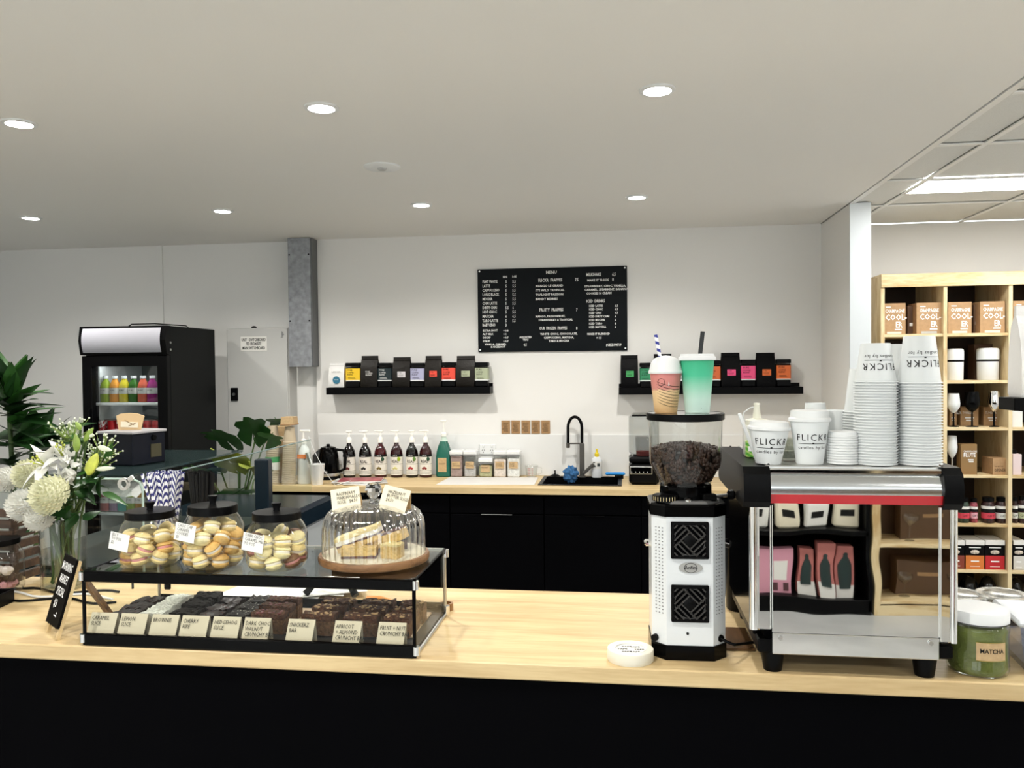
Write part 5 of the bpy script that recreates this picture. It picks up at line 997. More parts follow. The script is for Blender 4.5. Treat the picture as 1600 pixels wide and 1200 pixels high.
for j, (px, py, Y) in enumerate(((108, 728, 2.25), (118, 745, 2.24), (98, 748, 2.23), (112, 715, 2.27))):
    q = P(px, py, Y); o = thing('white_stock_flower', ('frilly white blossom at the centre right of the bouquet', 'frilly white blossom beside the yellow bud', 'frilly white blossom between the lily and big chrysanthemum', 'frilly white blossom under the green bud')[j], 'flower', q, 0, 'frilly white blossoms in the vase'); r = random.Random(j)
    for k in range(9): d = Vector((r.uniform(-1, 1), r.uniform(-1, .2), r.uniform(-.5, 1))).normalized(); l = link('petal', PT2, o, tuple(d * .004), 0, dirrot(d, r.uniform(0, 6))); l.scale = (.62,) * 3
    stalk(o, (0, 0, 0))
def bud(px0, py0, px1, py1, Y, w, m, label):
    a, b = P(px0, py0, Y), P(px1, py1, Y); d = b - a; L = d.length; o = thing('lily_bud', label, 'flower bud', a, 0, 'lily buds in the vase'); qd = d.to_track_quat('Z', 'Y').to_matrix()
    MB().lathe([(w * .25, 0), (w * .8, L * .15), (w, L * .4), (w * .8, L * .7), (w * .35, L * .93), (w * .05, L)], 12, M=qd, rib=lambda i, a_: .10 * math.cos(3 * a_)).build('bud', m, o); stalk(o, (0, 0, 0))
bud(138, 742, 152, 708, 2.22, .0165, m_lily, 'plump yellow lily bud at the right of the bouquet'); bud(120, 706, 118, 678, 2.24, .011, m_budg, 'upright green lily bud above the frilly blossom'); bud(126, 672, 118, 659, 2.27, .008, m_budg, 'small green bud at the very top of the bouquet'); bud(153, 698, 175, 704, 2.22, .008, m_gyp, 'pale green bud pointing right beside the yellow bud'); bud(150, 733, 180, 731, 2.22, .007, m_gyp, 'pale bud pointing right below the yellow bud'); bud(132, 690, 146, 668, 2.27, .009, m_budg, 'green bud leaning right near the top of the bouquet'); bud(136, 680, 148, 680, 2.27, .007, m_gyp, 'pale bud pointing right near the top of the bouquet')
FLm = [leaf_mesh(.085, .045, .3).mesh('leaf', m_leaf, 1.2), leaf_mesh(.10, .03, .25).mesh('leaf', m_leaf2, 1.2)]
def sprig(px, py, Y, label, n, spread, seed, mi=0, gyp=0):
    q = P(px, py, Y); o = thing('foliage_sprig', label, 'foliage', q, 0, 'foliage sprigs in the vase'); r = random.Random(seed)
    for k in range(n): d = Vector((r.uniform(-1, 1) * spread, r.uniform(-1, .3), r.uniform(-.7, .8))); l = link('leaf', FLm[(k + mi) % 2], o, (r.uniform(-.03, .03), r.uniform(-.02, .02), r.uniform(-.03, .03)), 0, dirrot(d, r.uniform(-1, 1))); s_ = r.uniform(.55, .95); l.scale = (s_,) * 3
    if gyp:
        b = MB(); s2 = MB()
        for k in range(gyp): e = Vector((r.uniform(-.05, .05), r.uniform(-.04, .04), r.uniform(0, .075))); b.ball(tuple(e), .0032, 6, 4); s2.tube([(0, 0, 0), tuple(e)], .0007, 4, False)
        stuff(b.build('tiny_blossoms', m_gyp, o)); s2.build('fine_twigs', m_budg, o)
    stalk(o, (0, 0, 0))
sprig(118, 775, 2.22, 'dark leaves hanging at the right of the vase', 9, 1, 1); sprig(140, 760, 2.25, 'dark glossy leaves under the yellow bud', 8, 1, 2); sprig(75, 800, 2.24, 'leaf cluster over the vase rim', 6, .8, 3); sprig(105, 760, 2.27, 'leaves behind the frilly blossoms', 7, .9, 4, 1); sprig(150, 735, 2.28, 'feathery sprig with tiny pale blossoms on the right of the bouquet', 6, .9, 5, 1, 60); sprig(110, 690, 2.30, 'feathery sprig with tiny pale blossoms at the top of the bouquet', 5, .8, 6, 1, 70); sprig(125, 800, 2.23, 'dark leaf tips drooping beside the vase', 5, .7, 7); sprig(160, 715, 2.30, 'feathery sprig reaching right towards the navy box', 4, .8, 8, 1, 50); sprig(60, 770, 2.32, 'leaves behind the white chrysanthemums', 6, 1, 9)
# far left: slatted crate, treat jar and tray
q = P(5, 800, 2.34); o = thing('slatted_crate', 'dark brown slatted wooden crate behind the flowers at the left edge', 'crate', (q.x - .06, 2.38 - .05, ZT)); m_dk = wood('dark_slat', (.10, .055, .03), (.03, .016, .01), (2, 12, 12))
for k in range(7): MB().box((0, -.06, .03 + k * .034), (.30, .012, .026), .002).build('slat', m_dk, o)
for sx in (-.14, .14): MB().box((sx, -.045, .13), (.02, .018, .25), .002).build('corner_post', m_dk, o)
for k in range(7): MB().box((.145, 0, .03 + k * .034), (.012, .11, .026), .002).build('side_slat', m_dk, o)
a = G(-30, 943, ZT); o = thing('treat_tray', 'shallow black tray of chocolate chunks at the left edge of the counter', 'tray', (-1.875, 2.06, ZT), .12); tw, td, th = .24, .14, .038
MB().box((0, 0, .002), (tw, td, .004)).build('tray_base', m_blackp, o, smooth=0)
for sx in (-1, 1): MB().box((sx * tw / 2, 0, th / 2), (.006, td, th), .002).build('tray_side', m_blackp, o)
for sy in (-1, 1): MB().box((0, sy * td / 2, th / 2), (tw, .006, th), .002).build('tray_side', m_blackp, o)
r = random.Random(21); tcols = [mat('choc_chunk', (.06, .025, .015), .5, bump=.6, bscale=120), mat('pink_mallow', (.62, .32, .33), .7), mat('pale_mallow', (.70, .62, .56), .7), mat('milk_choc', (.16, .07, .035), .5)]
for k in range(20):
    u = MB().ball((0, 0, 0), .019, 8, 6, (1.2, .9, .8), noise=.2, rnd=r); c_ = k % 4
    tag(u.build('chocolate_chunk', tcols[c_], None, (-1.875 + r.uniform(-.085, .085), 2.06 + r.uniform(-.04, .04), ZT + .020 + .022 * (k // 8)), r.uniform(0, 6), smooth=.5), ('dark chocolate chunk in the black tray', 'pink marshmallow piece in the black tray', 'pale marshmallow piece in the black tray', 'milk chocolate chunk in the black tray')[c_], 'treat', 'treats piled in the black tray')
o = thing('treat_jar', 'clear glass treat jar with a black lid behind the black tray', 'jar', (-1.88, 2.225, ZT)); MB().lathe([(0, .003), (.062, .003), (.07, .02), (.07, .115), (.055, .145), (.053, .15)], 32, capb=False, capt=False).build('glass_body', m_jar, o); MB().lathe([(.058, .148), (.06, .15), (.06, .165), (.02, .17)], 28).build('lid', m_lid, o)
for k in range(14):
    a_ = k * 2.4; rr = .042 * ((k % 5) / 5 + .2); tag(MB().ball((0, 0, 0), .017, 8, 6, (1, 1, .8), noise=.2, rnd=r).build('wrapped_treat', tcols[(k + 1) % 3], None, (-1.88 + rr * math.cos(a_), 2.225 + rr * math.sin(a_), ZT + .022 + .024 * (k // 5)), smooth=.5), 'chocolate treat inside the black-lidded glass jar', 'treat', 'treats in the left glass jar')
# ------------------------------------------------------------------ coffee grinder
m_gw = mat('grinder_white', (.72, .75, .765), .3, coat=.3)
gxc, gyc = .1415, 1.960; gr = thing('coffee_grinder', 'white and black coffee grinder with a clear hopper of beans on the front counter', 'coffee grinder', (gxc, gyc, ZT), .03)
def octo(w, d, c, z): h, e = w / 2, d / 2; return [(-h + c, -e, z), (h - c, -e, z), (h, -e + c, z), (h, e - c, z), (h - c, e, z), (-h + c, e, z), (-h, e - c, z), (-h, -e + c, z)]
GW, GD, GCH = .166, .17, .031
MB().loft([octo(GW + .004, GD + .004, GCH, .0), octo(GW + .004, GD + .004, GCH, .034)]).build('base_plate', m_blackg, gr, smooth=0); MB().loft([octo(GW, GD, GCH, .034), octo(GW, GD, GCH, .327)]).build('housing', m_gw, gr, smooth=0); MB().loft([octo(GW + .006, GD + .006, GCH, .327), octo(GW + .006, GD + .006, GCH, .350), octo(GW, GD, GCH, .354)]).build('top_plate', m_blackg, gr, smooth=0)
MB().loft([octo(GW - .02, GD - .02, GCH, .354), octo(GW - .03, GD - .03, GCH, .360)]).build('top_deck', mat('deck_grey', (.20, .20, .20), .3, .6), gr, smooth=0)
FYg = -GD / 2
for zc_ in (P(1075, 842, 1.887).z - ZT, P(1075, 940, 1.887).z - ZT):
    s = .084; gl_ = MB()
    for sx in (-1, 1): gl_.box((sx * (s / 2 - .004), FYg - .004, zc_), (.008, .009, s), .002); gl_.box((0, FYg - .004, zc_ + sx * (s / 2 - .004)), (s, .009, .008), .002)
    gf = gl_.build('fan_grille', m_blackp, gr); MB().box((0, FYg - .001, zc_), (s - .012, .004, s - .012)).build('fan_shadow_plate', m_black, gf, smooth=0)
    MB().lathe([(.036, 0), (.036, .002), (.0335, .002), (.0335, 0), (.036, 0)], 32, capb=False, capt=False, M=Matrix.Rotation(PI / 2, 3, 'X'), c=(0, FYg - .002, zc_)).build('fan_ring', mat('fan_ring', (.10, .10, .10), .35), gf)
    b = MB()
    for k in range(4):
        a = PI / 4 + k * PI / 2; u = Vector((math.cos(a), 0, math.sin(a))); v_ = Vector((-math.sin(a), 0, math.cos(a)))
        for j in range(4):
            off = .014 + j * .010; c_ = u * off + v_ * (.010 - .004 * j); lim = s / 2 - .007; ts = [t for t in [k2 * .001 - .026 + .003 * j for k2 in range(53 - 6 * j)] if max(abs(c_.x + v_.x * t), abs(c_.z + v_.z * t)) < lim]
            if len(ts) > 3: c_ = c_ + v_ * (ts[0] + ts[-1]) / 2; b.box((c_.x, FYg - .0065, zc_ + c_.z), (ts[-1] - ts[0], .004, .0032), rot=(0, -(a + PI / 2), 0))
    b.build('grille_bars', mat('grille_bar', (.035, .033, .03), .4), gf, smooth=0); MB().lathe([(.0135, 0), (.0135, .005), (.011, .006)], 20, M=Matrix.Rotation(PI / 2, 3, 'X'), c=(0, FYg - .003, zc_)).build('fan_hub', m_blackp, gf)
zl_ = P(1075, 885, 1.887).z - ZT; MB().lathe([(.0265, 0), (.0265, .002)], 32, M=Matrix.Diagonal((1, 1, .46)) @ Matrix.Rotation(PI / 2, 3, 'X'), c=(.002, FYg - .0005, zl_)).build('badge', mat('badge_grey', (.45, .45, .43), .35, .5), gr); MB().lathe([(.0150, .002), (.0138, .003)], 28, M=Matrix.Diagonal((1, 1, .75)) @ Matrix.Rotation(PI / 2, 3, 'X'), c=(.002, FYg - .0005, zl_), capb=False, capt=False).build('badge_ring', m_ink, gr)
txt('Anfim', .0115, m_ink, gr, (.002, FYg - .003, zl_ - .003), align='CENTER', res=2, bold=.0002)
vs_ = MB(); ang = math.atan2(GCH, GCH)
for sx in (-1, 1):
    for i in range(26):
        for j in range(3):
            t = .25 + .22 * j; cx = sx * (GW / 2 - GCH + GCH * t); cy = FYg + GCH * t; vs_.box((cx, cy, .105 + i * .0078), (.0030, .0030, .0018), rz=sx * PI / 4)
vs_.build('vent_slots', mat('slot_grey', (.22, .22, .23), .6), gr, smooth=0)
def gpt(px, py, Y): q = P(px, py, Y); return (q.x - gxc, q.y - gyc, q.z - ZT)
c_ = gpt(1072, 987, 1.887); MB().cyl((c_[0], FYg, c_[2]), (c_[0], FYg - .002, c_[2]), .003, n=12).build('screw_hole', m_ink, gr)
c_ = gpt(1121, 996, 1.90); MB().cyl((c_[0] - .006, c_[1] + .012, c_[2]), (c_[0] + .006, c_[1] - .010, c_[2]), .0105, .008, 16).build('cable_gland', m_blackp, gr)
c2 = gpt(1027, 994, 1.90); MB().cyl((c2[0] + .006, c2[1] + .012, c2[2]), (c2[0] - .010, c2[1] - .010, c2[2]), .008, n=14).build('side_knob', m_blackp, gr)
e_ = G(1188, 1022, ZT + .003); MB().tube([(c_[0] + .004, c_[1] - .008, c_[2]), (c_[0] + .02, c_[1] - .016, c_[2] - .006), (.10, -.075, .035), (e_.x - gxc, e_.y - gyc + .05, .012), (e_.x - gxc + .03, e_.y - gyc + .12, .005)], .0035, 8).build('power_cord', m_blackp, gr)
MB().lathe([(.058, .356), (.060, .362), (.060, .388), (.056, .392)], 36).build('collar', m_blackg, gr); MB().lathe([(.030, 0), (.030, .012), (.026, .014)], 24, c=(-.050, -.045, .358)).build('dose_dial', m_blackp, gr)
tk = MB()
for k in range(9): a = R_(205 + k * 13); tk.box((-.050 + .0302 * math.cos(a), -.045 + .0302 * math.sin(a), .364), (.0014, .0014, .009), rz=a)
tk.build('dial_scale', mat('scale_gold', (.55, .45, .25), .4), gr, smooth=0); MB().lathe([(.010, .356), (.010, .362), (.006, .365)], 16, c=(0, -.062, 0)).build('cap_screw', m_chrome, gr)
MB().box((.048, -.048, .366), (.032, .022, .016), .003, rz=.2).build('lever_block', m_blackp, gr); MB().cyl((.06, -.046, .368), (.092, -.04, .370), .0045, n=10).build('lever_rod', m_chrome, gr); MB().lathe([(.005, 0), (.011, .004), (.012, .012), (.008, .018)], 14, c=(.09, -.04, .370), M=Vector((1, .2, .05)).to_track_quat('Z', 'Y').to_matrix()).build('lever_knob', m_blackp, gr)
MB().box((-.086, .02, .245), (.02, .03, .012), .004).build('portafilter_fork', m_chrome, gr); MB().box((0, .10, .2), (.07, .05, .16), .008).build('dosing_chute', m_blackp, gr)
m_hop = thin_glass('hopper_clear', (.86, .87, .86), 1.49, 0, 1.3)
hp = MB().lathe([(.058, .388), (.060, .398), (.081, .436), (.083, .445), (.086, .545)], 48, capb=False, capt=False).build('hopper', m_hop, gr); MB().lathe([(.087, .541), (.0905, .543), (.0905, .556), (.088, .558)], 48, capb=False, capt=False).build('lid_rim', m_blackp, hp)
MB().lathe([(.088, .5575), (.001, .558)], 48, capb=False, capt=False).build('lid_plate', thin_glass('lid_smoke', (.55, .57, .57), 1.5, .02, 1.5), hp)
# beans
r = random.Random(31); bean = MB().ball((0, 0, 0), .0060, 6, 5, (1.25, .85, .62)); beans = MB()
def put(x, y, z): M_ = Euler((r.uniform(0, 6), r.uniform(0, 6), r.uniform(0, 6))).to_matrix(); beans.add([M_ @ Vector(q_) + Vector((x, y, z)) for q_ in bean.v], bean.f)
lev = lambda x, y: .482 - .012 * (x * x + y * y) / .0066
def rad(z): return .0535 + (z - .398) / .038 * .021 if z < .436 else .0765 + (z - .445) * .03
for i in range(700):
    a = r.uniform(0, 2 * PI); z = .400 + .080 * r.random()
    if z > lev(rad(z), 0): continue
    put(rad(z) * math.cos(a), rad(z) * math.sin(a), z)
for i in range(330): a = r.uniform(0, 2 * PI); rr = .074 * math.sqrt(r.random()); x, y = rr * math.cos(a), rr * math.sin(a); put(x, y, lev(x, y) + r.uniform(-.002, .003))
core = MB().lathe([(.050, .395), (.071, .434), (.0715, .468), (.03, .478), (.001, .479)], 32); core.build('bean_bed', mat('bean_dark', (.010, .006, .004), .6), gr)
cb = stuff(tag(beans.build('coffee_beans', mat('bean_brown', (.040, .018, .011), .32, spec=.5, var=.35, vscale=90), None, (gxc, gyc, ZT), smooth=1.2), 'roasted dark brown coffee beans filling the clear grinder hopper', 'coffee beans'))
# cups on the hopper lid
HT = ZT + .5585
q = P(1040, 640, 1.965); o = thing('takeaway_cup', 'pink and tan takeaway cup with white dome lid and striped straw on the grinder', 'takeaway cup', (q.x, 1.955, HT)); hh = .093
MB().lathe([(.0255, 0), (.0265, .002), (.0365, hh)], 32).build('cup_body', zramp('beach_print', [(0, (.62, .36, .16)), (.3, (.74, .50, .25)), (.62, (.78, .55, .30)), (.66, (.60, .24, .20)), (1, (.62, .22, .20))], 0, hh, .5, .012, 60), o)
ln = MB(); rcup = lambda z: .0265 + .010 * z / hh
for k in range(8):
    z0 = .016 + k * .0068; pts = [(((rcup(z0) + .0006) * math.sin(t)), -(rcup(z0) + .0006) * math.cos(t), z0 + .006 * (t - .9) ** 2 * .8 - .002) for t in [-.9 + .2 * i for i in range(11)]]; ln.tube(pts, .0005, 4)
ln.build('line_drawing', m_ink, o); pts = [((rcup(.073) + .0006) * math.sin(-.35 + .24 * math.cos(a)), -(rcup(.073) + .0006) * math.cos(-.35 + .24 * math.cos(a)), .072 + .0085 * math.sin(a)) for a in [k * PI / 10 for k in range(21)]]; MB().tube(pts, .0005, 4).build('sun_drawing', m_ink, o)
sp_ = lambda t, z: ((rcup(z) + .0006) * math.sin(t), -(rcup(z) + .0006) * math.cos(t), z); MB().tube([sp_(.12, .064), sp_(.16, .073), sp_(.22, .065), sp_(.12, .064)], .0005, 4).build('boat_drawing', m_inkw, o)
MB().lathe([(.0395, hh - .001), (.0405, hh + .003), (.0385, hh + .007), (.0375, hh + .010), (.0345, hh + .024), (.026, hh + .035), (.012, hh + .040), (.001, hh + .041)], 32, capb=True, capt=False).build('dome_lid', m_white, o)
a_, b_ = P(1033, 560, 1.955), P(1024.5, 523, 1.955); MB().cyl((a_.x - q.x, 0, a_.z - HT - .01), (b_.x - q.x, 0, b_.z - HT), .0042, n=12).build('striped_straw', stripes('straw_blue', (.85, .85, .87), (.02, .03, .28), 20, 0, 62, .55), o)
q = P(1089, 640, 1.965); o = thing('takeaway_cup', 'tall green to white takeaway cup with flat lid and black straw on the grinder', 'takeaway cup', (q.x, 1.955, HT)); hh = .124
MB().lathe([(.0275, 0), (.0285, .002), (.0392, hh)], 32).build('cup_body', zramp('green_fade', [(0, (.62, .80, .72)), (.25, (.56, .78, .68)), (.7, (.06, .50, .28)), (1, (.03, .40, .20))], 0, hh, .5), o)
MB().lathe([(.0425, hh - .002), (.0435, hh + .002), (.0425, hh + .006), (.0395, hh + .008), (.0385, hh + .013), (.0, hh + .013)], 32, capt=False).build('lid', m_white, o); a_, b_ = P(1091.5, 562, 1.955), P(1098, 518, 1.955); MB().cyl((a_.x - q.x, 0, a_.z - HT - .02), (b_.x - q.x, 0, b_.z - HT), .0050, n=12).build('straw', mat('straw_black', (.018, .020, .022), .45), o)
txt('BetterCup', .0075, m_ink, o, (0, 0, 0), bend=lambda x, y: Vector((.0292 * math.sin(x / .0292 - .75), -.0292 * math.cos(x / .0292 - .75), .012 + y)), res=1)

# ------------------------------------------------------------------ espresso machine, seen from behind
MX, MY = .4840, 1.808; em = thing('espresso_machine', 'mirror polished espresso machine with a red stripe and black end caps, back towards the viewer', 'espresso machine', (MX, MY, ZT))
m_mirror = mat('mirror_steel', (.80, .80, .78), .015, 1.0)
n_, l_ = nt(m_mirror); tc = n_.new('ShaderNodeTexCoord'); nz = n_.new('ShaderNodeTexNoise'); nz.inputs['Scale'].default_value = 6.5; nz.inputs['Detail'].default_value = 1; l_.new(tc.outputs['Object'], nz.inputs['Vector']); bp_ = n_.new('ShaderNodeBump'); bp_.inputs['Strength'].default_value = .05; bp_.inputs['Distance'].default_value = .01; l_.new(nz.outputs[0], bp_.inputs['Height']); l_.new(bp_.outputs[0], n_['Principled BSDF'].inputs['Normal'])
for sx, sy in ((-.165, .035), (.150, .035), (-.165, .40), (.150, .40)): MB().lathe([(.019, 0), (.020, .003), (.026, .046)], 20, c=(sx, sy, 0)).build('foot', m_blackp, em)
MB().box((0, .225, .058), (.40, .43, .030), .004).build('base_tray', m_blackp, em); MB().box((-.003, .23, .235), (.365, .42, .33)).build('body', m_black, em, smooth=0)
MB().box((-.0015, .004, .2325), (.339, .004, .285), .0015).build('back_panel', m_mirror, em, smooth=0); MB().box((-.0015, .001, .068), (.339, .004, .046), .0015).build('lower_panel', m_mirror, em, smooth=0)
for sx in (-.155, .150): MB().cyl((sx, -.002, .082), (sx, -.006, .082), .005, n=10).build('screw', m_steel, em)
MB().box((-.187, .006, .2325), (.030, .012, .275), .004).build('corner_strip', m_mirror, em); MB().lathe([(.010, .095), (.010, .372)], 20, c=(-.208, .012, 0)).build('corner_post', m_chrome, em); MB().box((.180, .006, .225), (.024, .012, .29), .004).build('corner_strip', m_mirror, em); MB().lathe([(.008, .08), (.008, .372)], 20, c=(.199, .010, 0)).build('corner_post', m_chrome, em)
MB().box((-.205, .22, .225), (.008, .40, .29), .002).build('side_panel', m_blackg, em, smooth=0); MB().box((.197, .22, .225), (.008, .40, .29), .002).build('side_panel', m_steel, em, smooth=0)
MB().prism([(-.004, .372), (.02, .372), (.02, .392), (-.008, .392)], -.176, .172, 'X').build('red_stripe', mat('red_gloss', (.50, .012, .02), .1, coat=.6), em, smooth=0)
prof = [(-.008, .392), (-.010, .405), (-.004, .425), (.006, .436), (.03, .436), (.03, .392)]; MB().prism(prof, -.176, .172, 'X').build('upper_cowl', mat('cowl_steel', (.64, .65, .65), .18, 1.0), em, smooth=.7)
MB().box((-.002, .012, .441), (.35, .030, .012), .003).build('top_trim', m_chrome, em); MB().box((-.002, .235, .448), (.36, .44, .006), .002).build('cup_tray', m_steel, em)
for x0, x1 in ((-.232, -.176), (.172, .210)): MB().prism([(.0, .362), (-.014, .376), (-.018, .405), (-.012, .435), (.004, .450), (.44, .450), (.46, .43), (.46, .37), (.44, .362)], x0, x1, 'X').build('end_cap', m_blackp, em, smooth=.5)
for k in range(2): MB().tube([(-.175 + .35 * k, .02, .452), (-.175 + .35 * k, .44, .452)], .003, 8).build('tray_rail', m_chrome, em)
MB().box((0, .44, .405), (.34, .05, .07), .01).build('front_fascia', m_blackp, em); MB().lathe([(.028, .20), (.030, .26), (.028, .30)], 24, c=(-.02, .43, 0)).build('group_head', m_chrome, em); MB().tube([(-.02, .45, .215), (-.02, .58, .21)], .012, 10).build('portafilter_handle', m_blackp, em)
TZ = ZT + .4515
# branded cups on top
m_cup = mat('cup_white', (.74, .765, .765), .45)
def logo_cup(px, Y, rb, rt, h, lidh, label, rz=0, up=True, tilt=0):
    q = P(px, 700, Y); o = thing('paper_cup', label, 'paper cup', (q.x, Y, TZ), 0, None, (0, tilt, rz)); MB().lathe([(rb * .97, 0), (rb, .002), (rt, h)], 36).build('cup_body', m_cup, o)
    MB().lathe([(rt * 1.02, h - .002), (rt * 1.09, h), (rt * 1.09, h + .005), (rt * 1.0, h + .008), (rt * .96, h + lidh), (rt * .85, h + lidh + .001), (.0, h + lidh - .002)], 36, capt=False).build('lid', m_white, o)
    rr = lambda z: rb + (rt - rb) * z / h + .0006; logo_on(o, rr, h * .52, 1, rt); return o
def logo_on(o, rr, zc_, sg, rt, mid=0.0):
    def bnd(z0): return lambda x, y: Vector((rr(z0 + sg * y) * math.sin(sg * x / rr(z0) + mid), -rr(z0 + sg * y) * math.cos(sg * x / rr(z0) + mid), z0 + sg * y))
    s = rt / .042; txt('FLICKR', .0205 * s, m_ink, o, (0, 0, 0), align='CENTER', bend=bnd(zc_ + sg * .004), sp=1.25, sx=.95, res=2); txt('candles by lor', .0100 * s, m_ink, o, (0, 0, 0), align='CENTER', bend=bnd(zc_ - sg * .0145), sp=1.15, res=2)
    pts = [tuple(bnd(zc_ - sg * .003)(x, 0)) for x in [(-.033 + .0055 * k) * s for k in range(13)]]; MB().tube(pts, .0005, 4).build('logo_rule', m_ink, o); MB().box(tuple(bnd(zc_ - sg * .002)(0, 0)), (.004, .001, .003)).build('logo_flame', m_ink, o, smooth=0)
logo_cup(1200, 1.862, .0275, .0425, .075, .017, 'squat white paper cup with lid and printed shop name, left on the espresso machine', tilt=.03); logo_cup(1265, 1.862, .0285, .0410, .094, .022, 'taller white paper cup with lid and printed shop name beside the squat one')
def cup_stack(px, Y, rb, rt, h, n, step, label, grp, logo, m=m_cup):
    q = P(px, 700, Y); me = MB().lathe([(rt * 1.0, .0), (rt * 1.055, .0004), (rt * 1.065, .0013), (rt * 1.055, .0024), (rt * .985, .0030), (rb, h - .002), (rb * .96, h), (rb * .9, h - .004), (.001, h - .004)], 32, capb=False, capt=False).mesh('paper_cup', m)
    for k in range(n):
        o = tag(link('paper_cup', me, None, (q.x, Y, TZ + .0005 + k * step), rnd.uniform(0, 6) if not (logo and k == n - 1) else 0), 'white paper cup, %s of the %s' % (nth(k, n), label), 'paper cup', grp)
        if logo and k == n - 1: logo_on(o, lambda z: rt * .99 + (rb - rt * .99) * (z - .004) / (h - .006) + .0006, h * .53, -1, rt)
A_ = 'second tallest stack, left of the tallest'; cup_stack(1368, 1.862, .0305, .0425, .084, 30, .0061, A_, 'cups in the second tallest stack', True)
B_ = 'tallest stack at the machine right end'; cup_stack(1436, 1.865, .0315, .0435, .102, 29, .0062, B_, 'cups in the tallest stack', True)
h_ = P(1330, 573, 1.97).z - TZ; cup_stack(1350, 1.975, .031, .0435, .10, int((h_ - .1) / .0062) + 1, .0062, 'shorter stack behind the lids', 'cups in the shorter rear stack', False)
h_ = P(1395, 537, 1.98).z - TZ; cup_stack(1404, 1.985, .031, .0435, .10, int((h_ - .1) / .0062) + 1, .0062, 'rear stack between the two tall ones', 'cups in the rear middle stack', False)
h_ = P(1300, 640, 2.0).z - TZ; cup_stack(1308, 2.02, .030, .040, .075, int((h_ - .075) / .0065) + 1, .0065, 'low stack behind the tall lidded cup', 'cups in the low rear stack', False)
h_ = P(1273, 626, 1.98).z - TZ; cup_stack(1274, 1.975, .0225, .0285, .062, int((h_ - .062) / .0065) + 1, .0065, 'tiny espresso stack behind the lidded cup', 'espresso cups behind the lidded cup', False)
lm_ = MB().lathe([(.030, 0), (.0325, .001), (.0325, .004), (.030, .006), (.029, .012), (.001, .0115)], 28, capb=True, capt=False).mesh('lid_disc', m_white); q = P(1319, 720, 1.85)
for k in range(11): tag(link('lid_disc', lm_, None, (q.x, 1.862, TZ + .0005 + k * .0058)), 'white plastic cup lid, %s of the little stack by the cup towers' % nth(k, 11), 'lid', 'stacked cup lids')
# sauce bottle, cartons, glass
q = P(1180, 690, 2.02); o = thing('sauce_bottle', 'cream squeeze sauce bottle with a capped nozzle behind the squat cup', 'bottle', (q.x, 2.02, TZ)); nzz = P(1180, 630, 2.02).z - TZ
MB().lathe([(.026, 0), (.028, .004), (.028, nzz - .06), (.024, nzz - .052)], 24).build('bottle_body', mat('bottle_milky', (.78, .77, .70), .4), o); MB().lathe([(.027, nzz - .053), (.027, nzz - .040), (.010, nzz - .036), (.0065, nzz - .006), (.0075, nzz - .005), (.0075, nzz), (.001, nzz + .001)], 20, c=(.004, 0, 0)).build('nozzle_cap', mat('cream_cap', (.80, .78, .66), .4), o)
MB().tube([(.004, 0, nzz - .009), (-.012, 0, nzz - .011), (-.026, 0, nzz - .022), (-.028, 0, nzz - .038), (-.018, 0, nzz - .048)], .0016, 6).build('cap_tether', m_white, o)
q = P(1171, 700, 2.06); o = thing('navy_carton', 'small navy carton at the left end of the machine top', 'carton', (q.x + .012, 2.085, TZ)); hz_ = P(1170, 672, 2.06).z - TZ; MB().box((0, 0, hz_ / 2), (.045, .03, hz_), .002).build('carton', mat('navy_card', (.012, .030, .075), .5), o, smooth=0); MB().box((0, 0, hz_ + .001), (.045, .03, .003)).build('carton_flap', mat('navy_card', (.012, .030, .075), .5), o, smooth=0)
q = P(1174, 712, 1.96); o = thing('green_sachet', 'bright green tea sachet box beside the squat cup', 'tea box', (q.x, 1.985, TZ)); MB().box((0, 0, .019), (.018, .02, .038), .001).build('box', stripes('green_print', (.10, .42, .03), (.45, .62, .18), 60, 0, 90, .6), o, smooth=0); MB().box((0, -.0105, .02), (.010, .001, .012)).build('print_mark', m_inkw, o, smooth=0)
q = P(1165, 675, 1.93); o = thing('white_spoon', 'white plastic spoon handle leaning against the squat cup', 'spoon', (q.x, 1.935, TZ)); MB().box((.006, 0, .052), (.008, .004, .115), .0015, rot=(0, -.35, 0)).build('handle', m_white, o); MB().ball((.026, 0, .004), .008, 10, 6, (1, .6, .4)).build('bowl', m_white, o)
q = P(1233, 720, 1.90); o = thing('cut_glass_tumbler', 'small cut glass tumbler between the two lidded cups', 'glass', (q.x, 1.92, TZ)); MB().lathe([(.018, .001), (.02, .003), (.023, .05), (.0215, .05), (.018, .006), (.001, .006)], 14, capt=False).build('glass_wall', thin_glass('cut_tumbler', (.82, .84, .80), 1.55, 0, 2.5), o, smooth=.2); MB().lathe([(.0175, .0065), (.019, .022)], 14).build('sugar', mat('sugar_grey', (.5, .5, .46), .8, bump=.5, bscale=200), o)
# knock bin, tamping mat
q = G(1163, 956, ZT); o = thing('knock_bin', 'round black knock bin standing between the grinder and the espresso machine', 'bin', (q.x + .0, q.y + .03, ZT)); MB().lathe([(.042, 0), (.045, .005), (.052, .178), (.049, .178), (.042, .01), (.001, .01)], 32, capt=False).build('bin_body', m_blackg, o); MB().lathe([(.052, .172), (.056, .176), (.056, .184), (.050, .186), (.049, .178)], 32, capb=False, capt=False).build('rim', m_blackp, o)
q = G(1165, 985, ZT); tag(MB().box((0, 0, .003), (.09, .16, .006), .002).build('tamping_mat', mat('brown_mat', (.10, .05, .02), .25), None, (.255, 2.03, ZT), smooth=0), 'thin dark brown tamping mat left of the espresso machine', 'mat')
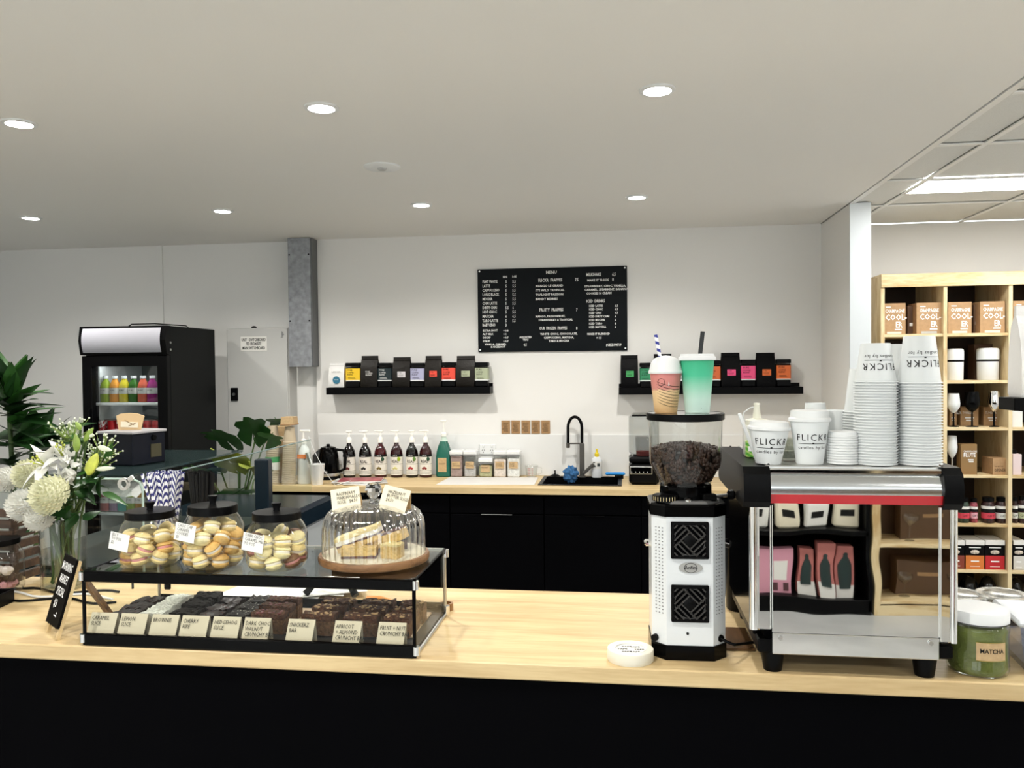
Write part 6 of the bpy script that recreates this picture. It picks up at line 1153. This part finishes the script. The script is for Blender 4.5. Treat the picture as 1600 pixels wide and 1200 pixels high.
# ------------------------------------------------------------------ matcha jar, tub and jars at the right end
q = P(1526, 1000, 1.89); o = thing('matcha_jar', 'plastic jar of green powder with a white lid and kraft label', 'jar', (q.x, 1.886, ZT)); o.scale = (.95, .95, .92); m_mat = mat('matcha_powder', (.13, .155, .035), .85, bump=.4, bscale=90, var=.3, vscale=18)
MB().lathe([(.056, .001), (.062, .004), (.0645, .012), (.0645, .022), (.063, .026), (.063, .098), (.0645, .102), (.0645, .112), (.060, .120), (.056, .124)], 40, capt=False).build('jar_wall', thin_glass('pet_clear', (.93, .95, .90), 1.5, .03, 1.3), o); MB().lathe([(.055, .004), (.0605, .014), (.0605, .100), (.054, .112), (.0, .114)], 36, capt=False).build('powder', m_mat, o); MB().lathe([(.060, .120), (.0645, .122), (.0645, .146), (.062, .150), (.0, .1505)], 40, capt=False).build('lid', m_white, o); MB().lathe([(.0655, .1225), (.0655, .1245)], 40, capb=False, capt=False).build('lid_seam', m_ink, o)
rj = .0655; g = [[(rj * math.sin(t), -rj * math.cos(t), z) for t in [-.42 + .1 * k for k in range(11)]] for z in (.045, .085)]; MB().sheet(g).build('kraft_label', m_kraftl, o); txt('MATCHA', .0145, m_ink, o, (0, 0, 0), align='CENTER', bend=lambda x, y: Vector(((rj + .0007) * math.sin(x / rj + .08), -(rj + .0007) * math.cos(x / rj + .08), .062 + y)), res=2, sx=.85, bold=.0003)
bo_ = MB(); 
for z in (.044, .086): bo_.tube([((rj + .0004) * math.sin(t), -(rj + .0004) * math.cos(t), z) for t in [-.43 + .1 * k for k in range(11)]], .0006, 4)
bo_.build('label_border', mat('gold_line', (.35, .25, .05), .5), o)
q = P(1588, 1000, 1.95); o = thing('plastic_tub', 'clear bluish plastic food tub with a white lid at the right edge of the counter', 'tub', (q.x + .10, 1.955, ZT), -.12); MB().loft([[(-.10, -.075, .001), (.10, -.075, .001), (.10, .075, .001), (-.10, .075, .001)], [(-.112, -.085, .098), (.112, -.085, .098), (.112, .085, .098), (-.112, .085, .098)]]).build('tub_wall', thin_glass('tub_clear', (.78, .82, .90), 1.5, .1, 1.5), o, smooth=0); MB().box((0, 0, .030), (.195, .145, .052), .008).build('powder', mat('pale_powder', (.52, .52, .60), .8, bump=.3, bscale=60), o); MB().box((0, 0, .104), (.236, .18, .014), .005).build('lid', mat('lid_pale', (.70, .73, .76), .4), o)
for px, nm in ((1567, 'dark glass jar with a patterned silver lid behind the plastic tub'), (1500, 'dark glass jar with a patterned silver lid peeping out behind the matcha jar')):
    q = P(px, 940, 2.22); o = thing('glass_canister', nm, 'jar', (q.x, 2.22, ZT)); hz_ = P(px, 928, 2.22).z - ZT; MB().lathe([(.055, 0), (.06, .006), (.062, hz_ - .02), (.058, hz_ - .012)], 32).build('jar_wall', mat('dark_contents', (.035, .028, .022), .15, var=.9, vscale=60), o); MB().lathe([(.064, hz_ - .014), (.066, hz_ - .012), (.066, hz_ - .002), (.060, hz_ + .002), (.045, hz_ + .001), (.04, hz_ + .004), (.001, hz_ + .004)], 32).build('lid', mat('patterned_lid', (.40, .40, .37), .25, .6, var=.7, vscale=50), o)
# black ledge with a coffee bag at the right edge
a = P(1573, 632, 2.45); zt_ = P(1573, 622, 2.45).z; zb_ = P(1573, 642, 2.45).z; o = thing('display_stand', 'black ledge of a display stand poking in at the right edge', 'display stand', (0, 0, 0)); MB().box((a.x + .25, 2.50, (zt_ + zb_) / 2), (.46, .10, zt_ - zb_), .002).build('ledge', m_blackm, o, smooth=0); MB().box((a.x + .40, 2.50, zb_ / 2), (.06, .06, zb_ - .001), .002).build('post', m_blackm, o, smooth=0); MB().box((a.x + .40, 2.50, .006), (.3, .13, .012), .002).build('foot_plate', m_blackm, o, smooth=0)
q = P(1588, 600, 2.5); tp_ = P(1595, 478, 2.5).z; o = thing('coffee_bag', 'large white coffee bag with round orange label on the right edge ledge', 'coffee bag', (q.x + .068, 2.50, zt_ + .0005)); bag_mesh(.145, tp_ - zt_, .085, 77).build('pouch', m_bagw, o, smooth=.9); MB().lathe([(.034, 0), (.034, .003)], 28, M=Matrix.Rotation(PI / 2, 3, 'X'), c=(-.012, -.044, .085)).build('round_label', mat('label_rust', (.42, .17, .02), .5), o); txt('LANSAN', .026, m_ink, o, (-.062, -.0455, .165), res=1, sp=1.1); txt('3', .026, m_inkw, o, (-.034, -.0485, .076), res=1); txt('TO', .014, m_ink, o, (-.05, -.0455, .145), res=1)
# ------------------------------------------------------------------ pine cube shelving on the right
UX0, UY0, UY1 = 1.583, 5.35, 5.84; ux = [1.583, 1.949, 2.324, 2.699, 3.074]; uz = [1.779, 1.488, 1.199, .906, .604, .318, .05]
un = thing('cube_shelf_unit', 'tall pine cube shelving unit stocked with gift boxes and jars', 'shelving unit', (0, 0, 0)); UXR = ux[-1] + .023
for x in ux: MB().box((x + .0115, (UY0 + UY1) / 2, 1.07), (.023, UY1 - UY0, 2.14), .001).build('upright', m_pinev, un, smooth=0)
for i in range(4):
    for z in uz: MB().box(((ux[i] + .023 + ux[i + 1]) / 2, (UY0 + UY1) / 2 + .002, z - .009), (ux[i + 1] - ux[i] - .023, UY1 - UY0 - .004, .018), .001).build('shelf', m_pine, un, smooth=0)
MB().box(((UX0 + UXR) / 2, UY0 - .004, 2.108), (UXR - UX0, .018, .078), .001).build('fascia', m_pine, un, smooth=0); MB().box(((UX0 + UXR) / 2, (UY0 + UY1) / 2, 2.145), (UXR - UX0, UY1 - UY0, .014), .001).build('top_board', m_pine, un, smooth=0); MB().box(((UX0 + UXR) / 2, UY1 + .002, 1.07), (UXR - UX0, .006, 2.12)).build('backing', m_brownback, un, smooth=0)
m_kb = mat('kraft_box', (.42, .255, .125), .7, var=.08, vscale=60); m_kbd = mat('kraft_box_side', (.10, .05, .025), .7)
YP = UY0 + .10
def bx_(px0, px1, pyt, z, dep, nm, label, cat, m, rz=0, Y=None, grp=None):
    Y = Y or UY0 + .03; a, b = P(px0, 600, Y), P(px1, 600, Y); h = P((px0 + px1) / 2, pyt, Y).z - z
    o = thing(nm, label, cat, ((a.x + b.x) / 2, Y + dep / 2, z + .0005), rz, grp); MB().box((0, 0, h / 2), (b.x - a.x, dep, h), .001).build('carton', m, o, smooth=0); return o, b.x - a.x, h, dep
for k, (a, b, t) in enumerate(((1379, 1415, 474), (1432, 1471, 473), (1481, 1518, 472), (1531, 1570, 471), (1583, 1618, 470))):
    o, w, h, d = bx_(a, b, t, uz[0], .15, 'cooler_gift_box', 'kraft champagne cooler box on the top shelf, %s' % ('leftmost', 'second from the left', 'third from the left', 'fourth from the left', 'cut by the right edge')[k], 'gift box', m_kb, grp='champagne cooler boxes'); f = -d / 2 - .001
    txt('CHAMPAGNE', .030, m_inkw, o, (-w * .38, f, h * .70), sx=.62, res=1, bold=.0006); txt('COOL-', .050, m_inkw, o, (-w * .38, f, h * .46), sx=.80, res=1, bold=.0012); txt('ER', .050, m_inkw, o, (w * .06, f, h * .22), sx=.72, res=1, bold=.0012)
    MB().box((w * .18, f, h * .15), (w * .3, .001, .008)).build('white_print', m_inkw, o, smooth=0); MB().box((-w * .25, f, h * .88), (w * .22, .001, .006)).build('white_print', m_inkw, o, smooth=0)
    MB().box((0, f, h * .045), (w * .62, .001, .014)).build('foot_band', mat('band_%d' % (k % 3), ((.78, .62, .52), (.45, .45, .42), (.66, .62, .52))[k % 3], .6), o, smooth=0)
for k, (a, b, t) in enumerate(((1418, 1430, 478), (1521, 1530, 476))):
    o, w, h, d = bx_(a, b, t, uz[0], .12, 'dark_gift_box', 'dark brown gift box standing back between the %s cooler boxes' % ('first two', 'third and fourth')[k], 'gift box', m_kbd, Y=UY0 + .10); MB().box((0, -d / 2 - .001, h * .35), (w * .5, .001, .02)).build('white_print', m_inkw, o, smooth=0)
def cooler(px0, px1, pyt, label):
    Y = UY0 + .09; a, b = P(px0, 600, Y), P(px1, 600, Y); h = P(px0, pyt, Y).z - uz[1]; R = (b.x - a.x) / 2; o = thing('wine_cooler', label, 'wine cooler', ((a.x + b.x) / 2, Y + .02, uz[1] + .0005), 0, 'white wine coolers')
    MB().lathe([(R * .93, 0), (R * .97, .004), (R, h * .58)], 28).build('body', m_cup, o); MB().lathe([(R * 1.0, h * .58), (R * 1.0, h * .645)], 28, capb=False, capt=False).build('black_band', m_blackp, o); MB().lathe([(R * 1.03, h * .64), (R * 1.03, h * .92), (R * .96, h * .98), (R * .8, h)], 28).build('lid', m_cup, o)
cooler(1445, 1467, 546, 'white wine cooler half hidden by the tallest cup stack'); cooler(1480, 1507, 545, 'white wine cooler at the left of the second column'); cooler(1529, 1562, 544, 'white wine cooler at the right of the second column')
o, w, h, d = bx_(1522, 1560, 538, uz[1], .10, 'dark_gift_box', 'brown gift box behind the right white wine cooler', 'gift box', m_kbd, Y=UY0 + .22); MB().box((0, -.051, h * .5), (.02, .001, .03)).build('print', m_kb, o, smooth=0)
o, w, h, d = bx_(1583, 1610, 545, uz[1], .12, 'dark_gift_box', 'dark gift box with white print behind the bag at the right edge', 'gift box', m_kbd); txt('TUMB', .03, m_inkw, o, (-w * .4, -d / 2 - .001, .08), res=1)
def goblet(px0, px1, pyt, z, m, ms, label, flute=False):
    Y = UY0 + .06; a, b = P(px0, 600, Y), P(px1, 600, Y); h = P(px0, pyt, Y).z - z; R = (b.x - a.x) / 2; o = thing('stemmed_glass', label, 'wine glass', ((a.x + b.x) / 2, Y, z + .0005), 0, 'stemmed glasses on the pine shelves')
    MB().lathe([(R * .8, 0), (R * .8, .003), (.006, .008), (.005, h * .42)], 24).build('stem', ms, o); s_ = h * .42
    MB().lathe([(.006, s_), (R * .55, s_ + h * .06), (R * .95, s_ + h * .18), (R, s_ + h * .28), (R * .82, h), (R * .76, h), (R * .9, s_ + h * .28), (.004, s_ + h * .05)], 24, capt=False).build('bowl', m, o)
goblet(1480, 1500, 615, uz[2], m_cup, m_blackp, 'white bowled wine glass on a black stem'); goblet(1507, 1531, 612, uz[2], m_blackg, m_blackp, 'all black wine glass between the white and silver ones'); goblet(1544, 1563, 611, uz[2], m_chrome, m_blackp, 'silver bowled wine glass on a black stem'); goblet(1480, 1496, 681, uz[3], m_cup, m_steel, 'white champagne flute on the shelf with the opener box'); goblet(1452, 1469, 616, uz[2], m_cup, m_steel, 'white wine glass peeping out right of the tallest cup stack')
for k, (a, b) in enumerate(((1484, 1495), (1501, 1529), (1537, 1564))):
    o, w, h, d = bx_(a, b, 636, uz[2], .08, 'glass_gift_box', 'kraft gift box behind the %s wine glass' % ('white', 'black', 'silver')[k], 'gift box', m_kb, Y=UY0 + .16)
    txt('TUMBLER', .022, m_inkw, o, (-w * .40, -d / 2 - .001, h * .62), sx=.7, res=1); MB().box((0, -d / 2 - .001, h * .42), (w * .5, .001, .008)).box((0, -d / 2 - .001, h * .28), (w * .4, .001, .008)).build('white_print', m_inkw, o, smooth=0)
o, w, h, d = bx_(1582, 1598, 644, uz[2], .12, 'white_gift_box', 'plain white box on the shelf under the black ledge', 'gift box', m_whitep); MB().box((0, 0, h + .002), (w, d, .004)).build('lid', m_white, o, smooth=0)
o, w, h, d = bx_(1502, 1527, 694, uz[3], .07, 'flute_gift_box', 'brown champagne flute box beside the white flute', 'gift box', mat('brown_box', (.26, .15, .055), .65)); txt('CHAMPAGNE', .020, m_inkw, o, (-w * .36, -d / 2 - .001, h * .72), sx=.66, res=1); txt('FLUTE', .032, m_inkw, o, (-w * .36, -d / 2 - .001, h * .58), sx=.8, res=1, bold=.0008); MB().box((w * .1, -d / 2 - .001, h * .48), (w * .36, .001, .007)).box((w * .13, -d / 2 - .001, h * .42), (w * .3, .001, .007)).build('white_print', m_inkw, o, smooth=0)
o, w, h, d = bx_(1549, 1574, 716, uz[3], .12, 'opener_gift_box', 'small kraft bottle opener box', 'gift box', m_kb, rz=.12); txt('OPENER', .026, m_ink, o, (-w * .40, -d / 2 - .001, h * .18), sx=.72, res=1); txt('THE BOTTLE', .012, m_ink, o, (-w * .40, -d / 2 - .001, h * .46), sx=.8, res=1)
o, w, h, d = bx_(1583, 1597, 710, uz[3], .10, 'pink_gift_box', 'pale pink box at the right edge of the opener shelf', 'gift box', mat('pale_pink', (.70, .58, .58), .6)); MB().box((0, 0, h + .012), (w * .5, .04, .024), .003).build('black_cap', m_blackp, o)
def pjar(px0, px1, pyt, lab, mm, label):
    Y = UY0 + .06; a, b = P(px0, 600, Y), P(px1, 600, Y); z = uz[4]; h = P(px0, pyt, Y).z - z; R = (b.x - a.x) / 2; o = thing('preserve_jar', label, 'jar', ((a.x + b.x) / 2, Y, z + .0005), 0, 'small preserve jars')
    MB().lathe([(R * .9, 0), (R, .006), (R, h * .72), (R * .75, h * .84)], 20).build('glass_body', mat('jar_fill_' + mm[0], mm[1], .15, var=.6, vscale=60), o); MB().lathe([(R * .85, h * .84), (R * .85, h * .98), (R * .5, h)], 20).build('lid', m_blackp, o); MB().lathe([(R * 1.01, h * .44), (R * 1.01, h * .64)], 20, capb=False, capt=False).build('black_label', m_ink, o); MB().lathe([(R * 1.012, h * .55), (R * 1.012, h * .66)], 20, capb=False, capt=False).build('white_label', m_whitep, o); MB().lathe([(R * 1.015, h * .18), (R * 1.015, h * .40)], 20, capb=False, capt=False).build('name_label', mat('jl_' + lab[0], lab[1], .5), o)
    txt('GIFT', h * .12, m_ink, o, (0, -R * 1.03, h * .25), align='CENTER', res=1)
RD = ('red', (.60, .05, .08)); PKL = ('pink', (.72, .40, .45)); WH = ('white', (.62, .64, .60)); GRN = ('grn', (.45, .48, .30)); dk = ('dark', (.03, .012, .012)); gd_ = ('green', (.02, .04, .025)); pk = ('pinkf', (.30, .06, .08))
pjar(1496, 1515, 777, RD, gd_, 'small jar with a red label at the left of the jar shelf'); pjar(1516, 1528, 778, PKL, pk, 'small jar with a pink label'); pjar(1534, 1555, 776, RD, dk, 'small jar with a red label in the middle of the jar shelf'); pjar(1556, 1574, 776, WH, dk, 'small jar with a white label'); pjar(1582, 1591, 776, WH, dk, 'small jar with a white label right of the upright'); pjar(1592, 1604, 774, GRN, dk, 'small jar with a sage label at the right edge')
for k, (a, b, c_, t) in enumerate(((1479, 1508, (.22, .04, .02), 'dark red'), (1509, 1539, (.62, .18, .03), 'orange'), (1540, 1571, (.50, .015, .02), 'bright red'), (1584, 1602, (.62, .60, .56), 'pale'))):
    o, w, h, d = bx_(a, b, 845, uz[5], .16, 'gift_pack', '%s and black gift pack with a white lid on the lowest full shelf' % t, 'gift pack', m_blackp, grp='coloured gift packs'); MB().box((0, -d / 2 - .0008, h * .24), (w - .004, .0016, h * .47)).build('colour_panel', mat('pack_' + t.replace(' ', '_'), c_, .5), o, smooth=0); MB().box((0, -.004, h - .012), (w, d + .004, .03), .002).build('lid', m_whitep, o, smooth=0)
    MB().ball((0, -d / 2, h * .60), .022, 10, 6, (1.2, .12, .6)).build('food_picture', mat('food_pic', (.55, .48, .40), .6, var=.6, vscale=90), o); MB().box((0, -d / 2 - .002, h * .28), (w * .42, .001, .008)).box((0, -d / 2 - .002, h * .10), (w * .5, .001, .003)).box((0, -d / 2 - .001, h * .76), (w * .6, .001, .006)).build('white_print', m_inkw, o, smooth=0)
r = random.Random(55)
for k in range(6):
    tag(MB().ball((0, 0, 0), .070, 14, 10, (.75, .8, 1.35), noise=.08, rnd=r).build('foil_gift_bag', mat('black_foil', (.006, .006, .006), .12, .3, bump=.5, bscale=18), None, ((1.72, 1.85, 2.035, 2.15, 2.262, 2.42)[k], UY0 + .13, uz[6] + .106), 0, smooth=.8), 'crumpled glossy black gift bag on the bottom pine shelf, ' + LR[k], 'gift bag', 'black gift bags on the bottom shelf')

# ------------------------------------------------------------------ gift shelving across the aisle, mirrored in the espresso machine
BY = -1.78; bd_ = .38
u2 = thing('aisle_shelf_unit', 'pine shelving across the aisle mirrored in the back of the espresso machine', 'shelving unit', (0, 0, 0))
for x in (1.55, 2.35, 3.15): MB().box((x + .02, BY - bd_ / 2, .75), (.04, bd_, 1.5), .001).build('upright', m_pinev, u2, smooth=0)
for x0 in (1.59, 2.39):
    for z in (.09, .45, .82, 1.18, 1.5): MB().box((x0 + .38, BY - bd_ / 2, z - .012), (.76, bd_, .024), .001).build('shelf', m_pine, u2, smooth=0)
    MB().box((x0 + .38, BY - .01, .038), (.76, .02, .074)).build('kickboard', m_pine, u2, smooth=0)
MB().box((2.37, BY - bd_ - .006, .75), (1.64, .01, 1.5)).build('backing', mat('brown_back', (.10, .055, .03), .7, var=.15, vscale=8), u2, smooth=0)
u3 = thing('black_gift_stand', 'black gift stand beside the pine aisle shelving, mirrored in the espresso machine', 'display stand', (0, 0, 0))
for z in (.05, .52, 1.0): MB().box((.82, BY - bd_ / 2, z), (1.42, bd_, .10 if z < .1 else .03), .002).build('shelf', m_blackp, u3, smooth=0)
for x in (.115, 1.525): MB().box((x, BY - bd_ / 2, .62), (.025, bd_, 1.2), .002).build('end_panel', m_blackp, u3, smooth=0)
MB().box((.82, BY - bd_, .62), (1.42, .012, 1.2)).build('backing', m_black, u3, smooth=0)
m_pk = mat('gift_pink', (.60, .28, .36), .5); m_pk2 = mat('gift_rose', (.50, .17, .15), .5)
for k, (x, w, h, m) in enumerate(((.95, .24, .30, m_pk), (1.17, .10, .30, m_pk2), (1.29, .10, .34, m_pk2), (1.40, .10, .32, m_pk2), (.66, .24, .30, m_pk), (.38, .22, .28, m_pk))):
    o = thing('pink_gift_box', 'pink boxed gift on the black aisle stand, %s' % ('broad one beside the rose boxes', 'left rose box', 'tallest rose box', 'right rose box', 'middle broad one', 'far broad one')[k], 'gift box', (x, BY - .10 - .02 * (k % 2), .1005)); MB().box((0, 0, h / 2), (w, .08, h), .003).build('carton', m, o, smooth=0)
    if m is m_pk2: MB().box((0, .0405, h * .14), (w, .002, h * .28)).build('white_base', m_whitep, o, smooth=0); MB().lathe([(.030, 0), (.034, .05), (.034, .12), (.022, .15), (.012, .17), (.014, .19), (.004, .20)], 14, M=Matrix.Diagonal((1, .15, 1)), c=(0, .044, h * .22)).build('bottle_picture', mat('bottle_print', (.012, .03, .028), .5), o)
    else: MB().box((.04, .0405, h * .55), (.09, .002, .13)).build('white_panel', m_whitep, o, smooth=0); MB().box((.0, .0405, h * .16), (.05, .002, .06)).box((.08, .0405, h * .16), (.04, .002, .06)).build('dark_print', mat('print_plum', (.08, .03, .035), .5), o, smooth=0)
for k in range(7): o = thing('white_gift_pack', 'white gift pack on the black stand ledge across the aisle, ' + LR[k], 'gift pack', (.28 + .19 * k, BY - .12, .5355), .1 * math.sin(k), 'white packs on the black stand'); MB().box((0, 0, .09), (.15, .07, .18 + .0), .012).build('carton', m_whitep if k % 2 else m_cream, o); MB().box((0, .036, .10), (.08, .002, .05)).build('dark_print', m_ink, o, smooth=0)
for k, (x, z) in enumerate(((1.82, .45), (1.78, .09), (2.15, .45), (2.1, .09))): o = thing('coupe_glass', 'clear coupe glass on the pine aisle shelf, %s' % ('upper left', 'lower left', 'upper right', 'lower right')[k], 'glass', (x, BY - .12, z + .0005), 0, 'coupe glasses on the aisle shelf'); MB().lathe([(.035, .001), (.03, .004), (.004, .008), (.004, .10), (.02, .11), (.055, .14), (.058, .165), (.055, .165), (.05, .142), (.004, .112)], 24, capt=False).build('glass_wall', m_jar, o)
for k, (x, z) in enumerate(((1.98, .45), (1.95, .09), (2.62, .45), (2.7, .09), (2.0, .82), (2.75, .82))): o = thing('brown_gift_box', 'brown gift box standing back on the pine aisle shelf, number %s bay' % ('upper near', 'lower near', 'upper far', 'lower far', 'high near', 'high far')[k], 'gift box', (x, BY - .26, z + .0005)); MB().box((0, 0, .11), (.42 if k < 2 else .3, .14, .22), .002).build('carton', mat('brown_carton', (.13, .075, .04), .65), o, smooth=0); MB().box((0, .071, .15), (.12, .002, .02)).build('print', m_kb, o, smooth=0)
finish_texts()
